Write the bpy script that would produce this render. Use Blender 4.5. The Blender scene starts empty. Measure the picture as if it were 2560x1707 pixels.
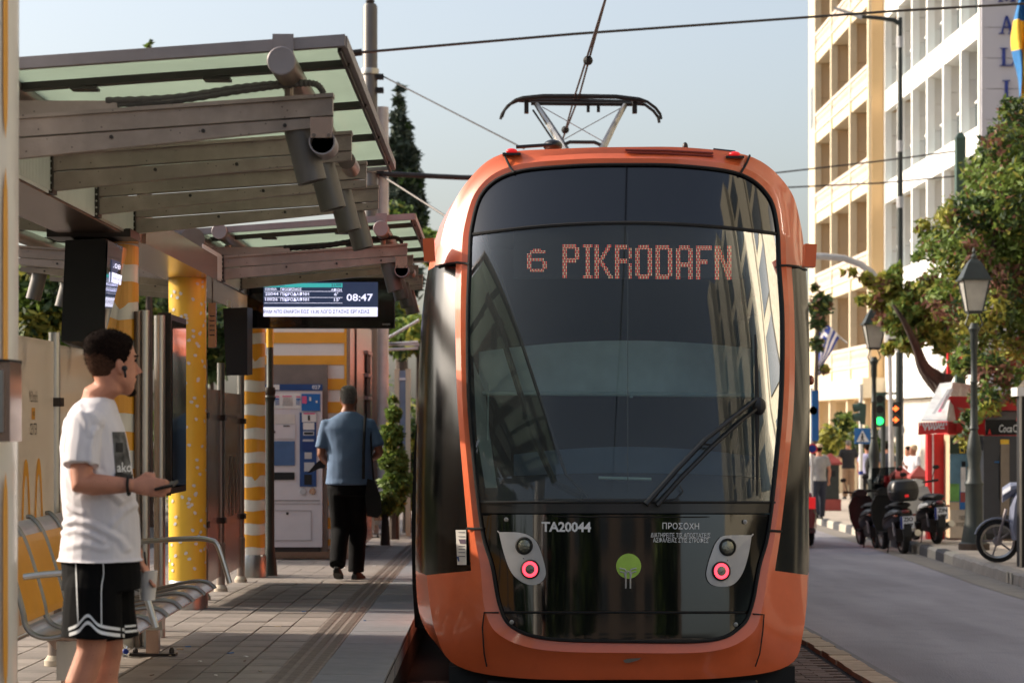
import bpy, math, random
from mathutils import Vector, Matrix
from mathutils.bvhtree import BVHTree
random.seed(7)
R = math.radians
S = bpy.context.scene
COL = S.collection
# ------------------------------------------------------------------ camera, world, sun
F, VX, HY, CZ = 5800.0, 1240.0, 1055.0, 1.75       # focal length in photo pixels, vanishing point, eye height
cam_d = bpy.data.cameras.new('camera'); cam = bpy.data.objects.new('camera', cam_d); COL.objects.link(cam)
cam.location = (0, 0, CZ); cam.rotation_euler = (R(90), 0, 0)
cam_d.sensor_width = 36; cam_d.lens = F / 2560 * 36
cam_d.shift_x = (1280 - VX) / 2560; cam_d.shift_y = (HY - 853.5) / 2560
cam_d.clip_start = .1; cam_d.clip_end = 1500
cam_d.dof.use_dof = True; cam_d.dof.focus_distance = 14.6; cam_d.dof.aperture_fstop = 4.5
S.camera = cam
SUN_EL, SUN_AZ = R(27), R(14)                     # azimuth: degrees beyond the left-hand normal of the street
sdir = Vector((-math.cos(SUN_EL) * math.cos(SUN_AZ), math.cos(SUN_EL) * math.sin(SUN_AZ), math.sin(SUN_EL)))
W = bpy.data.worlds.new('World'); S.world = W; W.use_nodes = True
nt = W.node_tree; nt.nodes.clear()
sky = nt.nodes.new('ShaderNodeTexSky'); sky.sky_type = 'NISHITA'; sky.sun_disc = False
sky.sun_elevation = SUN_EL; sky.sun_rotation = math.atan2(sdir.x, sdir.y)
sky.air_density = 1.0; sky.dust_density = 4.2; sky.ozone_density = 1.2; sky.altitude = 60
bg = nt.nodes.new('ShaderNodeBackground'); bg.inputs[1].default_value = .125
hsv = nt.nodes.new('ShaderNodeHueSaturation'); hsv.inputs['Saturation'].default_value = .66
out = nt.nodes.new('ShaderNodeOutputWorld')
nt.links.new(sky.outputs[0], hsv.inputs['Color']); nt.links.new(hsv.outputs[0], bg.inputs[0]); nt.links.new(bg.outputs[0], out.inputs[0])
sun_d = bpy.data.lights.new('sun', 'SUN'); sun = bpy.data.objects.new('sun', sun_d); COL.objects.link(sun)
sun_d.energy = 2.9; sun_d.angle = R(.55); sun_d.color = (1, .86, .70)
sun.rotation_euler = (-sdir).to_track_quat('-Z', 'Y').to_euler()
S.view_settings.view_transform = 'Standard'; S.view_settings.look = 'None'
S.view_settings.exposure = .96; S.view_settings.gamma = 1
# ------------------------------------------------------------------ coordinates
def P(px, py, Y): return Vector(((px - VX) * Y / F, Y, CZ - (py - HY) * Y / F))
OV = 2560 / 2352
def Q(ox, oy, Y): return P(ox * OV, oy * OV, Y)
def g(Y):                                          # street level: it falls away from the camera
    if Y < 0: return .157
    if Y <= 20: return -.0108 * (Y - 14.5)
    if Y <= 55: return -.0594 - .0183 * (Y - 20)
    return -.70 - .005 * (Y - 55)
PH = .33
def pz(Y): return g(Y) + PH
# ------------------------------------------------------------------ materials
def lin(c): return tuple(((v / 255) / 12.92 if v / 255 <= .04045 else ((v / 255 + .055) / 1.055) ** 2.4) for v in c[:3])
def mat(name, col, r=.6, m=0., var=.12, vs=6., bump=0., bs=60., coat=0., spots=None, emit=0., dirt=0., sx=(1, 1, 1), sat=None, trans=0., spec=.5, rv=.0):
    M = bpy.data.materials.new(name); M.use_nodes = True; n = M.node_tree; N = n.nodes; L = n.links
    b = N['Principled BSDF']; c = lin(col)
    b.inputs['Roughness'].default_value = r; b.inputs['Metallic'].default_value = m
    b.inputs['Coat Weight'].default_value = coat; b.inputs['Coat Roughness'].default_value = .04
    b.inputs['Specular IOR Level'].default_value = spec
    tc = N.new('ShaderNodeTexCoord'); mp = N.new('ShaderNodeMapping'); mp.inputs['Scale'].default_value = sx
    L.new(tc.outputs['Object'], mp.inputs[0])
    oi = N.new('ShaderNodeObjectInfo')
    nz = N.new('ShaderNodeTexNoise'); nz.inputs['Scale'].default_value = vs; nz.inputs['Detail'].default_value = 5
    L.new(mp.outputs[0], nz.inputs['Vector'])
    mx = N.new('ShaderNodeMix'); mx.data_type = 'RGBA'
    mx.inputs[6].default_value = (*[v * (1 - var) for v in c], 1); mx.inputs[7].default_value = (*[min(1, v * (1 + var)) for v in c], 1)
    mr = N.new('ShaderNodeMapRange'); mr.inputs[1].default_value = .3; mr.inputs[2].default_value = .7
    L.new(nz.outputs[0], mr.inputs[0]); L.new(mr.outputs[0], mx.inputs[0]); col_out = mx.outputs[2]
    if rv:
        h = N.new('ShaderNodeHueSaturation'); a = N.new('ShaderNodeMapRange'); a.inputs[3].default_value = 1 - rv; a.inputs[4].default_value = 1 + rv
        L.new(oi.outputs['Random'], a.inputs[0]); L.new(a.outputs[0], h.inputs['Value']); L.new(col_out, h.inputs['Color']); col_out = h.outputs[0]
    if spots:                                      # (scale, size, colour)
        v = N.new('ShaderNodeTexVoronoi'); v.inputs['Scale'].default_value = spots[0]; L.new(tc.outputs['Object'], v.inputs['Vector'])
        s = N.new('ShaderNodeMapRange'); s.inputs[1].default_value = spots[1] * .7; s.inputs[2].default_value = spots[1]; s.inputs[3].default_value = .75; s.inputs[4].default_value = 0
        L.new(v.outputs['Distance'], s.inputs[0]); q = N.new('ShaderNodeMix'); q.data_type = 'RGBA'; q.inputs[7].default_value = (*lin(spots[2]), 1)
        L.new(s.outputs[0], q.inputs[0]); L.new(col_out, q.inputs[6]); col_out = q.outputs[2]
    if dirt:
        d = N.new('ShaderNodeTexNoise'); d.inputs['Scale'].default_value = 2.3; d.inputs['Detail'].default_value = 9; d.inputs['Roughness'].default_value = .7
        L.new(tc.outputs['Object'], d.inputs['Vector']); s = N.new('ShaderNodeMapRange'); s.inputs[1].default_value = .5; s.inputs[2].default_value = .72; s.inputs[4].default_value = dirt
        L.new(d.outputs[0], s.inputs[0]); q = N.new('ShaderNodeMix'); q.data_type = 'RGBA'; q.inputs[7].default_value = (*[v * .45 for v in c], 1)
        L.new(s.outputs[0], q.inputs[0]); L.new(col_out, q.inputs[6]); col_out = q.outputs[2]
    L.new(col_out, b.inputs['Base Color'])
    if bump:
        n2 = N.new('ShaderNodeTexNoise'); n2.inputs['Scale'].default_value = bs; n2.inputs['Detail'].default_value = 4; L.new(mp.outputs[0], n2.inputs['Vector'])
        bp = N.new('ShaderNodeBump'); bp.inputs['Strength'].default_value = bump; bp.inputs['Distance'].default_value = .01
        L.new(n2.outputs[0], bp.inputs['Height']); L.new(bp.outputs[0], b.inputs['Normal'])
        if coat: L.new(bp.outputs[0], b.inputs['Coat Normal'])
    if emit: b.inputs['Emission Color'].default_value = (*c, 1); b.inputs['Emission Strength'].default_value = emit
    if trans:
        t = N.new('ShaderNodeBsdfTranslucent'); t.inputs[0].default_value = (*c, 1); ms = N.new('ShaderNodeMixShader'); ms.inputs[0].default_value = trans
        L.new(col_out, t.inputs[0]); L.new(b.outputs[0], ms.inputs[1]); L.new(t.outputs[0], ms.inputs[2]); L.new(ms.outputs[0], N['Material Output'].inputs[0])
    return M
def glass(name, tint, ior=1.5, rough=0., bump=0., bs=3., mixmul=1., film=0.):
    M = bpy.data.materials.new(name); M.use_nodes = True; n = M.node_tree; N = n.nodes; L = n.links
    N.remove(N['Principled BSDF']); t = N.new('ShaderNodeBsdfTransparent'); t.inputs[0].default_value = (*tint, 1)
    gl = N.new('ShaderNodeBsdfGlossy'); gl.inputs['Roughness'].default_value = rough; gl.inputs[0].default_value = (.95, .97, 1, 1)
    f = N.new('ShaderNodeFresnel'); f.inputs[0].default_value = ior; ms = N.new('ShaderNodeMixShader'); mu = N.new('ShaderNodeMath'); mu.operation = 'MULTIPLY'; mu.inputs[1].default_value = mixmul; mu.use_clamp = True
    L.new(f.outputs[0], mu.inputs[0]); L.new(mu.outputs[0], ms.inputs[0]); L.new(t.outputs[0], ms.inputs[1]); L.new(gl.outputs[0], ms.inputs[2]); L.new(ms.outputs[0], N['Material Output'].inputs[0])
    if film:                                       # thin uneven diffuse film: wiper smears plus a painted-in teal haze
        tc2 = N.new('ShaderNodeTexCoord'); z2 = N.new('ShaderNodeTexNoise'); z2.inputs['Scale'].default_value = 1.7; z2.inputs['Detail'].default_value = 8; L.new(tc2.outputs['Object'], z2.inputs['Vector'])
        mr2 = N.new('ShaderNodeMapRange'); mr2.inputs[3].default_value = film * .5; mr2.inputs[4].default_value = film * 1.5; L.new(z2.outputs[0], mr2.inputs[0])
        df = N.new('ShaderNodeBsdfDiffuse'); df.inputs[0].default_value = (.52, .60, .60, 1); m2 = N.new('ShaderNodeMixShader'); L.new(mr2.outputs[0], m2.inputs[0]); L.new(ms.outputs[0], m2.inputs[1]); L.new(df.outputs[0], m2.inputs[2]); L.new(m2.outputs[0], N['Material Output'].inputs[0])
    if bump:
        tc = N.new('ShaderNodeTexCoord'); z = N.new('ShaderNodeTexNoise'); z.inputs['Scale'].default_value = bs; L.new(tc.outputs['Object'], z.inputs['Vector'])
        bp = N.new('ShaderNodeBump'); bp.inputs['Strength'].default_value = bump; bp.inputs['Distance'].default_value = .02; L.new(z.outputs[0], bp.inputs['Height'])
        L.new(bp.outputs[0], gl.inputs['Normal']); L.new(bp.outputs[0], f.inputs['Normal'])
    return M
M = {}
M['asphalt'] = mat('asphalt', (142, 139, 145), .85, var=.22, vs=1.6, bump=.5, bs=90, sx=(1, .14, 1), spots=(60, .16, (140, 138, 132)), dirt=.25)
M['ground'] = mat('ground', (120, 112, 100), .9, var=.2, vs=.4)
M['pave'] = mat('pavement', (176, 164, 150), .85, var=.15, vs=1.5, bump=.2, dirt=.4)
M['slab'] = mat('platform_slab', (138, 129, 121), .72, var=.2, vs=4, bump=.4, bs=30, dirt=.65, sx=(1, 6, 1), rv=.2)
M['joint'] = mat('joint', (26, 23, 22), .95)
M['edge'] = mat('edge_concrete', (122, 123, 127), .8, var=.12, vs=9, bump=.5, bs=120, dirt=.3, rv=.04)
M['brick'] = mat('track_paver', (96, 80, 74), .8, var=.3, vs=9, bump=.3, rv=.28)
M['border'] = mat('border_stone', (176, 158, 136), .85, var=.25, vs=5, bump=.5, bs=18, dirt=.8, rv=.15)
M['kerb'] = mat('kerb_stone', (150, 145, 138), .85, var=.18, vs=4, bump=.3, dirt=.5, rv=.1)
M['kerb_black'] = mat('kerb_black', (64, 64, 68), .8, dirt=.2)
M['kerb_white'] = mat('kerb_white', (178, 172, 158), .8, dirt=.7)
M['steel'] = mat('brushed_steel', (178, 175, 170), .3, .85, var=.07, vs=9, sx=(1, 1, .3), bump=.03, dirt=.2)
M['rib'] = mat('rib_steel', (128, 125, 120), .34, .8, dirt=.25)
M['beam'] = mat('weathered_beam', (150, 136, 126), .42, .2, var=.28, vs=5, bump=.12, bs=90, spots=(24, .12, (70, 56, 50)), dirt=.45, rv=.06)
M['tube'] = mat('canopy_tube', (122, 108, 98), .34, .55, var=.15, vs=6, spots=(30, .07, (84, 60, 46)))
M['lampcyl'] = mat('grey_cylinder', (96, 92, 88), .45, .3, var=.06)
M['dark'] = mat('dark_metal', (52, 46, 44), .45, .4)
M['black'] = mat('black_plastic', (20, 20, 21), .35, var=.1)
M['matblack'] = mat('matt_black', (15, 15, 16), .7)
M['fascia'] = mat('fascia_metal', (140, 132, 132), .45, .25, var=.12, spots=(40, .08, (96, 86, 82)))
M['cglass'] = mat('canopy_glass', (196, 206, 194), .12, var=.05, vs=1.2, trans=.75, coat=.4)
M['white'] = mat('white_paint', (214, 212, 206), .55, var=.05, dirt=.12)
M['wrapwhite'] = mat('wrap_white', (222, 218, 210), .35, var=.03, coat=.2)
M['wrapyellow'] = mat('wrap_yellow', (226, 158, 44), .38, var=.05, coat=.2)
M['wraplemon'] = mat('wrap_lemon', (238, 190, 62), .38, var=.04, coat=.2)
M['frost'] = mat('frosted_panel', (206, 196, 184), .3, .0, var=.06, vs=1.5, trans=.3, coat=.3)
M['copper'] = mat('polished_steel_panel', (176, 150, 136), .24, .75, var=.08, vs=3, sx=(1, 1, .2), bump=.06, bs=6)
M['orange'] = mat('orange_paint', (216, 100, 56), .36, 0, var=.08, vs=2, coat=.6, bump=.03, bs=5, dirt=.22)
M['sideglass'] = mat('side_glass', (8, 9, 10), .18, var=.1, spec=.35, bump=.02, bs=2)
M['gloss'] = mat('gloss_black', (13, 14, 17), .06, var=.1, coat=1., bump=.03, bs=2.2)
M['header'] = mat('header_glass', (16, 18, 22), .05, coat=1., bump=.03, bs=1.8)
M['rubber'] = mat('rubber', (16, 15, 15), .75)
M['screenglass'] = glass('windscreen_glass', (.74, .84, .84), 1.5, bump=.10, bs=.9, mixmul=.9, film=.05)
M['clear'] = glass('clear_glass', (.93, .95, .93), 1.45)
M['smoke'] = glass('smoked_glass', (.35, .38, .38), 1.5)
M['partition'] = mat('partition_grey', (196, 214, 210), .6)
M['officeblk'] = mat('office_render', (168, 162, 144), .8)
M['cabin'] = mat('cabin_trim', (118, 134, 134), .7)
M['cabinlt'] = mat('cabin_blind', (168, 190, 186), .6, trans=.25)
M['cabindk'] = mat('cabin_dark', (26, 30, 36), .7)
M['lampgrey'] = mat('lamp_housing', (176, 176, 178), .3, coat=.5)
M['redled'] = mat('red_led', (255, 62, 78), .4, emit=1.6)
M['redglow'] = mat('red_marker', (190, 30, 32), .3, emit=.45)
M['lens'] = mat('lamp_lens', (120, 122, 110), .12, .6, coat=1., bump=.5, bs=70)
M['amber'] = mat('amber_lens', (150, 72, 40), .15, .3, coat=1., bump=.4, bs=60)
M['letter'] = mat('silver_letters', (186, 186, 188), .5)
M['letterw'] = mat('white_letters', (224, 226, 228), .5)
M['lime'] = mat('lime_print', (160, 200, 78), .45)
M['ledr'] = mat('led_red', (255, 84, 66), .5, emit=.6)
M['ledw'] = mat('led_pale', (250, 205, 165), .5, emit=.45)
M['green'] = mat('dark_green_paint', (52, 76, 66), .5)
M['iron'] = mat('green_black_iron', (48, 54, 52), .5, .2, var=.15)
M['teal'] = mat('teal_print', (60, 165, 165), .5, emit=.55)
M['scr'] = mat('screen_navy', (42, 52, 76), .4, emit=.55)
M['scrw'] = mat('screen_white', (216, 216, 240), .5, emit=.75)
M['machine'] = mat('machine_white', (206, 198, 198), .4, var=.03)
M['blue'] = mat('blue_panel', (30, 100, 165), .45)
M['navy'] = mat('navy_panel', (28, 66, 120), .45)
M['pink'] = mat('pink_print', (214, 90, 130), .5)
M['skin'] = mat('skin', (190, 130, 104), .6, var=.14, vs=14, bump=.12, bs=160, spots=(38, .10, (150, 84, 68)))
M['skin2'] = mat('tanned_skin', (150, 98, 74), .5, var=.06)
M['hair'] = mat('brown_hair', (30, 21, 17), .95, var=.4, vs=70, bump=.6, bs=240, spec=.08)
M['fade'] = mat('cropped_hair', (74, 52, 40), .95, var=.3, vs=90, bump=.5, bs=260, spec=.08)
M['greyhair'] = mat('grey_hair', (112, 108, 104), .85, var=.3, vs=60, bump=.8, bs=200)
M['tee'] = mat('white_cotton', (216, 213, 218), .9, var=.03, bump=.9, bs=7, sx=(1, 1, .7))
M['shorts'] = mat('black_sport_cloth', (11, 11, 12), .9, var=.2, spec=.15)
M['polo'] = mat('blue_cotton', (98, 122, 154), .85, var=.08, bump=.1)
M['trouser'] = mat('black_trousers', (14, 14, 16), .9, spec=.2, bump=.8, bs=9, sx=(1, 1, .5))
M['red'] = mat('red_paint', (206, 34, 40), .45)
M['brickred'] = mat('brick_red_paint', (150, 66, 60), .6)
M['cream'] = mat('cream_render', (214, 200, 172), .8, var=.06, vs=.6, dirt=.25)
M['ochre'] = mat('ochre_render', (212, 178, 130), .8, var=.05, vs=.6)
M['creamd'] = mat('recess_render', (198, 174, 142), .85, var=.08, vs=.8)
M['bwhite'] = mat('white_building_render', (238, 236, 230), .7, var=.03, vs=.5)
M['bpanel'] = mat('partition_panel', (224, 218, 210), .7, var=.05, vs=1, rv=.03)
M['bwall'] = mat('wall_panel', (202, 198, 204), .6, var=.04, vs=.8, rv=.02)
M['bglass'] = glass('railing_glass', (.62, .72, .74), 1.5, mixmul=1.2)
M['wglass'] = mat('window_glass', (48, 58, 62), .08, coat=1.)
M['baluster'] = mat('baluster', (208, 192, 178), .8)
M['letblue'] = mat('blue_letter', (34, 58, 140), .4)
M['bark'] = mat('bark', (74, 62, 54), .9, var=.35, vs=5, bump=1., bs=14, sx=(1, 1, .25))
M['leaf1'] = mat('leaf_green', (112, 134, 62), .6, var=.35, vs=3, trans=.35)
M['leaf2'] = mat('leaf_dark', (52, 74, 36), .6, var=.3, vs=3, trans=.3)
M['leaf3'] = mat('leaf_yellow', (160, 158, 72), .6, var=.3, vs=3, trans=.4)
M['leaf4'] = mat('leaf_rust', (128, 88, 74), .7, var=.3, vs=3, trans=.3)
M['leaf5'] = mat('leaf_cypress', (58, 70, 58), .8, var=.3, vs=3, trans=.1)
M['flagb'] = mat('flag_blue', (44, 66, 150), .8, trans=.3)
M['flagw'] = mat('flag_white', (226, 222, 222), .8, trans=.3)
M['flagy'] = mat('flag_yellow', (248, 206, 76), .8, trans=.3)
M['flagu'] = mat('flag_sky_blue', (56, 128, 190), .8, trans=.3)
M['lampglass'] = mat('lantern_glass', (196, 194, 186), .5, trans=.4)
M['greensig'] = mat('green_signal', (40, 230, 110), .4, emit=1.6)
M['orangesig'] = mat('orange_signal', (255, 110, 50), .4, emit=1.6)
M['maroon'] = mat('maroon_paint', (110, 24, 26), .25, coat=1.)
M['plate'] = mat('number_plate', (210, 214, 220), .5)
M['tin'] = mat('crumpled_paper', (226, 222, 220), .8)
M['concrete'] = mat('concrete_foot', (196, 182, 162), .85, dirt=.4)
M['paper'] = mat('print_paper', (220, 214, 206), .6)
M['greyprint'] = mat('grey_print', (92, 92, 92), .8, var=.85, vs=16)
M['darkprint'] = mat('dark_print', (26, 26, 28), .8)
# ------------------------------------------------------------------ mesh builder
class MB:
    def __init__(s): s.v = []; s.f = []; s.m = []; s.cur = 0
    def add(s, vs, fs):
        o = len(s.v); s.v += [Vector(v) for v in vs]; s.f += [[i + o for i in f] for f in fs]; s.m += [s.cur] * len(fs); return s
    def box(s, c, d, rz=0, rx=0, ry=0):
        m = Matrix.Rotation(rz, 3, 'Z') @ Matrix.Rotation(rx, 3, 'X') @ Matrix.Rotation(ry, 3, 'Y'); c = Vector(c)
        vs = [c + m @ Vector((x * d[0] / 2, y * d[1] / 2, z * d[2] / 2)) for x in (-1, 1) for y in (-1, 1) for z in (-1, 1)]
        return s.add(vs, [(0, 1, 3, 2), (4, 6, 7, 5), (0, 4, 5, 1), (2, 3, 7, 6), (0, 2, 6, 4), (1, 5, 7, 3)])
    def bb(s, x0, x1, y0, y1, z0, z1): return s.box(((x0 + x1) / 2, (y0 + y1) / 2, (z0 + z1) / 2), (abs(x1 - x0), abs(y1 - y0), abs(z1 - z0)))
    def hexa(s, a, b): n = len(a); return s.add(list(a) + list(b), [tuple(range(n))[::-1], tuple(range(n, 2 * n))] + [(i, (i + 1) % n, (i + 1) % n + n, i + n) for i in range(n)])
    def prism(s, poly, d): d = Vector(d); a = [Vector(p) for p in poly]; return s.hexa(a, [p + d for p in a])
    def rings(s, rs, caps=True, closed=True):
        n = len(rs[0]); o = len(s.v)
        for r in rs: s.v += [Vector(p) for p in r]
        for k in range(len(rs) - 1):
            for i in range(n if closed else n - 1):
                j = (i + 1) % n; s.f.append([o + k * n + i, o + k * n + j, o + (k + 1) * n + j, o + (k + 1) * n + i]); s.m.append(s.cur)
        if caps:
            s.f.append([o + i for i in range(n)][::-1]); s.m.append(s.cur); s.f.append([o + (len(rs) - 1) * n + i for i in range(n)]); s.m.append(s.cur)
        return s
    def tube(s, pts, r, n=10, caps=True, flat=1.):
        pts = [Vector(p) for p in pts]; rr = r if isinstance(r, (list, tuple)) else [r] * len(pts); rs = []; up = None
        for k, p in enumerate(pts):
            t = (pts[min(k + 1, len(pts) - 1)] - pts[max(k - 1, 0)])
            if t.length < 1e-9: t = Vector((0, 0, 1))
            t.normalize()
            if up is None: up = Vector((0, 0, 1)) if abs(t.z) < .9 else Vector((0, 1, 0))
            a = (up - t * up.dot(t)).normalized(); up = a; b = t.cross(a)
            rs.append([p + (a * math.cos(2 * math.pi * i / n) * rr[k] * flat + b * math.sin(2 * math.pi * i / n) * rr[k]) for i in range(n)])
        return s.rings(rs, caps)
    def lathe(s, prof, c=(0, 0, 0), n=20, axis='Z', caps=True):
        c = Vector(c); rs = []
        for r, h in prof:
            ring = []
            for i in range(n):
                a = 2 * math.pi * i / n; x, y = math.cos(a) * r, math.sin(a) * r
                ring.append(c + (Vector((x, y, h)) if axis == 'Z' else Vector((x, h, y)) if axis == 'Y' else Vector((h, x, y))))
            rs.append(ring)
        return s.rings(rs, caps)
    def ball(s, c, r, n=10):
        r = r if isinstance(r, (tuple, list)) else (r, r, r); c = Vector(c); rs = []
        for k in range(1, n):
            a = math.pi * k / n; rs.append([c + Vector((r[0] * math.sin(a) * math.cos(2 * math.pi * i / (n + 4)), r[1] * math.sin(a) * math.sin(2 * math.pi * i / (n + 4)), -r[2] * math.cos(a))) for i in range(n + 4)])
        return s.rings(rs)
    def grid(s, pts, thick=None):                 # rows of points, open sheet; thick: vector giving real thickness
        n = len(pts[0]); o = len(s.v); rows = len(pts)
        for r in pts: s.v += [Vector(p) for p in r]
        q = [[o + k * n + i, o + k * n + i + 1, o + (k + 1) * n + i + 1, o + (k + 1) * n + i] for k in range(rows - 1) for i in range(n - 1)]
        s.f += q; s.m += [s.cur] * len(q)
        if thick is not None:
            d = Vector(thick); o2 = len(s.v); 
            for r in pts: s.v += [Vector(p) + d for p in r]
            q2 = [[i + o2 - o for i in f][::-1] for f in q]; s.f += q2; s.m += [s.cur] * len(q2)
            bd = [o + i for i in range(n)] + [o + k * n + n - 1 for k in range(1, rows)] + [o + (rows - 1) * n + i for i in range(n - 2, -1, -1)] + [o + k * n for k in range(rows - 2, 0, -1)]
            for a, b in zip(bd, bd[1:] + bd[:1]): s.f.append([b, a, a + o2 - o, b + o2 - o]); s.m.append(s.cur)
        return s
    def build(s, name, mats, parent=None, smooth=False, org=None):
        if not isinstance(mats, (list, tuple)): mats = [mats]
        xs = [v.x for v in s.v]; ys = [v.y for v in s.v]; zs = [v.z for v in s.v]
        c = Vector(org) if org is not None else Vector(((min(xs) + max(xs)) / 2, (min(ys) + max(ys)) / 2, min(zs)))
        me = bpy.data.meshes.new(name); me.from_pydata([v - c for v in s.v], [], s.f)
        for k in mats: me.materials.append(M[k] if isinstance(k, str) else k)
        me.polygons.foreach_set('material_index', s.m)
        if smooth: me.shade_smooth() if hasattr(me, 'shade_smooth') else None
        me.validate(); me.update()
        if smooth is True: pass
        o = bpy.data.objects.new(name, me); COL.objects.link(o)
        o.location = c - (wloc(parent) if parent else Vector()); o.parent = parent
        if smooth == 'auto': autosmooth(o)
        return o
def autosmooth(o, ang=35):
    me = o.data; import bmesh
    b = bmesh.new(); b.from_mesh(me)
    bmesh.ops.recalc_face_normals(b, faces=b.faces)
    for f in b.faces: f.smooth = True
    for e in b.edges:
        if len(e.link_faces) == 2 and e.calc_face_angle(0) > R(ang): e.smooth = False
    b.to_mesh(me); b.free()
def wloc(o):
    v = Vector()
    while o: v += o.location; o = o.parent
    return v
def tag(o, label=None, cat=None, group=None, kind=None):
    if label: o['label'] = label
    if cat: o['category'] = cat
    if group: o['group'] = group
    if kind: o['kind'] = kind
    return o
def thing(name, label, cat, loc=(0, 0, 0), group=None):
    o = bpy.data.objects.new(name, None); COL.objects.link(o); o.location = loc; o.empty_display_size = .2
    return tag(o, label, cat, group)
KIDS = lambda o: [c for c in bpy.data.objects if c.parent == o]
def copy_tree(o, loc=None, rz=None, label=None, scale=None):
    kids = {}
    for c in bpy.data.objects:
        if c.parent: kids.setdefault(c.parent.name, []).append(c)
    def rec(a, par):
        c = a.copy(); COL.objects.link(c); c.parent = par
        for k in kids.get(a.name, []): rec(k, c)
        return c
    r = rec(o, None)
    if loc is not None: r.location = loc
    if rz is not None: r.rotation_euler.z = rz
    if label: r['label'] = label
    if scale: r.scale = (scale,) * 3
    return r
_tc = {}
def text2d(s, bold=0., space=1.):
    k = (s, bold, space)
    if k in _tc: return _tc[k]
    cu = bpy.data.curves.new('t', 'FONT'); cu.body = s; cu.size = 1; cu.offset = bold; cu.space_character = space; cu.resolution_u = 2
    ob = bpy.data.objects.new('t', cu); COL.objects.link(ob); dg = bpy.context.evaluated_depsgraph_get()
    me = bpy.data.meshes.new_from_object(ob.evaluated_get(dg)); vs = [v.co.copy() for v in me.vertices]; fs = [list(p.vertices) for p in me.polygons]
    bpy.data.objects.remove(ob); bpy.data.curves.remove(cu); bpy.data.meshes.remove(me)
    if not vs: return [], []
    x0 = min(v.x for v in vs); x1 = max(v.x for v in vs); y0 = min(v.y for v in vs); y1 = max(v.y for v in vs)
    vs = [((v.x - x0) / (x1 - x0), (v.y - y0) / (y1 - y0)) for v in vs]; _tc[k] = (vs, fs); return vs, fs
def put_text(name, s, fn, m, parent, bold=.0, space=1., mb=None):   # fn(u, v) -> point on the carrying surface
    vs, fs = text2d(s, bold, space); b = mb or MB()
    if vs: b.add([fn(u, v) for u, v in vs], fs)
    return b if mb else b.build(name, m, parent)
def flat(a, ux, uz): a = Vector(a); ux = Vector(ux); uz = Vector(uz); return lambda u, v: a + ux * u + uz * v
def crom(pts, k=6, closed=True):
    n = len(pts); out = []
    for i in range(n if closed else n - 1):
        p0, p1, p2, p3 = [pts[(i + d) % n] if closed else pts[max(0, min(n - 1, i + d))] for d in (-1, 0, 1, 2)]
        for j in range(k):
            t = j / k; out.append(tuple(.5 * (2 * b + (c - a) * t + (2 * a - 5 * b + 4 * c - d) * t * t + (3 * b - a - 3 * c + d) * t ** 3) for a, b, c, d in zip(p0, p1, p2, p3)))
    if not closed: out.append(tuple(pts[-1]))
    return out
# ------------------------------------------------------------------ ground, road, platform
YS = [-120, -60, -20, 0, 5, 10, 12, 14.5, 17, 20, 24, 28, 32, 36, 40, 45, 50, 55, 65, 80, 100, 140, 200]
def strip(name, x0, x1, dz, m, ys=YS, label=None):
    b = MB(); f0 = x0 if callable(x0) else (lambda y: x0); f1 = x1 if callable(x1) else (lambda y: x1)
    b.grid([[(f0(y), y, g(y) + dz), (f1(y), y, g(y) + dz)] for y in ys]); o = b.build(name, m); return tag(o, kind='structure')
b = MB(); b.grid([[(x, y, g(max(-60, min(y, 200))) - .03) for x in (-900, -60, 60, 900)] for y in [-400] + YS + [1200]]); tag(b.build('ground', 'ground'), kind='structure')
def kx(Y):
    pts = [(-200, 5.6), (18, 5.85), (27, 6.15), (36, 6.72), (45, 7.2), (55, 7.7), (80, 8.6), (200, 9)]
    for (a, xa), (c, xc) in zip(pts, pts[1:]):
        if a <= Y <= c: return xa + (xc - xa) * (Y - a) / (c - a)
    return 9
strip('road', 2.76, kx, 0, 'asphalt')
strip('gutter', 2.70, 2.758, .004, mat('gutter', (112, 110, 112), .8))
tb = strip('track_bed', -.62, 2.52, -.02, 'joint')
sd = strip('pavement', lambda y: kx(y) + .16, 16, .16, 'pave')
GT = strip('gutter_right', lambda y: kx(y) - .45, lambda y: kx(y) + .02, .004, mat('gutter_right', (132, 126, 118), .85, dirt=.5))
# road furniture: patch repairs, seams, covers
rdp = bpy.data.objects['road']
# rails set in the paved track bed
for x in (.79 - .72, .79 + .72):
    b = MB(); b.grid([[(x - .03, y, g(y) + .004), (x + .03, y, g(y) + .004)] for y in YS if y > -30]); b.build('rail', 'steel', tb)
# pavers: X 2.12..2.5 beside the tram, plus the strip seen under the nose
bm_ = MB(); bm_.box((0, 0, -.02), (.192, .092, .04)); pav = bm_.build('paver', 'brick', tb, org=(0, 0, 0)); pav_me = pav.data
first = True; n = 0
def place(me, name, par, x, y, z, rz=0., tilt=0.):
    o = bpy.data.objects.new(name, me); COL.objects.link(o); o.parent = par; o.location = Vector((x, y, z)) - wloc(par); o.rotation_euler = (tilt, 0, rz); return o
bpy.data.objects.remove(pav)
row = 0; y = 12.3
while y < 19.5:
    for k in range(3):
        x = 2.13 + k * .2 - (row % 2) * .1
        if x + .1 < 2.53 and n < 260: place(pav_me, 'paver', tb, x, y, g(y) + .012 + random.uniform(-.003, .003), random.uniform(-.02, .02), -.0108); n += 1
    y += .1; row += 1
b = MB()
for r_ in range(34):
    for k in range(9):
        yy = 12.4 + r_ * .1; xx = -.5 + k * .2 + (r_ % 2) * .1
        b.box((xx, yy, g(yy) - .01 + random.uniform(-.003, .003)), (.192, .092, .04))
tag(b.build('paver_field', 'brick', tb), kind='stuff')
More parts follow.
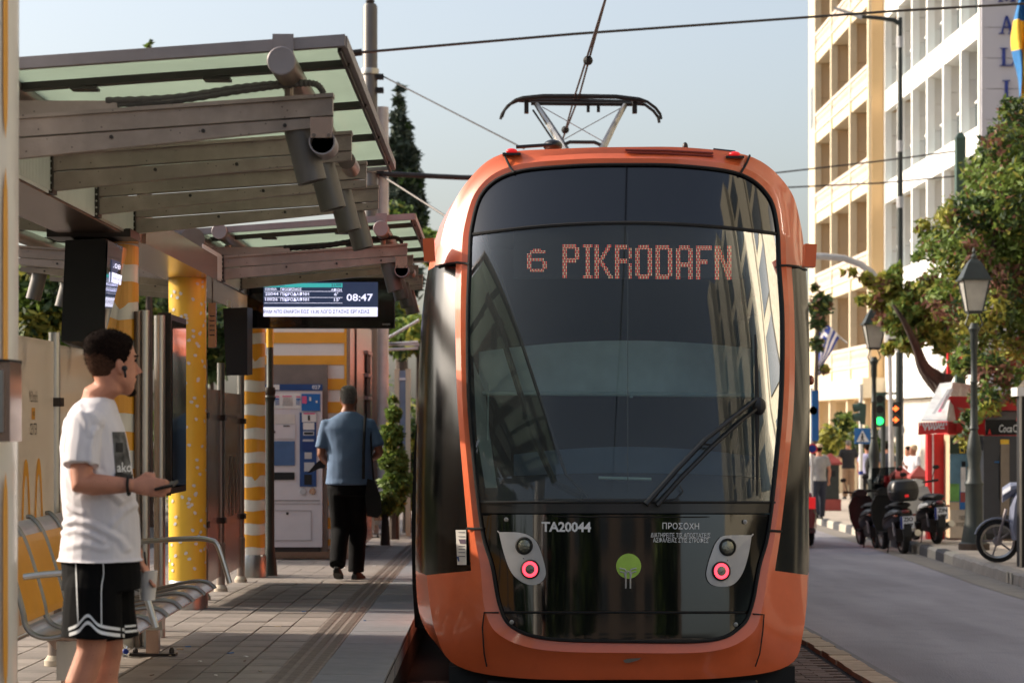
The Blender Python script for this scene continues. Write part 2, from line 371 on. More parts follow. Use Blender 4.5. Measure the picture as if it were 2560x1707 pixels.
bm_ = MB(); bm_.box((0, 0, -.03), (.165, .39, .09)); o = bm_.build('border_stone', 'border', org=(0, 0, 0)); bme = o.data; bpy.data.objects.remove(o)
y = 12.2
while y < 30: place(bme, 'border_stone', tb, 2.605 + random.uniform(-.008, .008), y, g(y) + random.uniform(0, .008), random.uniform(-.02, .02), -.0108); y += .4
b = MB(); y = 30
while y < 80: b.box((2.6, y, g(y) - .03), (.165, .39, .08)); y += .4
tag(b.build('border_row', 'border', tb), kind='stuff')
# kerb at the far side: stones, painted black and white further on
kr = bpy.data.objects.new('kerb', None); COL.objects.link(kr); tag(kr, kind='structure'); 
y = 22.; k = 0
while y < 80:
    L_ = .96 if y < 48 else 1.4; a = math.atan2(kx(y + 1) - kx(y), 1)
    c = (Vector((kx(y) + .08, y, g(y) + .0)))
    b = MB(); w = .16; h = .16
    b.add([(-.09, -L_ / 2, -.1), (.08, -L_ / 2, -.1), (.08, -L_ / 2, h), (-.05, -L_ / 2, h), (-.08, -L_ / 2, h - .03), (-.09, L_ / 2, -.1), (.08, L_ / 2, -.1), (.08, L_ / 2, h), (-.05, L_ / 2, h), (-.08, L_ / 2, h - .03)],
          [(0, 1, 2, 3, 4), (9, 8, 7, 6, 5), (0, 5, 6, 1), (1, 6, 7, 2), (2, 7, 8, 3), (3, 8, 9, 4), (4, 9, 5, 0)])
    m_ = 'kerb' if y < 33 else ('kerb_black' if k % 2 else 'kerb_white')
    if y < 30 and k % 2 == 0: m_ = 'kerb'
    o = b.build('kerb_stone', m_, kr); o.location = c + Vector((0, 0, -.1)); o.rotation_euler = (0, 0, -a); y += L_ + .02; k += 1
for yy in (26.2, 26.5, 27.9, 28.2):                    # old white paint dashes on the kerb face
    b = MB(); x = kx(yy) - .013; b.box((x, yy, g(yy) + .08), (.006, .1, .14)); b.build('paint_mark', 'kerb_white', kr)
# platform
pl = bpy.data.objects.new('platform', None); COL.objects.link(pl); tag(pl, kind='structure')
PY = [-20, 0, 5, 10, 12, 14.5, 17, 20, 24, 28, 32, 38, 45, 55, 70]
b = MB(); b.rings([[(-6.5, y, g(y) - .1), (-.62, y, g(y) - .1), (-.62, y, pz(y) - .05), (-.6, y, pz(y) - .014), (-6.5, y, pz(y) - .014)] for y in PY]); b.build('platform_base', 'joint', pl)
sm = MB(); sm.box((0, 0, -.02), (.200, .408, .04)); o = sm.build('slab', 'slab', org=(0, 0, 0)); sme = o.data; bpy.data.objects.remove(o)
far = MB(); cnt = 0; cand = []
for r_ in range(150):
    y = 8.2 + r_ * .42
    for k in range(16):
        x = -1.34 - k * .21
        if x < -.2138 * y - .3: continue
        if y < 12: far.box((x, y, pz(y) - .02), (.206, .414, .04)); continue
        if cnt < 290: place(sme, 'slab', pl, x, y, pz(y) + random.uniform(-.003, .002), random.uniform(-.006, .006), -.0108 if y < 20 else -.0183); cnt += 1
        else: far.box((x, y, pz(y) - .02 + random.uniform(-.003, .002)), (.205, .412, .04))
tag(far.build('slab_field', 'slab', pl), kind='stuff')
tm = MB(); tm.box((0, 0, -.02), (.238, .296, .04))
for k in (-1, 0, 1):
    for j in range(9): tm.box((k * .078, -.132 + j * .033, .0), (.046, .017, .010))
o = tm.build('tactile_tile', mat('tactile', (128, 117, 108), .8, var=.25, dirt=.6), org=(0, 0, 0)); tme = o.data; bpy.data.objects.remove(o)
y = 11.6
while y < 45: place(tme, 'tactile_tile', pl, -1.115, y, pz(y) + .002, 0, -.0108 if y < 20 else -.0183); y += .3
em = MB(); em.box((0, 0, -.06), (.385, .99, .12))
o = em.build('edge_block', 'edge', org=(0, 0, 0)); eme = o.data; bpy.data.objects.remove(o)
y = 11.4
while y < 60: place(eme, 'edge_block', pl, -.797 + random.uniform(-.003, .003), y, pz(y) + .003, 0, -.0108 if y < 20 else -.0183); y += 1.0
# ------------------------------------------------------------------ tram
XC = .79
def prof(z):
    if z < .4: return (.4 - z) ** 2 * .5 - .008
    if z < .5: return -.08 * (.5 - z)
    if z < 1.3: return .08 * (z - .5)
    return .064 + .17 * (z - 1.3) + .09 * (z - 1.3) ** 2
def D(X, Z):
    u = min(.995, abs(X - XC) / 1.335)
    return 14.45 + prof(Z) + 1.1 * (1 - (1 - u ** 2.6) ** (1 / 2.6))
def front(px, py, off=0.):
    Y = 14.6
    for _ in range(9): p = P(px, py, Y); Y = D(p.x, p.z) - off
    return P(px, py, Y)
def FQ(ox, oy, off=0.): return front(ox * OV, oy * OV, off)
A_ = [(1440,1472),(1260,1466),(1178,1440),(1148,1392),(1130,1300),(1105,1205),(1078,950),(1073,750),(1077,610),(1083,520),(1110,440),(1180,396),(1310,381),(1440,378),
      (1570,381),(1700,400),(1765,450),(1786,520),(1791,610),(1799,750),(1794,950),(1768,1205),(1745,1300),(1727,1392),(1700,1440),(1630,1470)]
B_ = [(1440,1520),(1230,1512),(1120,1470),(1085,1400),(1082,1310),(1073,1205),(1052,950),(1046,750),(1047,605),(1053,520),(1088,428),(1163,372),(1310,355),(1440,352),
      (1570,355),(1715,373),(1792,435),(1815,520),(1818,610),(1825,750),(1822,950),(1795,1205),(1780,1310),(1770,1400),(1745,1470),(1640,1515)]
C_ = [(1440,1560),(1200,1557),(1050,1528),(1000,1450),(980,1320),(975,1205),(980,950),(986,750),(1003,610),(1028,500),(1075,415),(1150,355),(1290,342),(1440,338),
      (1590,340),(1730,362),(1810,430),(1838,510),(1850,610),(1858,750),(1860,950),(1857,1205),(1855,1320),(1845,1450),(1810,1528),(1660,1556)]
hwz = [(0,.2),(.75,.2),(1.15,.24),(1.3,.42),(1.335,.74),(1.335,1.07),(1.325,1.8),(1.3,2.38),(1.25,2.78),(1.17,3.08),(1.02,3.3),(.75,3.44),(.35,3.5),(0,3.51)]
Dp = [(XC - a, z) for a, z in hwz] + [(XC + a, z) for a, z in hwz[-2:0:-1]]
K = 6
a2, b2, c2 = crom(A_, K), crom(B_, K), crom(C_, K); d2 = crom(Dp, K)
rA = [FQ(*p) for p in a2]; rA2 = [FQ(*p, -.012) + Vector((0, .0, 0)) for p in a2]
rAB = [FQ(p[0] * .45 + q[0] * .55, p[1] * .45 + q[1] * .55, .022) for p, q in zip(a2, b2)]
rB = [FQ(*p, -.004) for p in b2]
rBC = [FQ(p[0] * .5 + q[0] * .5, p[1] * .5 + q[1] * .5, .0) for p, q in zip(b2, c2)]
rC = [FQ(*p, 0) for p in c2]
def section(Y, k=1., zf=0.): return [Vector((XC + (x - XC) * k, Y, z + zf)) for x, z in d2]
rD = section(15.75)
tram = thing('tram', 'orange and black low-floor tram arriving at the platform with a lit destination display', 'tram', (XC, 14.5, g(14.5)))
N_ = len(rA)
def seg(i): return i // K
BLK = set([4, 5, 6, 7, 18, 19, 20, 21])
sh = MB(); blk = MB()
def band(ra, rb, black):
    for i in range(N_):
        j = (i + 1) % N_; t = blk if (black and seg(i) in BLK) else sh
        t.add([ra[i], ra[j], rb[j], rb[i]], [(0, 1, 2, 3)])
def weld(o, d=.0006):
    import bmesh
    b = bmesh.new(); b.from_mesh(o.data); bmesh.ops.remove_doubles(b, verts=b.verts, dist=d); b.to_mesh(o.data); b.free()
band(rA2, rA, 0); band(rA, rAB, 0); band(rAB, rB, 0); band(rB, rBC, 1); band(rBC, rC, 1); band(rC, rD, 1)
o = sh.build('nose_shell', 'orange', tram); weld(o); autosmooth(o, 28)
for s_ in (-1, 1):
    hb = MB()
    for f_ in blk.f:
        q_ = [blk.v[i] for i in f_]
        if (sum(p.x for p in q_) / 4 - XC) * s_ > 0: hb.add(q_, [(0, 1, 2, 3)])
    o = hb.build('corner_glazing', 'sideglass', tram); weld(o); autosmooth(o, 28)
# body modules behind the nose, joined by bellows
def gz(Y): return g(Y) - g(15.75)
mods = [(15.75, 21.5), (22.0, 28.0), (28.5, 35.0), (35.5, 41.0), (41.5, 47)]
for q, (y0, y1) in enumerate(mods):
    s1 = MB(); s2 = MB()
    ra = section(y0, 1, gz(y0)); rb = section(y1, 1, gz(y1))
    for i in range(N_):
        j = (i + 1) % N_; (s2 if seg(i) in BLK else s1).add([ra[i], ra[j], rb[j], rb[i]], [(0, 1, 2, 3)])
    o = s1.build('car_body', 'orange', tram); weld(o); autosmooth(o)
    o = s2.build('side_glazing', 'sideglass', tram); weld(o); autosmooth(o)
    if q: s1 = MB(); s1.rings([section(y0 - .5, .95, gz(y0)), section(y0 - .25, .9, gz(y0)), section(y0, .95, gz(y0))]); s1.build('bellows', 'rubber', tram)
    for sx in (-1, 1):                               # door leaves proud of the side
        if y1 - y0 > 5.5:
            for dy in (-.55, .55):
                x = XC + sx * 1.338; ym = (y0 + y1) / 2 + dy; z0 = .5 + gz(ym)
                s1 = MB(); s1.add([(x, ym - .5, z0), (x, ym + .5, z0), (x - sx * .015, ym + .5, 1.8), (x - sx * .05, ym + .5, 2.65), (x - sx * .05, ym - .5, 2.65), (x - sx * .015, ym - .5, 1.8)], [(0, 1, 2, 5), (5, 2, 3, 4)])
                dd = s1.build('door', 'sideglass', tram)
                s1 = MB(); s1.tube([(x + sx * .01, ym - .48, z0), (x, ym - .48, 1.8), (x - sx * .03, ym - .48, 2.6)], .012, 6); s1.build('door_seal', 'rubber', dd)
s1 = MB(); s1.rings([section(46.9, 1, gz(47)), section(47.6, .7, gz(47))]); s1.build('tail', 'orange', tram)
# black door-pocket fin that widens the left flank
o_ = [(992, 606), (978, 760), (962, 900), (950, 1050), (945, 1200), (947, 1340), (953, 1440), (985, 1446), (992, 1300), (992, 900), (996, 700)]
MB().hexa([Q(x, y, 15.95) for x, y in o_], [Q(x, y, 15.95) + Vector((.03, .5, 0)) for x, y in o_]).build('flank_fin', 'sideglass', tram)
# rubber gasket round the glazing
s1 = MB(); s1.tube([FQ(*p, .012) for p in a2] + [FQ(*a2[0], .012)], .011, 6, caps=False); s1.build('gasket', 'rubber', tram)
# patches on the front surface between y-curves
def xlim(oy):
    L_ = [];
    for (x0, y0), (x1, y1) in zip(a2, a2[1:] + a2[:1]):
        if (y0 - oy) * (y1 - oy) <= 0 and y0 != y1: L_.append(x0 + (x1 - x0) * (oy - y0) / (y1 - y0))
    return (min(L_), max(L_)) if len(L_) > 1 else (1440, 1440)
def patch(name, top, bot, m, parent, off=0., nx=28, ny=18, inset=0., extra=None):
    rows = []
    for k in range(ny + 1):
        t = k / ny; r = []
        for i in range(nx + 1):
            u = i / nx; x = 1440.
            for _ in range(4):
                y = top(x) * (1 - t) + bot(x) * t; a, c = xlim(y); x = a + inset + (c - a - 2 * inset) * u
            r.append(FQ(x, y, off))
        rows.append(r)
    o = MB().grid(rows).build(name, m, parent, smooth=True); return o
seamy = lambda x: 512 + 26 * ((x - 1440) / 350) ** 2
def topy(x):
    best = 378
    c = [(p[0], p[1]) for p in a2 if p[1] < 700]
    u = max(-1, min(1, (x - 1440) / 362)); return 378 + 8 * u * u + 100 * abs(u) ** 9
def vpatch(name, y0f, m, up, off, n=48, ny=12, x0=1084.5, x1=1787.):
    rows = []
    for i in range(n + 1):
        x = (x0 + x1) / 2 + (x1 - x0) / 2 * math.sin(math.pi / 2 * (2 * i / n - 1))
        c = [pa[1] + (pb[1] - pa[1]) * (x - pa[0]) / (pb[0] - pa[0]) for pa, pb in zip(a2, a2[1:] + a2[:1]) if (pa[0] - x) * (pb[0] - x) <= 0 and pa[0] != pb[0]]
        e = min(c) if up else max(c); y0 = y0f(x); e = min(e, y0) if up else max(e, y0)
        rows.append([FQ(x, e + (y0 - e) * k / ny, off) for k in range(ny + 1)])
    return MB().grid(rows).build(name, m, tram, smooth=True)
vpatch('header_panel', lambda x: seamy(x) - 4, 'header', True, 0.)
ws = patch('windscreen', lambda x: seamy(x) + 4, lambda x: 1152., 'screenglass', tram, .0, ny=26)
patch('sill_panel', lambda x: 1155., lambda x: 1178., mat('sill', (24, 23, 23), .35, coat=.3), tram, .004, ny=2)
patch('front_panel', lambda x: 1181., lambda x: 1403., 'gloss', tram, .0, ny=10)
vpatch('lower_panel', lambda x: 1409., 'gloss', False, .004, ny=6, x0=1155., x1=1722.)
def line(name, pts, r, m, off=.004, par=None, n=6): return MB().tube([FQ(x, y, off) for x, y in pts], r, n).build(name, m, par or tram)
line('glazing_seam', [(x, seamy(x)) for x in range(1082, 1790, 20)], .011, 'rubber')
line('sill_seam', [(x, 1153.5) for x in range(1100, 1782, 20)], .008, 'rubber')
line('panel_seam', [(x, 1406) for x in range(1152, 1726, 20)], .007, 'rubber')
line('centre_seam', [(1442, y) for y in range(530, 1150, 20)], .0028, 'rubber', -.004)
line('hatch_seam', [(1145, 1406), (1112, 1406), (1108, 1440), (1112, 1500), (1118, 1530)], .005, 'rubber', .024)
line('hatch_seam', [(1730, 1409), (1755, 1411), (1752, 1450), (1745, 1500), (1735, 1530)], .005, 'rubber', .024)
for s_ in ([(1158, 352), (1163, 366), (1172, 385), (1181, 396)], [(1722, 357), (1716, 372), (1706, 390), (1700, 401)], [(1000, 612), (1030, 606), (1050, 603), (1078, 606)], [(1852, 620), (1830, 612), (1812, 610), (1790, 610)], [(1072, 1213), (1090, 1214), (1108, 1213)], [(1796, 1220), (1780, 1219), (1766, 1218)]):
    line('shell_seam', s_, .008, 'rubber', .022)
line('headlining', [(1100, 1180), (1105, 1182), (1300, 1186), (1440, 1187), (1600, 1187), (1762, 1184)], .004, 'rubber', .01)
# headlamp clusters
def c5(x, y): return (1040 + x / 3.358, 1240 + y / 3.358)
def c6(x, y): return (1540 + x / 3.357, 1240 + y / 3.357)
for pts, l1, l2, cc in (([(695,300),(695,300),(870,305),(975,345),(1035,430),(1085,600),(1082,680),(1030,733),(950,742),(860,700),(790,620),(735,470)], (907,415), (958,612), c5),
                        ([(1140,325),(1140,325),(920,330),(855,368),(812,450),(765,600),(762,680),(800,738),(885,758),(985,738),(1062,645),(1112,490)], (937,427), (883,627), c6)):
    ring = crom([cc(*p) for p in pts], 4)
    # keep the sharp outer corner
    ctr = (sum(p[0] for p in ring) / len(ring), sum(p[1] for p in ring) / len(ring))
    mb = MB(); outer = [front(x, y, .013) for x, y in ring]; base = [front(x, y, -.01) for x, y in ring]; inner = [front(ctr[0] + (x - ctr[0]) * .5, ctr[1] + (y - ctr[1]) * .5, .016) for x, y in ring]; ce = [front(ctr[0] + (x - ctr[0]) * .02, ctr[1] + (y - ctr[1]) * .02, .018) for x, y in ring]
    mb.rings([base, outer, inner, ce], caps=False); hl = mb.build('lamp_cluster', 'lampgrey', tram, smooth='auto')
    for q, (l, r_) in enumerate(((l1, 62), (l2, 68))):
        x, y = cc(*l); rr = r_ / 3.357 / 400; c = front(x, y, .018); nrm = (front(x, y, .1) - c); n_ = Vector((0, -1, .0))
        e = (front(x + 4, y) - front(x - 4, y)).normalized(); up = (front(x, y - 4) - front(x, y + 4)).normalized(); n_ = up.cross(e).normalized()
        if n_.y > 0: n_ = -n_
        def rg(r, d): return [c + (e * math.cos(t) + up * math.sin(t)) * r + n_ * d for t in [2 * math.pi * i / 28 for i in range(28)]]
        MB().rings([rg(rr * 1.22, -.015), rg(rr * 1.2, .008), rg(rr * 1.02, .012), rg(rr * .98, -.004)], caps=False).build('lamp_bezel', 'matblack', hl, smooth='auto')
        if q == 0:
            MB().rings([rg(rr, .002), rg(rr * .8, .010), rg(rr * .4, .014), rg(rr * .02, .015)], caps=False).build('lamp_lens', 'lens', hl, smooth='auto')
        else:
            MB().rings([rg(rr * .98, .004), rg(rr * .8, .009), rg(rr * .6, .006)], caps=False).build('led_ring', 'redled', hl, smooth='auto')
            MB().rings([rg(rr * .6, .006), rg(rr * .3, .009), rg(rr * .02, .010)], caps=False).build('lamp_lens', 'lens', hl, smooth='auto')
# lettering and emblem
def fr(x0, x1, ytop, ybot, off=.006, skew=0.): return lambda u, v: front(x0 + (x1 - x0) * u, ybot + (ytop - ybot) * v + skew * u, off)
x0, yt = c5(1053, 212); x1, yb = c5(1470, 298); put_text('fleet_number', 'TA20044', fr(x0, x1, yt, yb, skew=1), 'letterw', tram, bold=.03, space=.95)
for s_, bx in (('ΠΡΟΣΟΧΗ', (390, 697, 220, 274)), ('ΔΙΑΤΗΡΕΙΤΕ ΤΙΣ ΑΠΟΣΤΑΣΕΙΣ', (292, 791, 305, 343)), ('ΑΣΦΑΛΕΙΑΣ ΣΤΙΣ ΣΤΡΟΦΕΣ', (312, 775, 346, 387))):
    x0, yt = c6(bx[0], bx[2]); x1, yb = c6(bx[1], bx[3]); put_text('warning_text', s_, fr(x0, x1, yt, yb, skew=1.2), 'letterw', tram, bold=.004)
cx, cy = c6(106, 585); rr = 105 / 3.357
MB().add([front(cx, cy, .006)] + [front(cx + rr * math.cos(t), cy + rr * math.sin(t), .005) for t in [2 * math.pi * i / 36 for i in range(36)]], [(0, i + 1, (i + 1) % 36 + 1) for i in range(36)]).build('emblem_disc', 'lime', tram)
em_ = MB()
for x in (82, 121): em_.tube([front(*c6(x, y), .009) for y in (625, 690, 772)], .0045, 4)
for pts in ([(82, 690), (70, 640), (35, 630)], [(121, 690), (133, 640), (170, 630)], [(92, 640), (75, 612), (30, 603)], [(112, 640), (130, 612), (172, 603)], [(82, 650), (100, 625), (121, 650)]): em_.tube([front(*c6(*p), .009) for p in pts], .0045, 4)
em_.build('emblem_lines', 'lampgrey', tram)
# paint chip on the bumper, bolts, sticker
MB().add([front(*c6(*p), .024) for p in [(60, 1375), (95, 1362), (150, 1358), (215, 1354), (190, 1372), (150, 1385), (110, 1396), (75, 1396)]], [(0, 1, 2, 3, 4, 5, 6, 7)]).build('paint_chip', mat('chip', (120, 110, 100), .7), tram)
for p in [c5(757, 195), c5(803, 1055), c6(1082, 215), c6(1005, 1075)]:
    c = front(*p, .01); MB().lathe([(.014, 0), (.014, -.006), (.007, -.007), (.006, -.003)], c, 12, 'Y').build('bolt', 'steel', tram)
def sq(x0, x1, y0, y1, off): return [front(*c5(x0, y0), off), front(*c5(x1, y0), off), front(*c5(x1 + 4, y1), off), front(*c5(x0 + 14, y1), off)]
st = MB().add(sq(333, 420, 282, 575, .012), [(0, 1, 2, 3)]).build('notice_sticker', 'paper', tram)
MB().add(sq(357, 416, 360, 398, .015), [(0, 1, 2, 3)]).build('print_block', mat('plum', (90, 70, 90), .6), st)
MB().add(sq(340, 360, 505, 545, .015), [(0, 1, 2, 3)]).build('print_block', 'navy', st)
for yy in (300, 335, 415, 440, 468, 500): MB().add(sq(350, 410, yy, yy + 6, .015), [(0, 1, 2, 3)]).build('print_line', mat('ink', (90, 90, 100), .6) if yy == 300 else bpy.data.materials['ink'], st)
# wiper
wp = bpy.data.objects.new('wiper', None); COL.objects.link(wp); wp.parent = tram; wp.location = FQ(1600, 1100) - wloc(tram)
def c4(x, y): return (1540 + x / 3.135, 760 + y / 3.135)
MB().tube([front(*c4(*p), .06) for p in [(1105, 745), (900, 905), (700, 1060), (480, 1290), (235, 1568)]], [.012, .014, .016, .018, .02], 8).build('wiper_arm', 'black', wp)
MB().tube([front(*c4(*p), .055) for p in [(1150, 785), (960, 935), (760, 1110), (520, 1350), (320, 1575)]], [.011, .012, .014, .016, .018], 8).build('wiper_arm', 'black', wp)
MB().tube([front(*c4(*p), .03) for p in [(1090, 240), (1100, 500), (1106, 800), (1108, 1100), (1105, 1500)]], [.006, .011, .016, .011, .006], 8, flat=.6).build('wiper_blade', 'matblack', wp)
MB().ball(front(*c4(1120, 800), .05), (.045, .03, .06)).build('wiper_joint', 'black', wp)
MB().tube([front(*c4(*p), .04) for p in [(500, 1420), (525, 1470), (480, 1520), (400, 1540)]], .004, 5).build('washer_hose', 'black', wp)
MB().tube([front(*c4(*p), .055) for p in [(650, 1090), (765, 1110)]], .007, 5).build('wiper_link', 'black', wp)
# bumper underside, coupler plate, roof kit
MB().tube([FQ(x, y, .0) + Vector((0, .12, 0)) for x, y in [(1068, 1552), (1075, 1566), (1120, 1570), (1740, 1570), (1762, 1562), (1762, 1548)]], .016, 6).build('underrun_bar', 'black', tram)
MB().bb(-.3, 1.9, 14.75, 16, .02, .2).build('underframe', 'matblack', tram)
for x in (.79 - .72, .79 + .72):
    MB().lathe([(.0, -.06), (.28, -.06), (.3, -.02), (.28, .06), (0, .06)], (x, 17.2, .27), 20, 'X').build('wheel', 'dark', tram)
for ox, oy in ((1175, 350), (1688, 357)):
    c = FQ(ox, oy, .04); bx = MB().box(c + Vector((0, .02, -.012)), (.12, .08, .014)).build('marker_base', 'black', tram)
    MB().ball(c + Vector((0, .02, .010)), (.038, .03, .018)).build('marker_lamp', 'redglow', bx, smooth=True)
for s_, (ox, oy, w) in ((-1, (988, 575, 22)), (1, (1857, 588, 20))):
    c = FQ(ox, oy); MB().box(Q(ox + s_ * 2, oy, 15.3), (.075, .12, .15), ry=s_ * .06).build('camera_pod', 'orange', tram)
for s_, (ox, oy) in ((-1, (983, 862)), (1, (1862, 873))):
    MB().ball(Q(ox, oy, 15.45), (.024, .03, .034)).build('side_indicator', 'amber', tram, smooth=True)
for k in range(2):
    pts = [(1436 + 4 * k, 345 + k * 6), (1530, 346 + k * 7), (1638, 352 + k * 7)]
    MB().tube([FQ(x, y, .012) for x, y in pts], .008, 5).build('roof_groove', mat('groove' + str(k), (120, 40, 30), .6), tram)
MB().ball(P(1382, 365, 16.6), (.07, .1, .045)).build('roof_antenna', 'black', tram, smooth=True)
MB().tube([P(1290, 368, 15.6), P(1380, 362, 15.6)], .012, 6).build('roof_cable', 'black', tram)
MB().tube([P(1783, 375, 15.6), P(1838, 381, 15.6)], .012, 6).build('roof_cable', 'black', tram)
MB().ball(P(1713, 368, 16.4), (.02, .02, .035)).build('roof_antenna', 'dark', tram, smooth=True)
MB().bb(.1, 1.5, 22.5, 25.2, 3.5, 3.62).build('roof_pack', 'fascia', tram)
# pantograph
pg = bpy.data.objects.new('pantograph', None); COL.objects.link(pg); pg.parent = tram; pg.location = Vector((.95, 26, 3.6)) - wloc(tram)
def r7(x, y, Y): return P(1200 + x / 3.919, y / 3.919, Y)
for dy, pts in ((0, [(200,1170),(215,1120),(270,1040),(350,980),(420,965),(620,945),(1000,945),(1330,950),(1560,978),(1640,1000),(1720,1060),(1765,1120),(1775,1170)]),
                (.28, [(215,1150),(240,1080),(300,1020),(370,990),(420,985),(620,985),(1000,990),(1330,1000),(1560,1015),(1620,1030),(1700,1090),(1745,1150),(1757,1205)])):
    MB().tube([r7(x, y, 26 + dy) for x, y in pts], [.018] * 4 + [.028] * 5 + [.018] * 4, 6).build('contact_strip', 'matblack', pg)
MB().tube([r7(500, 1015, 26.1), r7(1490, 1025, 26.1)], .022, 6).build('head_bar', 'matblack', pg)
for x in (455, 1515): MB().box(r7(x, 1050, 26.1), (.05, .12, .14)).build('spring_box', 'matblack', pg)
for x in (1060, 1160): MB().box(r7(x, 1070, 26.1), (.035, .04, .07)).build('clamp', 'matblack', pg)
MB().tube([r7(550, 1020, 26.1), r7(680, 1220, 26), r7(830, 1460, 25.7), r7(900, 1600, 25.4)], [.03, .04, .05, .055], 8).build('pantograph_arm', 'steel', pg)
MB().tube([r7(1420, 1030, 26.1), r7(1320, 1210, 26), r7(1200, 1450, 25.7), r7(1130, 1600, 25.4)], [.03, .036, .045, .05], 8).build('pantograph_arm', 'steel', pg)
MB().tube([r7(520, 1080, 26.1), r7(740, 1410, 25.8), r7(800, 1500, 25.7)], .012, 5).build('guide_rod', 'matblack', pg)
MB().tube([r7(610, 1050, 26.1), r7(1210, 1390, 25.7)], .005, 4).build('stay_wire', 'fascia', pg)
MB().tube([r7(1370, 1065, 26.1), r7(820, 1370, 25.7)], .005, 4).build('stay_wire', 'fascia', pg)
MB().tube([r7(820, 1420, 25.7), r7(880, 1393, 25.7), r7(1120, 1395, 25.7), r7(1200, 1430, 25.7)], .02, 6).build('cross_tube', 'dark', pg)
# cab interior behind the glass
cab = bpy.data.objects.new('driver_cab', None); COL.objects.link(cab); cab.parent = tram; cab.location = Vector((XC, 15.5, .6)) - wloc(tram)
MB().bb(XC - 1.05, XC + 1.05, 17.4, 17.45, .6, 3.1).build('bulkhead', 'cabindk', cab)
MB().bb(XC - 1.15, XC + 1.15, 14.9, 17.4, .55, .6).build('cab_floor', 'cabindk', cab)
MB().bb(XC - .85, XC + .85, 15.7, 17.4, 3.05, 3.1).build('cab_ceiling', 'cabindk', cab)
for s_ in (-1, 1): MB().bb(XC + s_ * 1.02, XC + s_ * 1.05, 15.6, 17.4, .6, 2.5).build('side_lining', 'cabin', cab)
def arcpanel(name, yt, sag, yb, sagb, x0, x1, Y, m, bulge=.25):
    rows = []
    for t in (0, .33, .66, 1):
        rows.append([Q(x, (yt + sag * ((x - 1440) / 340) ** 2) * (1 - t) + (yb + sagb * ((x - 1440) / 340) ** 2) * t, Y + bulge * ((x - 1440) / 340) ** 2) for x in [x0 + (x1 - x0) * i / 24 for i in range(25)]])
    return MB().grid(rows, thick=(0, .02, 0)).build(name, m, cab)
arcpanel('partition_panel', 782, 26, 900, 6, 1100, 1778, 16.2, 'partition')
MB().tube([Q(1108, 902, 15.9), Q(1440, 905, 15.9), Q(1745, 908, 15.9)], .016, 8).build('blind_rail', 'cabinlt', cab)
MB().tube([Q(1450, 905, 15.86), Q(1450, 913, 15.86)], .012, 8).build('blind_pull', 'cabinlt', cab)
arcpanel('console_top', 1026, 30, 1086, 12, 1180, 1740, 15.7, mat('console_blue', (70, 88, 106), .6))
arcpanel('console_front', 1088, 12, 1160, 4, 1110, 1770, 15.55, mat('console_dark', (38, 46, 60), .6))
MB().tube([Q(1375, 1097, 15.3), Q(1496, 1100, 15.3)], .010, 6).build('vent_strip', 'cabinlt', cab)
MB().grid([[Q(1087, 830, 15.9), Q(1115, 900, 16)], [Q(1095, 1000, 15.7), Q(1125, 1000, 15.8)], [Q(1115, 1120, 15.5), Q(1142, 1120, 15.5)]], thick=(0, .03, 0)).build('pillar_trim', 'cabin', cab)
MB().tube([Q(1122, 880, 15.7), Q(1120, 1010, 15.7)], .006, 5).build('cord', 'cabinlt', cab)
s1 = MB(); s1.rings([[Q(x, y, Y) for x, y in ((1150, 960), (1190, 925), (1240, 905), (1255, 960), (1230, 1010), (1215, 1080), (1150, 1100), (1135, 1020))] for Y in (16.6, 16.4)]); s1.build('driver_seat', 'matblack', cab)
MB().tube([Q(1090, 560, 15.4), Q(1150, 760, 15.3), Q(1225, 1000, 15.2), Q(1275, 1110, 15.1), Q(1340, 1140, 15.0)], .024, 6).build('side_pillar', 'matblack', cab)
MB().tube([Q(1105, 530, 15.3), Q(1150, 640, 15.2), Q(1235, 900, 15.1), Q(1300, 1090, 15.0), Q(1350, 1142, 14.95)], .012, 6).build('quarter_frame', 'matblack', cab)
# LED destination display
dis = MB().bb(*[v for v in (FQ(1180, 600).x, FQ(1720, 600).x)], 15.34, 15.38, CZ + .95, CZ + 1.32).build('destination_display', 'cabindk', cab)
def led(ch, w=11, h=22):
    T = 3; on = set()
    def rect(x0, x1, y0, y1):
        for x in range(x0, x1):
            for y in range(y0, y1): on.add((x, y))
    if ch in 'PRFKDN': rect(0, T, 0, h)
    if ch in 'P': rect(3, 9, 0, 3); rect(8, 11, 2, 10); rect(3, 9, 9, 12)
    if ch in 'R': rect(3, 9, 0, 3); rect(8, 11, 2, 9); rect(3, 9, 9, 12); rect(8, 11, 12, h)
    if ch == 'F': rect(3, 11, 0, 3); rect(3, 8, 9, 12)
    if ch == 'I': rect(2, 5, 0, h); rect(0, 7, 0, 2); rect(0, 7, h - 2, h)
    if ch == 'K':
        for y in range(0, 11): x = 10 - y * 6 // 10; rect(x - 2, x + 1, y, y + 1)
        for y in range(11, h): x = 4 + (y - 10) * 6 // 10; rect(x - 1, x + 2, y, y + 1)
    if ch == 'O': rect(0, 3, 2, h - 2); rect(8, 11, 2, h - 2); rect(2, 9, 0, 3); rect(2, 9, h - 3, h)
    if ch == 'D': rect(3, 9, 0, 3); rect(3, 9, h - 3, h); rect(8, 11, 2, h - 2)
    if ch == 'A': rect(0, 3, 2, h); rect(8, 11, 2, h); rect(2, 9, 0, 3); rect(3, 8, 11, 14)
    if ch == 'N':
        rect(8, 11, 0, h)
        for y in range(0, h): x = 1 + y * 8 // h; rect(x, x + 3, y, y + 1)
    if ch == '6': rect(0, 3, 3, 13); rect(2, 12, 1, 3); rect(4, 9, 0, 1); rect(10, 13, 8, 13); rect(3, 11, 6, 8); rect(2, 11, 13, 15)
    return on
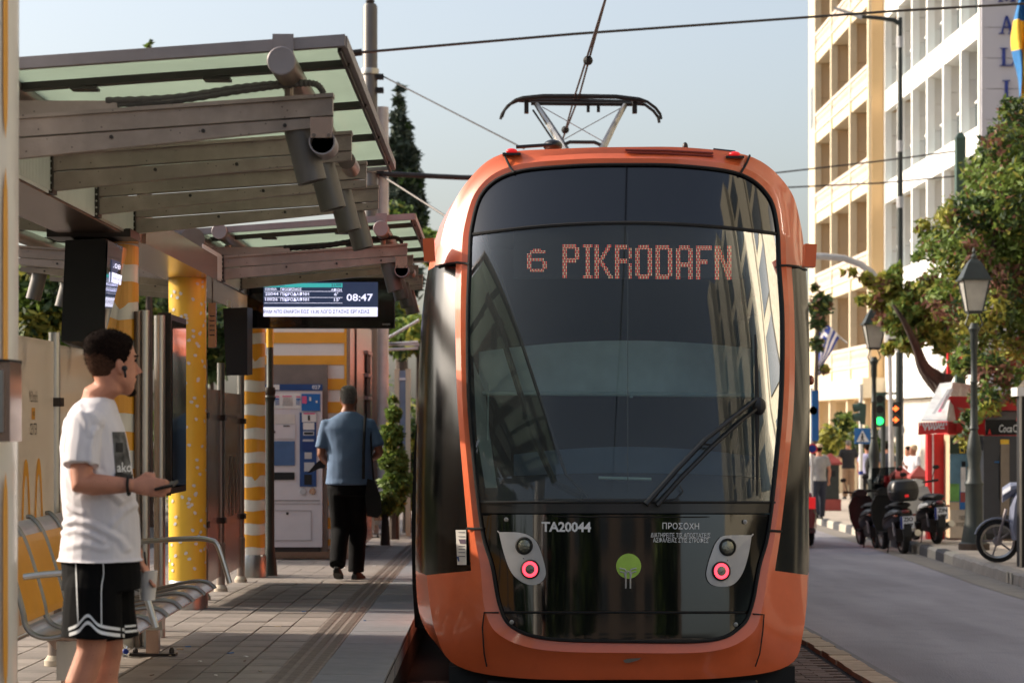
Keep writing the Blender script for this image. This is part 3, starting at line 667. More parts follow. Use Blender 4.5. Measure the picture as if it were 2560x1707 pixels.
for ch, x0, y0, sx in (('6', 1317, 622, 3.9), ('P', 1406, 610.5, 3.86), ('I', 1457, 611, 3.5), ('K', 1486, 611.5, 3.86), ('R', 1537, 612, 3.86), ('O', 1588, 612.5, 3.86), ('D', 1638.5, 613, 3.86), ('A', 1689.5, 613.5, 3.86), ('F', 1740, 614, 3.6), ('N', 1786.5, 614.5, 3.86)):
    b = MB()
    for (i, j) in led(ch):
        b.cur = 0 if (i // 1 + j // 2) % 2 == 0 else 1
        c = front(x0 + (i + .5) * sx, y0 + (j + .5) * 3.86, -.05); r_ = .0037
        b.add([c + Vector((r_, 0, 0)), c + Vector((0, 0, r_)), c - Vector((r_, 0, 0)), c - Vector((0, 0, r_))], [(0, 1, 2, 3)])
    b.build('led_letter', ['ledr', 'ledw'], dis)
# ------------------------------------------------------------------ shelters
GX = -2.42
def column(par, Y, kind, r=.145, label=None):
    z0 = pz(Y); z1 = 2.98; tp = MB()
    col = MB().lathe([(r, z0 + .22), (r, z1)], (GX, Y, 0), 28).build('column', {'fries': 'wrapwhite', 'stripe': 'wrapwhite', 'sprinkle': 'wraplemon', 'plain': 'copper'}[kind], par, smooth='auto')
    if label: tag(col, label)
    MB().lathe([(r + .012, z0), (r + .012, z0 + .2), (r + .002, z0 + .225)], (GX, Y, 0), 28).build('column_base', 'steel', col, smooth='auto')
    pt = lambda a, z, k=.003: Vector((GX + (r + k) * math.cos(a), Y + (r + k) * math.sin(a), z))
    if kind == 'stripe':
        z = z0 + .3; k = 0
        while z < 2.9:
            b = MB(); n = 30; wv = lambda a, q: .006 * math.sin(3 * a + q)
            lo = []; hi = []
            for i in range(n + 1):
                a = 2 * math.pi * i / n; drip = .055 * math.exp(-((a - 5.1) / .16) ** 2) if k % 5 == 3 else 0
                lo.append(pt(a, z - drip + wv(a, k))); hi.append(pt(a, z + .125 + wv(a, k + 2)))
            b.grid([lo, hi]); b.build('stripe', 'wrapyellow', col); z += .235; k += 1
    if kind == 'sprinkle':
        rnd = random.Random(3)
        for k in range(150):
            a = rnd.uniform(math.pi, 2 * math.pi + .3); z = z0 + .3 + (k + rnd.random() * .6) * (2.55 - z0) / 150 * 1.0; t = rnd.uniform(-.9, .9)
            b = MB(); ux = Vector((-math.sin(a), math.cos(a), 0)); L_, w = .026, .0125
            dd = lambda u, v: pt(a + (u * math.cos(t) - v * math.sin(t)) / r, z + u * math.sin(t) + v * math.cos(t), .003)
            b.add([dd(L_ * .6, 0), dd(L_ * .3, w), dd(-L_ * .4, w * .8), dd(-L_ * .7, 0), dd(-L_ * .4, -w * .8), dd(L_ * .3, -w)], [(0, 1, 2, 3, 4, 5)]); b.build('sprinkle', 'wrapwhite', col)
    if kind == 'fries':
        for a in (4.2, 4.75, 5.25, 5.75):
            zz = z0 + .25
            for L_ in (.5, .9, .95, .45):
                if zz + L_ > 2.9: break
                b = MB(); b.rings([[pt(a - w, zz + t * L_) for w in (.10 * (1 - (2 * t - 1) ** 8),)] + [pt(a + .10 * (1 - (2 * t - 1) ** 8), zz + t * L_)] for t in [i / 10 for i in range(11)]], caps=False, closed=False); b.build('fries_stripe', 'wrapyellow', col); zz += L_ + .12
    return col
def bar_x(mb, x0, x1, Y, zt0, zt1, zb0, zb1, w):      # tapering bar along X
    h = w / 2; mb.hexa([(x0, Y - h, zt0), (x0, Y + h, zt0), (x0, Y + h, zb0), (x0, Y - h, zb0)], [(x1, Y - h, zt1), (x1, Y + h, zt1), (x1, Y + h, zb1), (x1, Y - h, zb1)])
def shelter(Y0, label, near):
    t = thing('tram_shelter', label, 'shelter', (GX, Y0 + 2, pz(Y0 + 2)), 'stop shelters along the platform')
    ys = [Y0 + 1.32 * k for k in range(4)]
    # girder
    MB().bb(GX - .19, GX + .19, Y0 - .4, Y0 + 4.4, 2.875, 3.03).build('girder', 'copper', t)
    for k in range(4):                                    # side plates between the beams, ribbed or plain
        ya = ys[k] - 1.24 if k == 0 else ys[k - 1] + .06; yb = ys[k] - .06
        for sx in (-1, 1):
            x = GX + sx * .195; pan = MB().bb(x, x + sx * .006, ya, yb, 2.885, 3.10).build('girder_plate', 'white' if k != 3 else 'frost', t)
            if k in (1, 3) or not near:
                r_ = MB(); q = ya + .03
                while q < yb: r_.bb(x + sx * .006, x + sx * .014, q, q + .012, 2.9, 3.09); q += .035
                r_.build('rib', 'white', pan)
    for k, y in enumerate(ys):
        for sx in (-1, 1):
            zr = 3.075; xe = GX + sx * 1.70; xs = GX + sx * .2
            b = MB(); bar_x(b, xs, xe, y, 2.99, 3.095, 2.90, 3.055, .05)      # lower web
            bm = b.build('beam', 'beam', t)
            b = MB(); bar_x(b, xs, xe, y, zr, 3.178, 2.998, 3.102, .062); b.build('beam_web', 'beam', bm)
            b = MB(); bar_x(b, xs, xe + sx * .004, y, zr + .017, 3.197, zr, 3.18, .10); b.build('beam_flange', 'beam', bm)
            MB().bb(xs - sx * .001, xs + sx * .02, y - .06, y + .06, 2.885, 3.1).build('end_plate', 'dark', bm)
            bb_ = MB()
            for q in range(6): bb_.lathe([(.006, -.066), (.006, -.058)], (xs + sx * .01, y, 2.90 + q * .036), 6, 'Y')
            bb_.build('bolt_row', 'steel', bm)
            for q in (.35, .62, .86):
                x = xs + (xe - xs) * q; MB().lathe([(.009, -.034), (.009, -.025)], (x, y, 2.97 + .1 * q), 8, 'Y').build('bolt', 'dark', bm)
            # hanging cylinder under the beam
            xc = GX + sx * 1.575
            cyl = MB(); cyl.rings([[Vector((xc + sx * (.03 - h_ * .26) + r_ * math.cos(a_), y + .05 + r_ * math.sin(a_), 2.815 + h_ + sx * .0 + .26 * r_ * math.cos(a_) * sx)) for a_ in [2 * math.pi * i / 22 for i in range(22)]] for r_, h_ in ((.050, .01), (.050, .0), (.0635, 0), (.0635, .31), (.05, .31))]); cyl.build('hanging_cylinder', 'lampcyl', t, smooth='auto')
            # stub under the long tube
            MB().lathe([(.02, 0), (.02, .07)], (GX + sx * 1.505, y, 3.175), 10).build('stub', 'tube', bm, smooth='auto')
            MB().lathe([(.03, 0), (.03, .09)], (GX + sx * .25, y, 3.09), 10).build('stub', 'tube', bm, smooth='auto')
    for sx in (-1, 1):
        for xo, zc, r_ in ((1.505, 3.288, .06), (.22, 3.265, .06)):
            x = GX + sx * xo
            tb_ = MB().tube([(x, Y0 - .36, zc), (x, Y0 + 4.3, zc)], r_, 24, caps=False).build('roof_tube', 'tube', t, smooth='auto')
            MB().lathe([(.0, -.002), (r_ - .003, -.004), (r_ + .002, 0), (r_ + .002, .012)], (x, Y0 - .365, zc), 24, 'Y').build('tube_cap', 'fascia', tb_, smooth='auto')
        x = GX + sx * 1.66; r_ = .06
        MB().tube([(x, Y0 + 1.55, 3.08), (x, Y0 + 1.95, 3.08)], .045, 14).build('edge_tube', 'tube', t, smooth='auto')
        o = MB().lathe([(.052, .22), (.052, 0), (.058, -.001), (.058, .22)], (x + .0, Y0 - .12, 2.975), 24, 'Y', caps=False).build('open_tube', 'fascia', t, smooth='auto')
        MB().bb(x - .05, x + .045, Y0 - .125, Y0 - .115, 2.99, 3.08).build('bracket_plate', 'copper', o)
        MB().lathe([(.0, .1), (.052, .1)], (x, Y0 - .12, 2.975), 20, 'Y').build('tube_back', 'matblack', o)
        for q in (-.035, .03): MB().lathe([(.009, -.012), (.009, -.004)], (x + q, Y0 - .12, 3.0), 8, 'Y').build('bolt', 'tube', o)
        # glass roof: rising outwards
        zg = lambda xo: 3.278 + .11 * (xo - .2) / 1.55
        ey = [Y0 - .22, Y0 + .25, Y0 + 1.6, Y0 + 2.93, Y0 + 4.2, Y0 + 4.62]
        for a, c in zip(ey, ey[1:]):
            p = MB().grid([[(GX + sx * .02, a + .02, zg(0)), (GX + sx * 1.75, a + .02, zg(1.75))], [(GX + sx * .02, c - .02, zg(0)), (GX + sx * 1.75, c - .02, zg(1.75))]], thick=(0, 0, .012)).build('glass_pane', 'cglass', t)
        for y in ey[1:-1]:
            b = MB(); bar_x(b, GX + sx * .02, GX + sx * 1.76, y, zg(0) - .002, zg(1.75) - .002, zg(0) - .035, zg(1.75) - .035, .07); b.build('glazing_bar', 'dark', t)
            for q in (.5, 1.1): MB().bb(GX + sx * q, GX + sx * (q + .12), y - .05, y + .05, zg(q) - .05, zg(q) - .036).build('clip', 'dark', t)
        b = MB(); bar_x(b, GX, GX + sx * 1.77, Y0 - .245, zg(0) + .03, zg(1.75) + .03, zg(0) - .02, zg(1.75) - .02, .05); b.build('fascia', 'fascia', t)
        b = MB(); bar_x(b, GX, GX + sx * 1.77, Y0 + 4.64, zg(0) + .03, zg(1.75) + .03, zg(0) - .02, zg(1.75) - .02, .04); b.build('fascia', 'fascia', t)
        x = GX + sx * 1.765; MB().bb(x - .012, x + .012, Y0 - .22, Y0 + 4.62, zg(1.75) - .02, zg(1.75) + .03).build('edge_trim', 'fascia', t)
        MB().bb(x - sx * .03, x - sx * .015, Y0 - .22, Y0 + 4.62, zg(1.75) - .04, zg(1.75) - .0).build('edge_trim_inner', 'dark', t)
        MB().bb(GX + sx * 1.46, GX + sx * 1.55, Y0 - .29, Y0 - .272, zg(1.5) - .06, zg(1.5) + .045).build('tube_clip', 'fascia', t)
    MB().tube([(GX, Y0 - .3, 3.2), (GX, Y0 + 4.4, 3.2)], .10, 24).build('spine_tube', 'tube', t, smooth='auto')
    MB().bb(GX + .1, GX + .75, Y0 - .03, Y0 + .03, 3.1, 3.165).build('cable_tray', 'beam', t)
    for q in (0, .016):
        pts = [(GX + .7, Y0 - .01 - q, 3.15 + q), (GX + 1.0, Y0 - .02, 3.165 + q), (GX + 1.3, Y0 - .02, 3.21 + q), (GX + 1.5, Y0 - .02, 3.235 + q * .5), (GX + 1.62, Y0 - .02, 3.24), (GX + 1.66, Y0, 3.2)]
        pts = crom(pts, 12, False); rr = [.016 if i % 2 else .0125 for i in range(len(pts))]
        MB().tube(pts, rr, 8).build('corrugated_conduit', 'matblack' if not near else mat('conduit', (84, 80, 76), .7) if q == 0 else bpy.data.materials['conduit'], t)
    return t
s1 = shelter(10.25, 'nearest glass-roofed stop shelter, its weathered steel beams filling the upper left', True)
column(s1, 14.75, 'stripe', .145, 'column wrapped in yellow and white hoops')
s2 = shelter(18.8, 'second glass-roofed stop shelter further along the platform, above the hanging arrivals screen', False)
column(s2, 18.2, 'sprinkle', .148, 'yellow column printed with white sesame seeds')
column(s2, 23.0, 'stripe', .13, 'far striped column')
pyl = thing('wrapped_pylon', 'tall pylon at the left margin wrapped in white with long yellow fries stripes', 'pylon', (-2.05, 8.5, pz(8.5)))
MB().lathe([(.29, pz(8.5)), (.30, 4.2)], (-2.05, 8.5, 0), 40).build('shaft', 'wrapwhite', pyl, smooth='auto')
for a in (4.15, 4.55, 4.95, 5.32, 5.62, 5.88):
    zz = pz(8.5) + .1 + (a * 7.3 % 1) * .3
    for L_ in (.8, 1.0, .9, .7):
        if zz + L_ > 4.1: break
        wd = .05; b = MB(); b.rings([[Vector((-2.05 + .303 * math.cos(a + q), 8.5 + .303 * math.sin(a + q), zz + t_ * L_)) for q in (-wd * (1 - abs(2 * t_ - 1) ** 8), wd * (1 - abs(2 * t_ - 1) ** 8))] for t_ in [i / 12 for i in range(13)]], caps=False, closed=False); b.build('fries_stripe', 'wrapyellow', pyl); zz += L_ + .1
tb_ = thing('ticket_validator', 'small metal box fixed to the wrapped pylon at the left margin', 'box', P(0, 1100, 8.15))
MB().bb(P(-90, 0, 8.1).x, P(25, 0, 8.1).x, 8.1, 8.3, P(0, 1104, 8.1).z, P(0, 900, 8.1).z).build('case', 'copper', tb_)
MB().bb(P(-90, 0, 8.1).x, P(26, 0, 8.1).x, 8.09, 8.3, P(0, 904, 8.1).z, P(0, 898, 8.1).z).build('lid', 'matblack', tb_)
MB().bb(P(-40, 0, 8.1).x, P(10, 0, 8.1).x, 8.085, 8.1, P(0, 1080, 8.1).z, P(0, 925, 8.1).z).build('cover', 'steel', tb_)
MB().bb(GX - .19, GX + .21, 14.65, 18.4, 2.875, 3.06).build('link_girder', 'copper', s1)
# M-branded windbreak panels on posts
def rawbox(nm, m, par, *a): return MB().bb(*a).build(nm, m, par)
def panel_run(X, posts, label, m, lower=.25, upper=1.86, group='windbreak panels on the platform', deco=None):
    t = thing('windbreak', label, 'windbreak', (X, sum(posts) / len(posts), pz(posts[0])), group)
    for y in posts:
        z = pz(y); p = MB().lathe([(.034, z), (.034, 2.27)], (X, y, 0), 18).build('post', 'steel', t, smooth='auto')
        MB().lathe([(.06, z), (.06, z + .03), (.038, z + .06)], (X, y, 0), 16).build('post_foot', 'concrete', p, smooth='auto')
        MB().lathe([(.036, z + .0), (.042, z + .42), (.034, z + .43)], (X, y, 0), 16).build('post_sleeve', 'beam', p, smooth='auto')
        for zz in (z + .6, z + 1.5): MB().bb(X - .02, X + .045, y - .06, y + .06, zz, zz + .05).build('clamp', 'dark', p)
    for a, c in zip(posts, posts[1:]):
        if a == 22.0: continue
        z = pz(a); MB().bb(X - .008, X + .004, a + .045, c - .045, z + lower, z + upper).build('panel', m, t)
    return t
def arches(par, X, y0, y1, z0, z1, m='wrapyellow', w=.03, nm='arches_print'):
    b = MB(); ym = (y0 + y1) / 2
    for a, c in ((y0, ym), (ym, y1)):
        L_ = []; 
        for i in range(17):
            t = i / 16; yy = a + (c - a) * t; zz = z0 + (z1 - z0) * (1 - abs(2 * t - 1) ** 2.6); L_.append((yy, zz))
        inn = [(a + (c - a) * (.5 + (t / 16 - .5) * .62), z0 + (z1 - z0) * .9 * (1 - abs(2 * t / 16 - 1) ** 2.6)) for t in range(17)]
        b.grid([[(X, y, z) for y, z in L_], [(X, y, z) for y, z in inn]])
    return b.build(nm, m, par)
w1 = panel_run(-2.56, [12.15, 13.45, 14.75, 16.0], 'frosted white windbreak with yellow arches and small black lettering behind the near bench', 'frost')  # last post and panel added behind the striped column to shade the slabs
arches(w1, -2.551, 12.42, 13.12, .66, 1.55)
put_text('panel_text', "McDonald's", lambda u, v: Vector((-2.551, 12.68 + .24 * u, 1.86 + .065 * v)), 'black', w1)
MB().add([(-2.551, 12.75, 1.765), (-2.551, 12.84, 1.765), (-2.551, 12.84, 1.83), (-2.551, 12.75, 1.83)], [(0, 1, 2, 3)]).build('print_square', 'wrapyellow', w1)
put_text('panel_text', "METRO", lambda u, v: Vector((-2.549, 12.765 + .06 * u, 1.785 + .025 * v)), 'black', w1)
put_text('panel_text', "CENTER", lambda u, v: Vector((-2.551, 12.70 + .2 * u, 1.68 + .065 * v)), 'black', w1)
arches(w1, -2.551, 13.75, 14.5, .66, 1.55)
MB().bb(-2.57, -2.54, 12.2, 14.7, .59, .60).build('bottom_rail', 'steel', w1)
w2 = panel_run(-2.42, [18.45, 19.2, 20.4, 22.0, 23.5], 'dark reflective steel windbreak on four posts beyond the seed-printed column', 'copper', .12, 1.75)  # first post and panel added behind the yellow column to shade the slabs
put_text('panel_text', "McDonald's", lambda u, v: Vector((-2.412, 20.9 + .7 * u, 1.78 + .04 * v)), 'black', w2)
arches(w2, -2.412, 20.95, 21.6, .9, 1.45, 'tube')
# poster case on two posts
pc = thing('poster_case', 'glossy dark poster case on two bright steel posts between the striped and the yellow columns', 'display case', (-2.22, 15.4, pz(15.4)))
for y in (14.75, 15.45): MB().lathe([(.038, pz(y)), (.038, 2.46)], (-2.24, y, 0), 20).build('post', 'steel', pc, smooth='auto')
MB().lathe([(.02, pz(15.1)), (.02, 2.45)], (-2.27, 14.68, 0), 12).build('post', 'tube', pc, smooth='auto')
case = MB().bb(-2.25, -2.17, 15.5, 16.25, 1.27, 2.47).build('case', 'dark', pc)
MB().bb(-2.169, -2.165, 15.54, 16.21, 1.31, 2.43).build('glazing', 'gloss', case)
MB().bb(-2.26, -2.17, 15.49, 15.5, 1.26, 2.48).build('case_frame', 'black', case)
sg = thing('notice_plate', 'small pale notice plate hanging just right of the seed-printed yellow column', 'notice', P(530, 870, 18.7))
MB().box(P(531, 813, 18.7), (.02 * 3.2, .04, .36)).build('plate', 'copper', sg); 
for k in range(5): MB().box(P(531, 790 + k * 12, 18.7) - Vector((0, .022, 0)), (.04, .002, .008)).build('print_line', 'dark', sg)
MB().tube([P(531, 757, 18.7), P(531, 700, 18.7)], .006, 6).build('hanger', 'dark', sg)
# benches with steel ribs and printed seat panels
def bench(y0, n, X, label, rot=0):
    t = thing('bench', label, 'bench', (X, y0 + n * .255, pz(y0 + 1)))
    z = pz(y0 + 1.3)
    prof_ = [(-.60, .905), (-.575, .90), (-.52, .83), (-.46, .66), (-.415, .50), (-.40, .43), (-.36, .385), (-.28, .37), (-.15, .40), (0, .43), (.08, .425), (.12, .40), (.13, .385)]
    pr = crom([(x + X - .12, z + h) for x, h in prof_], 4, False)
    for k in range(n + 1):
        y = y0 + k * .51; rl = MB()
        for dy in (-.018, .018): rl.tube([(x, y + dy, h) for x, h in pr], .011, 8)
        rl.build('rib', 'rib', t, smooth='auto')
    for k in range(n):
        y = y0 + k * .51; a, c = y + .03, y + .48; m_ = len(pr)
        back = MB().grid([[(x, yy, h - .004) for x, h in pr[4:20]] for yy in (a, (a + c) / 2, c)], thick=(-.004, 0, 0)).build('seat_back', 'steel', t)
        st_ = MB().grid([[(x + .004, yy, h + .0) for x, h in pr[8:20]] for yy in (a + .004, c - .004)], thick=(.0015, 0, 0)).build('printed_sticker', 'wrapyellow', back)
        put_text('sticker_text', "McDonald's", lambda u, v: Vector((pr[12][0] + .0075 + .035 * (1 - v) * .35, a + .1 + .25 * u, pr[13][1] - .02 + .05 * v)), 'dark', back)
        MB().grid([[(x, yy, h - .004) for x, h in pr[20:30]] for yy in (a, c)], thick=(0, 0, -.004)).build('seat_pan', 'steel', t)
        MB().grid([[(x, yy, h - .004) for x, h in pr[30:46]] for yy in (a, c)], thick=(0, 0, -.004)).build('seat_front', 'copper', t)
        for x_ in (.0, -.1, -.2): MB().tube([(X + x_, a, z + .385), (X + x_, c, z + .385)], .008, 6).build('seat_rail', 'steel', t)
    for y in (y0, y0 + n * .51):
        q = [(X - .53, z + .66), (X - .40, z + .675), (X - .12, z + .69), (X - .02, z + .68), (X + .03, z + .64), (X + .10, z + .42)]
        MB().tube([(x, y, h) for x, h in crom(q, 4, False)], .016, 8).build('armrest', 'steel', t, smooth='auto')
    for y in (y0 + .3, y0 + n * .51 - .02):
        l = MB().bb(X - .40, X - .325, y - .04, y + .04, pz(y), z + .36).build('leg', 'copper', t)
        MB().bb(X - .42, X - .30, y - .055, y + .055, z + .14, z + .33).build('leg_box', 'steel', l)
        MB().bb(X - .50, X - .22, y - .05, y + .05, pz(y) + .002, pz(y) + .016).build('base_plate', 'dark', l)
        for q in (-.47, -.25): MB().lathe([(.016, pz(y) + .015), (.016, pz(y) + .035), (.008, pz(y) + .05)], (X + q, y, 0), 8).build('bolt', 'dark', l)
        MB().add([(X - .5, y - .03, z + .36), (X - .1, y - .03, z + .36), (X - .2, y - .03, z + .28), (X - .42, y - .03, z + .28), (X - .5, y + .03, z + .36), (X - .1, y + .03, z + .36), (X - .2, y + .03, z + .28), (X - .42, y + .03, z + .28)], [(0, 1, 2, 3), (7, 6, 5, 4), (0, 4, 5, 1), (1, 5, 6, 2), (2, 6, 7, 3), (3, 7, 4, 0)]).build('cradle', 'copper', l)
    return t
bench(11.05, 6, -1.72, 'steel bench with yellow printed backrests beside the young man in a white T-shirt')
bench(35.0, 4, -1.55, 'far pale metal bench among the shrubs beyond the ticket machine')
# wrapped-column feet, hanging screens
def hscreen(label, x0, x1, y0, y1, z0, z1, lean=0.):
    t = thing('display_screen', label, 'screen', ((x0 + x1) / 2, (y0 + y1) / 2, z0), 'hanging arrivals screens'); return t
h1 = hscreen('black arrivals screen seen from the side under the nearest shelter, above the young man', -2.6, -2.3, 13.3, 14.2, 2.2, 2.75)
s_ = MB()
A = [Q(150, 552, 13.6), Q(243, 548, 13.6), Q(240, 770, 13.6), Q(226, 786, 13.6), Q(140, 783, 13.6)]
B2 = [Q(190, 556, 14.6) , Q(292, 572, 14.6), Q(262, 790, 14.6), Q(250, 800, 14.6), Q(170, 800, 14.6)]
MB().hexa(A, B2).build('case', 'matblack', h1)
fa, fb, fc, fd = Q(246, 553, 13.59), Q(291, 572, 14.58), Q(262, 786, 14.58), Q(236, 784, 13.62)
off_ = Vector((.006, -.004, 0))
def hq(u, v, k=1.): return fd.lerp(fc, u).lerp(fa.lerp(fb, u), v) + off_ * k
MB().add([hq(0, 0), hq(1, 0), hq(1, 1), hq(0, 1)], [(0, 1, 2, 3)]).build('screen_face', 'gloss', h1)
MB().add([hq(.2, .60, 2), hq(.78, .60, 2), hq(.82, .83, 2), hq(.2, .83, 2)], [(0, 1, 2, 3)]).build('screen_image', 'scr', h1)
MB().add([hq(.2, .60, 3), hq(.78, .60, 3), hq(.79, .70, 3), hq(.2, .70, 3)], [(0, 1, 2, 3)]).build('screen_ticker', 'scrw', h1)
put_text('screen_text', '.08', lambda u, v: hq(.25 + .4 * u, .75 + .05 * v, 3), 'scrw', h1)
put_text('screen_text', 'ΡΑΜ ΑΠΟ', lambda u, v: hq(.24 + .5 * u, .63 + .03 * v, 4), 'scr', h1)
MB().box(Q(215, 540, 14.0), (.5, .35, .05)).build('mounting_plate', 'dark', h1)
for x in (198, 212, 226): MB().tube([Q(x, 530, 14), Q(x, 556, 14)], .012, 6).build('mounting_stud', 'dark', h1)
h2 = hscreen('lit arrivals screen reading 08:47 hanging across the platform', -2.2, -.9, 20.5, 20.75, 2.57, 3.05)
Ym = 20.5; a0, a1 = P(618, 819, Ym), P(985, 700, Ym)
MB().bb(a0.x, a1.x, Ym, Ym + .22, a0.z, a1.z + .02).build('case', 'matblack', h2)
MB().bb(a0.x + .004, a1.x - .004, Ym - .006, Ym, a0.z + .004, a1.z).build('bezel', 'gloss', h2)
def sp(px, py, k=1): return P(px, py, Ym) + Vector((0, -.008 - .002 * k, 0))
def r4(x, y): return (480 + x / 3.409, 500 + y / 3.409)
def srect(nm, x0, y0, x1, y1, m, k=1):
    a = r4(x0, y0); c = r4(x1, y1); return MB().add([sp(a[0], a[1], k), sp(c[0], a[1], k), sp(c[0], c[1], k), sp(a[0], c[1], k)], [(0, 3, 2, 1)]).build(nm, m, h2)
srect('screen_image', 610, 700, 1585, 915, 'scr'); srect('screen_ticker', 610, 913, 1582, 993, 'scrw'); srect('screen_header', 610, 710, 1283, 745, 'teal', 2)
for y in (778, 830, 877): srect('screen_rule', 615, y, 1283, y + 3, 'scrw', 2)
for s_, x0, x1, y0, y1, m_ in (('ΣΥΝΤΑΓΜΑ', 620, 790, 715, 736, 'scr'), ('21/09', 1188, 1272, 715, 738, 'scr'), ('ΟΧΗΜΑ', 624, 724, 750, 770, 'scrw'), ('ΠΡΟΟΡΙΣΜΟΣ', 755, 935, 750, 773, 'scrw'), ('ΑΦΙΞΗ', 1187, 1275, 755, 777, 'scrw'),
        ('20044', 625, 738, 787, 815, 'scrw'), ('ΠΙΚΡΟΔΑΦΝΗ', 755, 998, 787, 817, 'scrw'), ("6'", 1212, 1245, 790, 817, 'scrw'), ('10026', 625, 732, 834, 860, 'scrw'), ('ΠΙΚΡΟΔΑΦΝΗ', 755, 998, 834, 863, 'scrw'), ("15'", 1212, 1260, 836, 864, 'scrw'),
        ('08:47', 1318, 1542, 800, 862, 'scrw'), ('ΡΑΜ ΑΠΟ ΕΝΑΡΞΗ ΕΩΣ 13:30 ΛΟΓΩ ΣΤΑΣΗΣ ΕΡΓΑΣΙΑΣ', 612, 1515, 936, 968, 'scr'), ('aesys', 1622, 1690, 1052, 1072, 'letter')):
    a = r4(x0, y0); c = r4(x1, y1); put_text('screen_text', s_, (lambda a, c: lambda u, v: sp(a[0] + (c[0] - a[0]) * u, c[1] + (a[1] - c[1]) * v, 4))(a, c), m_, h2, bold=.015)
MB().bb(-1.75, -1.6, Ym + .05, Ym + .15, 3.0, 3.12).build('hanger', 'dark', h2)
h3 = hscreen('unlit black screen seen edge-on beneath the second shelter, left of the lit one', -2.4, -2.15, 19.4, 19.8, 2.2, 2.7)
MB().hexa([Q(512, 708, 19.5), Q(568, 706, 19.5), Q(568, 862, 19.5), Q(520, 862, 19.5)], [Q(530, 708, 20.3), Q(580, 708, 20.3), Q(580, 860, 20.3), Q(536, 860, 20.3)]).build('case', 'matblack', h3)
MB().tube([Q(526, 706, 19.6), Q(526, 690, 19.6)], .02, 6).build('hanger', 'white', h3)
# ------------------------------------------------------------------ ticket booth and machine
YB = 27.2
def rb(px): return (px - VX) * YB / F
zb = pz(YB); bt = thing('ticket_booth', 'booth wrapped in yellow and white stripes behind the ticket machine', 'booth', (-2.1, YB + 2, zb))
x0, x1 = rb(672), rb(872); ztop = 3.02
MB().bb(x0 - .3, x1, YB + .16, YB + 5, zb, ztop).build('wall', 'copper', bt)
MB().bb(x0 - .3, x1 + .001, YB + .1, YB + .16, zb + .12, ztop).build('front_cladding', 'wrapwhite', bt)
for k, (ya, yb) in enumerate([(830, 857), (888, 911), (946, 974), (1004, 1032), (1062, 1090), (1120, 1148), (1178, 1206), (1236, 1264), (1294, 1322), (1348, 1364)]):
    MB().bb(x0 - .3, x1 - .06, YB + .085, YB + .098, P(0, yb, YB).z, P(0, ya, YB).z).build('stripe', 'wrapyellow', bt)
MB().bb(x1 - .06, x1 - .03, YB + .083, YB + .098, zb + .1, ztop).build('corner_trim', 'wrapyellow', bt)
MB().bb(x1 - .03, x1 + .01, YB + .08, YB + .098, zb, ztop).build('corner_trim', 'copper', bt)
for k in range(7):
    z = .6 + k * .30; MB().bb(x1 + .001, x1 + .03, YB + 3.3, YB + 4.2, z, z + .24).build('vent', 'matblack', bt); MB().bb(x1 + .002, x1 + .05, YB + 3.25, YB + 4.25, z + .245, z + .29).build('vent_bar', 'fascia', bt)
MB().bb(x1 + .001, x1 + .02, YB + 1.2, YB + 1.24, zb, ztop).build('side_joint', 'dark', bt)
tm_ = thing('ticket_machine', 'white and blue ticket vending machine numbered 027', 'ticket machine', (-2.3, YB, zb))
def c7(x, y): return (480 + x / 3.137, 900 + y / 3.137)
def tq(nm, xa, ya, xb, yb, m, k=0, par=None, d=.01):
    a = P(*c7(xa, ya), YB); c = P(*c7(xb, yb), YB); return MB().bb(a.x, c.x, YB - .004 * k - d, YB - .004 * k, c.z, a.z).build(nm, m, par or tm_)
a = P(*c7(560, 35), YB); c = P(*c7(1062, 1500), YB)
MB().bb(a.x, c.x, YB, YB + .1, c.z, a.z).build('housing', mat('housing', (128, 116, 108), .45, .4), tm_)
tq('cabinet', 560, 240, 1025, 1462, 'machine', 1, d=.08)
tm_b = YB - .08
def tq2(nm, xa, ya, xb, yb, m, k=0):
    a = P(*c7(xa, ya), YB); c = P(*c7(xb, yb), YB); return MB().bb(a.x, c.x, tm_b - .012 - .005 * k, tm_b - .004, c.z, a.z).build(nm, m, tm_)
tq2('header', 560, 190, 1028, 238, 'navy', 1); tq2('header_card', 628, 193, 692, 233, 'paper', 2)
put_text('machine_number', '027', lambda u, v: P(*c7(947 + 65 * u, 228 - 30 * v), YB) + Vector((0, -.105, 0)), 'letterw', tm_, bold=.02)
tq2('notice', 632, 262, 855, 378, 'paper', 0)
for xa, xb, ya, m_ in ((715, 788, 280, 'pink'), (655, 690, 282, 'pink'), (822, 855, 284, 'pink'), (655, 690, 300, 'blue'), (822, 855, 302, 'blue')): tq2('notice_print', xa, ya, xb, ya + 9, m_, 1)
for k in range(7): tq2('notice_line', 715, 300 + k * 9, 795, 302 + k * 9, 'fascia', 1)
for k in range(5): tq2('notice_line', 655, 312 + k * 9, 690, 315 + k * 9, 'blue', 1); tq2('notice_line', 822, 312 + k * 9, 853, 315 + k * 9, 'blue', 1)
tq2('blue_notice', 865, 265, 1010, 398, 'blue', 1); tq2('notice_card', 868, 283, 905, 340, 'pink', 2); tq2('notice_card', 925, 290, 940, 320, 'paper', 2); tq2('notice_card', 975, 318, 990, 335, 'paper', 2)
tq2('recess_panel', 640, 425, 812, 500, mat('beige', (206, 196, 186), .5), 0); tq2('coin_panel', 640, 505, 815, 615, 'machine', 1); tq2('slot', 722, 512, 772, 520, 'dark', 2); tq2('lock', 642, 555, 660, 572, 'dark', 2)
tq2('screen', 638, 635, 812, 825, mat('machine_screen', (70, 100, 140), .25), 1); tq2('tray', 636, 878, 810, 936, 'matblack', 1)
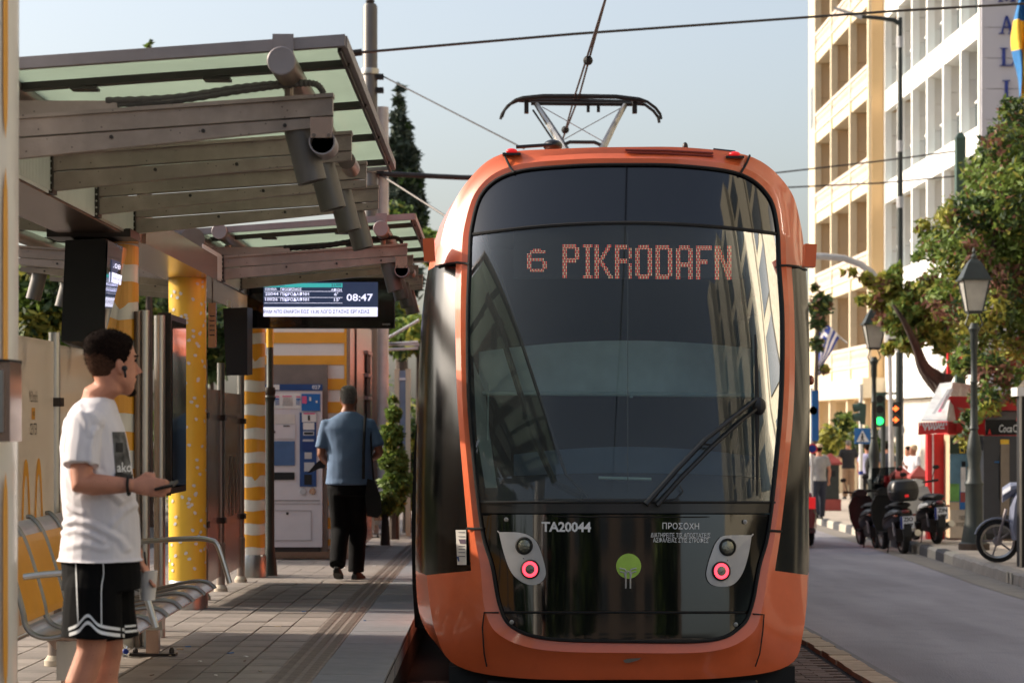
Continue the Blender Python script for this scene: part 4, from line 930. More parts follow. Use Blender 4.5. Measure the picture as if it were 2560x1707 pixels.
tq2('reader_column', 850, 410, 980, 990, 'navy', 1); tq2('card_notice', 868, 413, 980, 485, 'paper', 2); tq2('card_print', 915, 433, 930, 472, 'black', 3); tq2('card_print', 880, 414, 970, 424, 'pink', 3)
tq2('card_notice', 877, 490, 965, 545, 'paper', 2); tq2('slot', 877, 557, 963, 590, 'letter', 2); tq2('slot_gap', 885, 565, 955, 582, 'matblack', 3); tq2('slot', 875, 620, 960, 636, 'letter', 2)
tq2('reader', 872, 640, 975, 710, mat('deepblue', (20, 52, 110), .4), 2); tq2('key_pad', 888, 722, 945, 772, 'lampgrey', 2); tq2('key_pad', 885, 800, 965, 870, 'lampgrey', 2); tq2('coin_mouth', 885, 895, 945, 975, 'matblack', 2)
for x in (877, 950):
    c = P(*c7(x, 1027), YB); MB().lathe([(.0, -.02), (.035, -.02), (.04, -.012), (.04, 0)], (c.x, tm_b - .004, c.z), 18, 'Y').build('button', 'lampgrey' if x == 877 else 'copper', tm_, smooth='auto')
tq2('seam', 560, 1096, 1008, 1099, 'dark', 0); tq2('seam', 560, 1122, 1008, 1124, 'fascia', 0); tq2('door_seam', 640, 1175, 938, 1177, 'fascia', 0); tq2('door_seam', 938, 1175, 940, 1410, 'fascia', 0); tq2('door_seam', 640, 1408, 938, 1410, 'fascia', 0); tq2('lock', 744, 1190, 762, 1208, 'dark', 0)
tq('plinth', 600, 1464, 1010, 1500, 'dark', 0, d=.06)
# dark green lamp column in front of the booth
dp = thing('service_post', 'dark slender post with collars standing in front of the ticket machine', 'post', (-2.27, 23.3, pz(23.3)))
b = MB().lathe([(.075, pz(23.3)), (.07, pz(23.3) + .1), (.045, pz(23.3) + .3), (.042, 1.95), (.06, 2.0), (.035, 2.04), (.033, 2.86)], (-2.27, 23.3, 0), 16).build('shaft', 'iron', dp, smooth='auto')
MB().lathe([(.05, 2.02), (.058, 2.05), (.05, 2.1)], (-2.27, 23.3, 0), 16).build('collar', 'dark', dp, smooth='auto')
MB().lathe([(.036, 2.5), (.036, 2.86)], (-2.27, 23.3, 0), 16).build('yellow_sleeve', 'wraplemon', dp, smooth='auto')
# totem behind, litter
to = thing('info_totem', 'pale two-post information totem with a blue panel beyond the booth', 'sign', (-1.6, 36, pz(36)))
for x in (992, 1020): MB().bb(P(x - 6, 0, 36).x, P(x + 6, 0, 36).x, 36, 36.1, pz(36), P(0, 922, 36).z).build('post', 'cream', to)
MB().bb(P(996, 0, 36).x, P(1016, 0, 36).x, 36.02, 36.08, P(0, 1180, 36).z, P(0, 926, 36).z).build('panel', mat('totem_blue', (120, 134, 156), .4), to)
MB().bb(P(996, 0, 36).x, P(1016, 0, 36).x, 36.0, 36.02, P(0, 950, 36).z, P(0, 944, 36).z).build('panel_bar', 'letterw', to)
rnd = random.Random(5)
def crumple(x, y, r, name='crumpled_tissue', m='tin'):
    b = MB(); n = 7; rs = []
    for k in range(1, 5): rs.append([(x + r * math.sin(math.pi * k / 5) * math.cos(2 * math.pi * i / n) * rnd.uniform(.6, 1.3), y + r * math.sin(math.pi * k / 5) * math.sin(2 * math.pi * i / n) * rnd.uniform(.6, 1.3), pz(y) + .01 + r * .45 * (1 - math.cos(math.pi * k / 5)) * rnd.uniform(.5, 1.2)) for i in range(n)])
    return b.rings(rs).build(name, m)
for px, py, r_ in ((692, 1366, .07), (705, 1372, .09), (716, 1367, .10), (735, 1375, .05), (745, 1372, .06), (756, 1372, .06), (770, 1381, .05), (790, 1384, .04), (640, 1432, .04)):
    s_ = F / 26.; y = 1.; Y = 20.
    for _ in range(20): Y = F * (CZ - pz(Y)) / (py - HY)
    o = crumple((px - VX) * Y / F, Y, r_); tag(o, 'crumpled white paper litter lying at the foot of the ticket machine', 'litter', 'paper litter by the ticket machine')
def onplat(px, py):
    Y = 15.
    for _ in range(30): Y = F * (CZ - pz(Y)) / (py - HY)
    return (px - VX) * Y / F, Y
bits = [(615, 1643), (612, 1654), (576, 1634), (695, 1567), (500, 1655), (905, 1521), (912, 1553), (840, 1415), (860, 1420), (450, 1625), (470, 1618), (425, 1640), (540, 1690), (380, 1690), (760, 1530), (650, 1680), (935, 1415)]
for k, (px, py) in enumerate(bits):
    x, y = onplat(px, py); b = MB(); b.box((x, y, pz(y) + .008), (rnd.uniform(.01, .05), rnd.uniform(.006, .02), .005), rz=rnd.uniform(0, 3)); o = b.build('litter_scrap', ['tin', 'copper', 'blue', 'border'][k % 4])
    tag(o, 'tiny scrap of litter dropped on the platform slabs', 'litter', 'small scraps of litter on the slabs')
x, y = onplat(305, 1638); bo = thing('plastic_bottle', 'empty clear plastic bottle with a blue cap lying under the bench', 'bottle', (x, y, pz(y)))
ax = Vector((.35, -.93, 0)).normalized()
def lat(prof_, c, ax, m, nm, par, n=16):
    u = ax.cross(Vector((0, 0, 1))).normalized(); w = u.cross(ax); rs = [[Vector(c) + ax * h + (u * math.cos(2 * math.pi * i / n) + w * math.sin(2 * math.pi * i / n)) * r for i in range(n)] for r, h in prof_]
    return MB().rings(rs).build(nm, m, par, smooth='auto')
cb = Vector((x, y, pz(y) + .036))
lat([(.02, -.12), (.034, -.11), (.034, -.05), (.03, -.03), (.034, 0), (.034, .05), (.012, .09), (.012, .1)], cb, ax, 'clear', 'bottle_body', bo)
lat([(.0165, .1), (.0165, .12), (.014, .122)], cb, ax, 'flagb', 'cap', bo)
# ------------------------------------------------------------------ far-left scenery, overhead line
def wire(name, pts, r, label, cat, group=None, m='dark', sag=0.):
    pp = []
    for a, c in zip(pts, pts[1:]):
        for i in range(12): t = i / 12; p = a.lerp(c, t); p.z -= sag * 4 * t * (1 - t); pp.append(p)
    pp.append(pts[-1]); o = MB().tube(pp, r, 6).build(name, m); return tag(o, label, cat, group)
cp = thing('catenary_pole', 'grey overhead-line pole rising behind the second shelter', 'pole', (-2.17, 40, pz(40)))
MB().lathe([(.13, pz(40)), (.125, 8.9), (.10, 8.95)], (-2.17, 40, 0), 24).build('mast', 'lampcyl', cp, smooth='auto')
MB().lathe([(.12, pz(40)), (.12, 7.2)], (-1.98, 40.2, 0), 16).build('sleeve', 'lampgrey', cp, smooth='auto')
for oy in (172, 397): MB().lathe([(.15, 0), (.155, .05), (.15, .1)], (-2.17, 40, Q(0, oy, 40).z), 20).build('clamp_band', 'steel', cp, smooth='auto')
for oy in (177, 208, 395): MB().box(Q(873, oy, 40), (.12, .2, .08)).build('bracket', 'matblack', cp)
MB().lathe([(.06, 8.95), (.08, 9.0), (.03, 9.08)], (-2.17, 40, 0), 12).build('finial', 'dark', cp)
MB().tube([Q(870, 399, 40), Q(1060, 408, 40), Q(1280, 412, 40)], .045, 10).build('cantilever_arm', 'dark', cp, smooth='auto')
MB().tube([Q(870, 399, 40), Q(1060, 520, 38)], .02, 8).build('stay', 'dark', cp)
wire('span_wire', [P(700, 146, 30), P(887, 133, 30), P(1430, 86, 31), P(2240, 28, 33), P(2700, 2, 34)], .018, 'long dark span wire crossing the whole sky above the tram', 'cable')
MB_ = MB().tube([P(880, 134, 29.95), P(905, 131, 29.95)], .045, 8); tag(MB_.build('wire_tensioner', 'matblack'), 'black tensioner on the span wire at the corner of the nearest roof', 'fitting')
wire('stay_wire', [P(955, 190, 40), P(1310, 372, 34)], .013, 'thin stay wire slanting from the overhead-line pole down to the tram roof', 'cable')
for dx in (0, .05):
    wire('contact_wire', [P(1516, -10, 20).lerp(P(1437, 240, 26), -4.), P(1516, -10, 20), P(1437, 240, 26) + Vector((dx, 0, 0)), P(1408, 345, 30) + Vector((0, 0, 0)), Vector((.8, 60, 4.9))], .011, ('left' if dx == 0 else 'right') + ' one of the two close contact wires over the pantograph', 'cable', 'pair of overhead contact wires')
for px, py, Y in ((1470, 152, 23.3), (1413, 325, 29)): tag(MB().ball(P(px, py, Y), (.05, .05, .05), 6).build('wire_clamp', 'matblack'), 'small clamp joining the contact wires above the pantograph' if Y < 25 else 'small clamp on the contact wires below the pantograph head', 'clamp')
wire('side_wire', [P(1900, 437, 60), P(2200, 403, 60), P(2400, 377, 60)], .02, 'upper of two thin wires crossing the cream building', 'cable')
wire('side_wire', [P(1900, 472, 60), P(2200, 458, 60), P(2400, 440, 60)], .02, 'lower of two thin wires crossing the cream building', 'cable')
for k, (a, c) in enumerate([((950, 856), (1048, 800)), ((950, 862), (1045, 855)), ((950, 858), (1048, 862)), ((950, 875), (1045, 870))]):
    wire('low_wire', [P(*a, 48), P(*c, 48)], .03, ['steep', 'upper', 'middle', 'lowest'][k] + ' of four pale wires crossing the gap beside the tram', 'cable', m='lampgrey')
# ------------------------------------------------------------------ foliage
def leaves(blobs, n, size, mats, weights, seed, down=.0, elong=1.6, shell=.55):
    rnd = random.Random(seed); b = MB(); tot = sum(r[1] * r[2] * r[3] if False else (max(r[3:6]) ** 2) for r in blobs) if len(blobs[0]) == 6 else 1
    V = []; Fc = []; Mi = []
    wts = [max(q[3:6]) ** 2 for q in blobs]; clump = {}
    for _ in range(n):
        q = rnd.choices(blobs, wts)[0]
        while True:
            d = Vector((rnd.gauss(0, 1), rnd.gauss(0, 1), rnd.gauss(0, 1)))
            if d.length > .01: break
        d.normalize(); rr = (shell + (1 - shell) * rnd.random()) * (1 + .22 * math.sin(d.x * 5 + q[0] * 7) * math.sin(d.z * 6 + q[2] * 5)); rr *= 1.12 if rnd.random() < .08 else 1
        p = Vector((q[0] + d.x * q[3] * rr, q[1] + d.y * q[4] * rr, q[2] + d.z * q[5] * rr))
        s = size * rnd.uniform(.6, 1.35); u = Vector((rnd.gauss(0, 1), rnd.gauss(0, 1), rnd.gauss(0, .7) - down)).normalized(); w = u.cross(Vector((rnd.gauss(0, 1), rnd.gauss(0, 1), rnd.gauss(0, 1)))).normalized()
        o = len(V); V += [p - u * s * .5 * elong, p + w * s * .32 - u * s * .1, p + u * s * .5 * elong, p - w * s * .32 + u * s * .06]; Fc.append((o, o + 1, o + 2, o + 3))
        ck = (round(p.x / .7), round(p.y / 1.2), round(p.z / .6))
        if ck not in clump: clump[ck] = rnd.choices(range(len(mats)), weights)[0]
        Mi.append(clump[ck] if rnd.random() < .6 else rnd.choices(range(len(mats)), weights)[0])
    b.v = V; b.f = Fc; b.m = Mi; return b
def limbs(t, paths, m='bark'):
    for k, (pts, rr) in enumerate(paths):
        p = crom([tuple(x) for x in pts], 4, False); n = len(p); r_ = [rr[0] + (rr[1] - rr[0]) * i / (n - 1) for i in range(n)]
        MB().tube(p, r_, 9).build('trunk' if k == 0 else 'limb', m, t, smooth='auto')
def blob_px(lst, Y, dy=1.3): # (ox, oy, r in overview px[, dy])
    out = []; s = OV * Y / F
    for q in lst: p = Q(q[0], q[1], Y + (q[3] if len(q) > 3 else 0)); out.append((p.x, p.y, p.z, q[2] * s, q[2] * s * dy, q[2] * s))
    return out
# street tree on the right
tr = thing('street_tree', 'leafy green and rust-coloured street tree leaning over the kiosk at the right', 'tree', Q(2185, 1215, 43))
bl = blob_px([(2325, 255, 38), (2300, 330, 55, -.5), (2350, 330, 70), (2265, 400, 60, .5), (2330, 440, 95, -.6), (2235, 490, 62), (2180, 505, 40), (2300, 560, 100, .6), (2200, 590, 72, -.5), (2150, 560, 42), (2370, 620, 110), (2260, 690, 80, -.8), (2180, 690, 58), (2340, 760, 85, .6), (2380, 500, 120), (2420, 700, 120), (2240, 770, 50), (2210, 830, 38, -1), (2280, 850, 45, -1.4), (2340, 880, 50, -1.2), (2265, 920, 42, -2), (2230, 960, 28, -2.2), (2215, 1010, 22, -2.2), (2120, 520, 20), (2105, 590, 16)], 41)
leaves(bl, 31000, .086, ['leaf1', 'leaf2', 'leaf3', 'leaf4'], [.40, .2, .2, .20], 3, down=.5, shell=.42).build('crown', ['leaf1', 'leaf2', 'leaf3', 'leaf4'], tr)
limbs(tr, [([Q(2190, 1215, 43), Q(2182, 1000, 43), Q(2165, 885, 42.8), Q(2125, 845, 42.5), Q(2102, 790, 42), Q(2075, 735, 41.5), Q(2050, 700, 41.5)], (.19, .02)), ([Q(2165, 885, 42.8), Q(2230, 760, 42), Q(2270, 620, 41), Q(2310, 420, 41)], (.12, .03)), ([Q(2230, 760, 42), Q(2300, 700, 42), Q(2360, 600, 42)], (.12, .04)), ([Q(2270, 620, 41), Q(2200, 560, 41), Q(2140, 540, 41)], (.08, .02))])
tr2 = thing('street_tree', 'sparser yellowing tree reaching left over the lantern, in front of the two hotels', 'tree', Q(2110, 1200, 46))
bl = blob_px([(2110, 690, 52), (2060, 720, 46), (2150, 740, 50), (2090, 770, 40), (2030, 655, 30), (1990, 640, 16), (1960, 625, 9), (2010, 690, 22), (2050, 650, 26), (2140, 660, 30), (2170, 790, 32), (2060, 620, 14), (1975, 690, 12), (2040, 800, 16), (1935, 626, 6)], 44)
leaves(bl, 10500, .10, ['leaf3', 'leaf1', 'leaf4', 'leaf2'], [.5, .24, .2, .06], 9, down=.8, shell=.3).build('crown', ['leaf3', 'leaf1', 'leaf4', 'leaf2'], tr2)
limbs(tr2, [([Q(2160, 900, 44), Q(2120, 850, 44), Q(2100, 790, 44), Q(2060, 720, 44)], (.12, .04)), ([Q(2100, 790, 44), Q(2040, 780, 44)], (.05, .02)), ([Q(2060, 720, 44), Q(2010, 660, 44), Q(1950, 628, 44)], (.04, .01))])
tr3 = thing('street_tree', 'thin scrubby tree just right of the tram behind the striped flag', 'tree', Q(1880, 1200, 70))
leaves(blob_px([(1885, 700, 26), (1880, 740, 20), (1875, 790, 18), (1895, 850, 12), (1872, 660, 10)], 72), 1500, .16, ['leaf2', 'leaf4', 'leaf3'], [.5, .3, .2], 4, shell=.2).build('crown', ['leaf2', 'leaf4', 'leaf3'], tr3)
limbs(tr3, [([Q(1872, 1120, 72), Q(1874, 900, 72), Q(1880, 720, 72)], (.1, .04))])
# cypress
cy_ = thing('cypress', 'tall dark cypress against the sky between shelter and tram', 'tree', Q(928, 1000, 75))
bl = blob_px([(918, 205, 7), (917, 235, 12), (915, 270, 18), (922, 300, 22), (918, 335, 28), (925, 375, 34), (930, 410, 38), (928, 450, 44), (935, 500, 46), (930, 560, 46), (930, 640, 44), (945, 360, 18), (955, 420, 16), (890, 440, 16), (890, 375, 10)], 75, 1.)
leaves(bl, 10500, .22, ['leaf5', 'leaf2'], [.75, .25], 5, shell=.15, elong=2).build('crown', ['leaf5', 'leaf2'], cy_); limbs(cy_, [([Q(925, 1000, 75), Q(920, 600, 75), Q(918, 250, 75)], (.25, .04))])
def bush(name, label, cat, bl, n, size, mats, wts, seed, group=None, trunk=None):
    t = thing(name, label, cat, (bl[0][0], bl[0][1], g(bl[0][1])), group); leaves(bl, n, size, mats, wts, seed, shell=.4).build('foliage', mats, t)
    x, y = bl[0][:2]; MB().tube([(x, y, g(y)), (x, y, bl[0][2])], [.09, .04], 7).build('stem', 'bark', t); return t
MT = ['leaf1', 'leaf2', 'leaf3']
# shrubs in the gap beyond the booth
bush('shrub', 'bright conical conifer shrub beside the information totem', 'shrub', blob_px([(905, 1060, 34), (900, 1000, 28), (905, 950, 18), (903, 918, 9), (912, 1110, 36), (900, 1150, 30)], 34.5, 1), 6500, .075, MT, [.7, .15, .15], 11)
bush('shrub', 'dark leafy shrub behind the far bench', 'shrub', blob_px([(935, 1050, 34), (950, 1000, 26), (928, 1100, 34), (955, 1080, 40), (930, 1140, 30)], 38, 1), 5500, .085, MT, [.4, .5, .1], 12)
bush('shrub', 'low grassy shrub at the end of the far bench', 'shrub', blob_px([(885, 1165, 18), (898, 1150, 16)], 32, 1), 1800, .06, MT, [.7, .1, .2], 13)
# olive-green tree mass behind the stop
k = 0
for (ox, oy, r_, Y, lab) in ((930, 760, 75, 58, 'olive-toned tree in the gap between lit screen and tram'), (900, 520, 60, 66, 'light green tree top showing under the cypress'), (985, 560, 45, 70, 'small tree top hugging the left flank of the tram roof'),
        (90, 690, 120, 44, 'dark tree seen behind the leftmost column'), (60, 870, 120, 40, 'dense dark shrubbery low behind the leftmost windbreak'), (230, 760, 120, 46, 'dark tree behind the side-on arrivals screen'), (370, 760, 110, 50, 'dark tree between striped and yellow columns'), (500, 760, 100, 52, 'dark tree behind the notice plate'), (640, 800, 90, 56, 'dark tree behind the booth'), (760, 700, 90, 60, 'dark tree behind the lit arrivals screen'), (345, 140, 26, 42, 'lone twig tip showing above the nearest glass roof')):
    s = OV * Y / F; c = Q(ox, oy, Y); rnd = random.Random(k)
    if k == 10: bl = blob_px([(343, 100, 2.5), (347, 93, 2), (339, 108, 3), (330, 140, 12), (320, 200, 30)], Y, 1)
    else: bl = [(c.x + rnd.uniform(-.5, .5) * r_ * s, c.y + rnd.uniform(0, 2), c.z + rnd.uniform(-.6, .5) * r_ * s, r_ * s * .6, r_ * s * .7, r_ * s * .6) for _ in range(6)]
    bush('background_tree', lab, 'tree', bl, 700 if k == 10 else 4200, .12 if k == 10 else .17, ['leaf2', 'leaf1', 'leaf3'] if k > 2 else ['leaf1', 'leaf3', 'leaf2'], [.62, .3, .08] if k > 2 else [.4, .35, .25], 20 + k); k += 1
MB_ = MB(); hd = thing('hedge', 'long dark hedge closing off the rear of the stop', 'hedge', (-9, 60, g(60)))
leaves([(-1 - i * 1.6, 64 + (i % 3), g(60) + 1.2 + (i % 2) * .5, 1.3, 1, 1.9) for i in range(14)], 12000, .2, MT, [.3, .6, .1], 41).build('foliage', MT, hd)
# park trees left of the stop (they shade the street)
for i, (x, y, h, r_) in enumerate(((-13, 6, 6.5, 2.6), (-13.5, 30, 6.6, 1.9), (-13, 34, 7, 2.9), (-15, 42, 8, 3.2), (-17, 0, 8, 3), (-22, 36, 9.5, 2.4), (-26, 18, 8, 3), (-24, 48, 8, 3.5), (-20, -8, 9, 3.6), (-22, 60, 8, 3.6))):
    rnd = random.Random(50 + i); z0 = g(y) + .1
    bl = [(x + rnd.uniform(-1, 1) * r_ * .6, y + rnd.uniform(-1, 1) * r_ * .6, z0 + h - r_ * .6 + rnd.uniform(-.5, .4) * r_, r_ * .55, r_ * .55, r_ * .5) for _ in range(7)]
    t = thing('park_tree', 'broad park tree standing left of the stop', 'tree', (x, y, z0), 'park trees left of the stop'); leaves(bl, 5000, .3, ['leaf2', 'leaf1'], [.6, .4], 60 + i).build('crown', ['leaf2', 'leaf1'], t)
    limbs(t, [([(x, y, z0 - .2), (x + .1, y, z0 + h * .4), (x, y, z0 + h - r_ * .4)], (.28, .12))])
tb2 = thing('occluder_trees', 'unseen belt of trees added far left of the stop to darken reflections in the tram', 'trees', (-36, 0, 0))  # added trees block the horizon so the tram flank mirrors dark
rnd = random.Random(99); leaves([(-36 + rnd.uniform(-2, 2), -60 + 4 * i, 3 + rnd.uniform(0, 3), 3.2, 3, 4.2 + rnd.uniform(-1, .8)) for i in range(34)], 16000, .75, ['leaf2', 'leaf1'], [.8, .2], 98, shell=.2).build('foliage', ['leaf2', 'leaf1'], tb2); tag(tb2, kind=None)
hd2 = thing('occluder_hedge', 'unseen dark hedge added behind the stop to darken reflections in the tram corner', 'hedge', (-9.5, 5, 0))  # added low dark mass, out of view, mirrored in the left corner glazing
leaves([(-9.5 + rnd.uniform(-.2, .2), -14 + 1.5 * i, 1.0, .8, 1, 1.2) for i in range(34)], 12000, .22, ['leaf2', 'leaf1'], [.8, .2], 97, shell=.3).build('foliage', ['leaf2', 'leaf1'], hd2)
# ------------------------------------------------------------------ buildings
XW, Z1 = 13.6, 3.2
wb = thing('white_hotel', 'white hotel with slender fins, glass balcony rails and tall blue letters on its end wall', 'building', (XW + 5, 72, g(70)))
NY = [65.3, 67.85, 70.5, 73.15, 75.8, 78.45, 81.1]
MB().bb(XW + 1.7, XW + 12, 65.6, 81.2, -1, 26).build('core', 'bpanel', wb)
fl = [2.55 + .0] ; tops = [3.7 + 3.2 * k for k in range(7)]
for k, zt in enumerate(tops):
    zb_ = 2.55 if k == 0 else zt - .72
    MB().bb(XW, XW + .25, NY[0], NY[-1], zb_, zt + (.72 if k == 0 else 0)).build('slab_band', 'bwhite', wb)
    MB().bb(XW + .25, XW + 1.7, NY[0], NY[-1], zt - .3, zt - .05).build('balcony_floor', 'bwhite', wb)
for i, y in enumerate(NY):
    MB().bb(XW - .02, XW + .22, y - .09, y + .09, 4.4, 26).build('fin', 'bwhite', wb)
pm = MB().bb(-.72, .72, -.05, .05, 0, .795); o = pm.build('cladding_panel', 'bpanel', None, org=(0, 0, 0)); cpm = o.data; bpy.data.objects.remove(o)
for k, zt in enumerate(tops):
    zlo = zt if k else 4.42
    for i, y in enumerate(NY[1:]):
        for q in range(3):
            hgt = (3.2 - .72) / 3 if k else (tops[1] - .72 - 4.42) / 3
            o = bpy.data.objects.new('cladding_panel', cpm); COL.objects.link(o); o.parent = wb; o.location = Vector((XW + .95, y - .0, zlo + q * hgt)) - wb.location; o.scale = (1, 1, (hgt - .02) / .795)
        MB().bb(XW + .40, XW + .42, NY[i] + .12, y - .12, zt, zt + .92).build('rail_glass', 'bglass', wb)
        MB().bb(XW + .37, XW + .45, NY[i] + .1, y - .1, zt + .93, zt + .99).build('handrail', 'bwhite', wb)
        MB().bb(XW + 1.66, XW + 1.69, NY[i] + .4, y - .2, zt, zt + 2.2).build('window', 'wglass', wb)
# end wall facing the camera: panels in courses, letters
MB().bb(XW + .2, XW + 12, NY[0] - .35, NY[0] - .1, -1, 26).build('end_wall', 'joint', wb)
z = 2.5; row = 0
while z < 22:
    for c0, c1 in ((XW - .02, XW + 2.6), (XW + 2.62, XW + 5.4)): MB().bb(c0, c1, NY[0] - .42, NY[0] - .34, z, z + .84).build('wall_panel', 'bwall', wb)
    z += .857; row += 1
MB().bb(XW + 1.2, XW + 12, 58, 65, -1, 2.4).build('shopfront', mat('shop_dark', (84, 78, 72), .5), wb)
YL = NY[0] - .43
def letter(ch, cx, y0, y1):
    h = y1 - y0; w = h * .95; b = MB()
    def st_(pts): b.prism([P(cx + (u - .5) * w, y0 + v * h, YL) for u, v in pts], (0, -.06, 0))
    if ch == 'A': st_([(.44, 0), (.52, 0), (.26, .96), (.17, .96)]); st_([(.44, 0), (.56, 0), (.92, .96), (.72, .96)]); st_([(.28, .60), (.66, .60), (.68, .67), (.26, .67)]); st_([(.06, .95), (.36, .95), (.36, 1), (.06, 1)]); st_([(.62, .95), (1.0, .95), (1.0, 1), (.62, 1)])
    if ch == 'L': st_([(.25, .02), (.42, .02), (.42, .98), (.25, .98)]); st_([(.12, 0), (.55, 0), (.55, .04), (.12, .04)]); st_([(.12, .95), (.86, .95), (.86, 1), (.12, 1)]); st_([(.86, .95), (.78, .95), (.92, .72), (.93, .72)])
    if ch == 'I': st_([(.40, .02), (.58, .02), (.58, .98), (.40, .98)]); st_([(.27, 0), (.71, 0), (.71, .04), (.27, .04)]); st_([(.27, .96), (.71, .96), (.71, 1), (.27, 1)])
    if ch == 'M': st_([(.05, 0), (.18, 0), (.18, 1), (.1, 1)]); st_([(.8, 0), (.95, 0), (.95, 1), (.8, 1)]); st_([(.1, 0), (.25, 0), (.55, .9), (.45, .95)]); st_([(.8, 0), (.88, 0), (.55, .95), (.45, .95)]); st_([(0, .95), (.3, .95), (.3, 1), (0, 1)]); st_([(.7, .95), (1.05, .95), (1.05, 1), (.7, 1)])
    b.build('letter', 'letblue', wb)
for ch, y0 in (('A', -120), ('M', -39), ('A', 41), ('L', 121), ('I', 202), ('A', 283)): letter(ch, 2516, y0, y0 + 45)
# cream hotel
XC2 = 13.1; cb_ = thing('cream_hotel', 'cream rendered hotel with deep loggias and white balustrades', 'building', (XC2 + 5, 90, g(85)))
CY = [81.4, 85.6, 90.4, 95.0]
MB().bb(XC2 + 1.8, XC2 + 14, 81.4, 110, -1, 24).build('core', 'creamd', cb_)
MB().bb(XC2 + .06, XC2 + 3, 81.2, 81.42, -1, 24).build('end_wall', 'ochre', cb_)
MB().bb(XC2, XC2 + 1.8, 95.0, 97.2, -1, 24).build('corner_pier', 'cream', cb_)
MB().bb(XC2 - .01, XC2 + .05, 95.8, 96.5, 13.9, 15.6).build('small_window', 'wglass', cb_)
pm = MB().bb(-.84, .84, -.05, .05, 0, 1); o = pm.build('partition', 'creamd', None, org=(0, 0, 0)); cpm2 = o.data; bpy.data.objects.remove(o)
bands = [(3.3 + 3.28 * k, 4.5 + 3.28 * k) for k in range(6)]
for k, (za, zb_) in enumerate(bands):
    MB().bb(XC2, XC2 + 1.8, 81.4, 95, za, za + .42).build('slab_band', 'cream', cb_)
    MB().bb(XC2 - .05, XC2 + .12, 81.4, 95, zb_ - .12, zb_).build('balustrade_rail', 'baluster', cb_)
    MB().bb(XC2 - .05, XC2 + .12, 81.4, 95, za + .42, za + .5).build('balustrade_foot', 'baluster', cb_)
    for y0, y1 in zip(CY, CY[1:]):
        b = MB(); y = y0 + .2
        while y < y1 - .1: b.lathe([(.06, za + .5), (.08, za + .6), (.045, za + .8), (.07, za + .95), (.05, zb_ - .12)], (XC2 + .03, y, 0), 6); y += .27
        b.build('balusters', 'baluster', cb_)
        for q in range(2):
            hg = (bands[0][1] - bands[0][0]) ; Hh = (3.28 - .42) / 2
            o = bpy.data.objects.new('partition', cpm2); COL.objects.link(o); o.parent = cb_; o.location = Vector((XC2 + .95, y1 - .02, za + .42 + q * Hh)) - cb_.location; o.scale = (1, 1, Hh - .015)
        MB().bb(XC2 + 1.75, XC2 + 1.79, y0 + .5, y1 - .8, za + .45, za + 2.7).build('window', 'wglass', cb_)
for y in CY: MB().bb(XC2 - .06, XC2 + .2, y - .13, y + .13, 3.3, 24).build('pier', 'cream', cb_)
# ground floor of the cream hotel: canopy slab on slim columns
MB().bb(XC2 - .3, XC2 + 1.8, 81, 96, 2.6, 3.3).build('entrance_beam', 'cream', cb_)
for y in (82, 86, 90.5, 95): MB().bb(XC2 - .1, XC2 + .15, y - .15, y + .15, -1, 2.6).build('entrance_column', 'cream', cb_)
# plain ground-floor wall of the white hotel
for i in range(6): MB().bb(XW + .3, XW + .4, NY[i] + .02, NY[i + 1] - .02, -1, 2.52).build('ground_floor_panel', mat('gf', (196, 188, 178), .6) if i == 0 else bpy.data.materials['gf'], wb)
# building further along the same side, outside the frame, mirrored in the windscreen
ob_ = thing('office_block', 'pale finned office block beside the camera, mirrored in the tram glass', 'building', (17, 10, 0))
MB().bb(17, 30, -4, 52, -1, 24).build('core', 'officeblk', ob_)
for k in range(12): MB().bb(15.5, 17, -3.5 + 4.6 * k, -1.6 + 4.6 * k, 3.2, 24).build('fin', 'officeblk', ob_)
for k in range(11):
    for j in range(6): MB().bb(16.9, 16.98, -1.3 + 4.6 * k, .9 + 4.6 * k, 4 + 3.3 * j, 6.4 + 3.3 * j).build('window', 'wglass', ob_)
MB().bb(15.4, 17, -4, 52, 2.5, 3.2).build('canopy_band', 'officeblk', ob_)
for k in range(7): MB().bb(16.9, 16.98, -2 + 8 * k, 4 + 8 * k, 0, 2.4).build('shop_window', 'wglass', ob_)
bb2 = thing('occluder_block', 'unseen brown block added behind the camera to block the horizon mirrored in the tram', 'building', (0, -90, 0))  # added block keeps the bright horizon out of the front panel reflection
MB().bb(-45, 32, -100, -88, -1, 22).build('core', mat('rear_wall', (120, 104, 90), .8), bb2)
for k in range(12):
    for j in range(6): MB().bb(-42 + 6 * k, -39 + 6 * k, -88, -87.9, 1.5 + 3.4 * j, 3.6 + 3.4 * j).build('window', 'wglass', bb2)
for i, (x, y, h, r_) in enumerate(((-9, -22, 9, 3.2), (-3, -38, 10, 3.6), (10, -30, 9, 3.2), (-12, -38, 11, 4), (14, -44, 10, 3.5))):
    rnd = random.Random(150 + i); z0 = .15
    bl = [(x + rnd.uniform(-1, 1) * r_ * .6, y + rnd.uniform(-1, 1) * r_ * .6, z0 + h * .55 + rnd.uniform(-.6, .7) * r_, r_ * .6, r_ * .6, r_ * .55) for _ in range(7)]
    t = thing('avenue_tree', 'dark avenue tree standing behind the camera', 'tree', (x, y, z0), 'avenue trees behind the camera'); leaves(bl, 3500, .4, ['leaf2', 'leaf1'], [.7, .3], 160 + i).build('crown', ['leaf2', 'leaf1'], t)
    limbs(t, [([(x, y, 0), (x + .1, y, z0 + h * .4), (x, y, z0 + h - r_ * .4)], (.28, .12))])
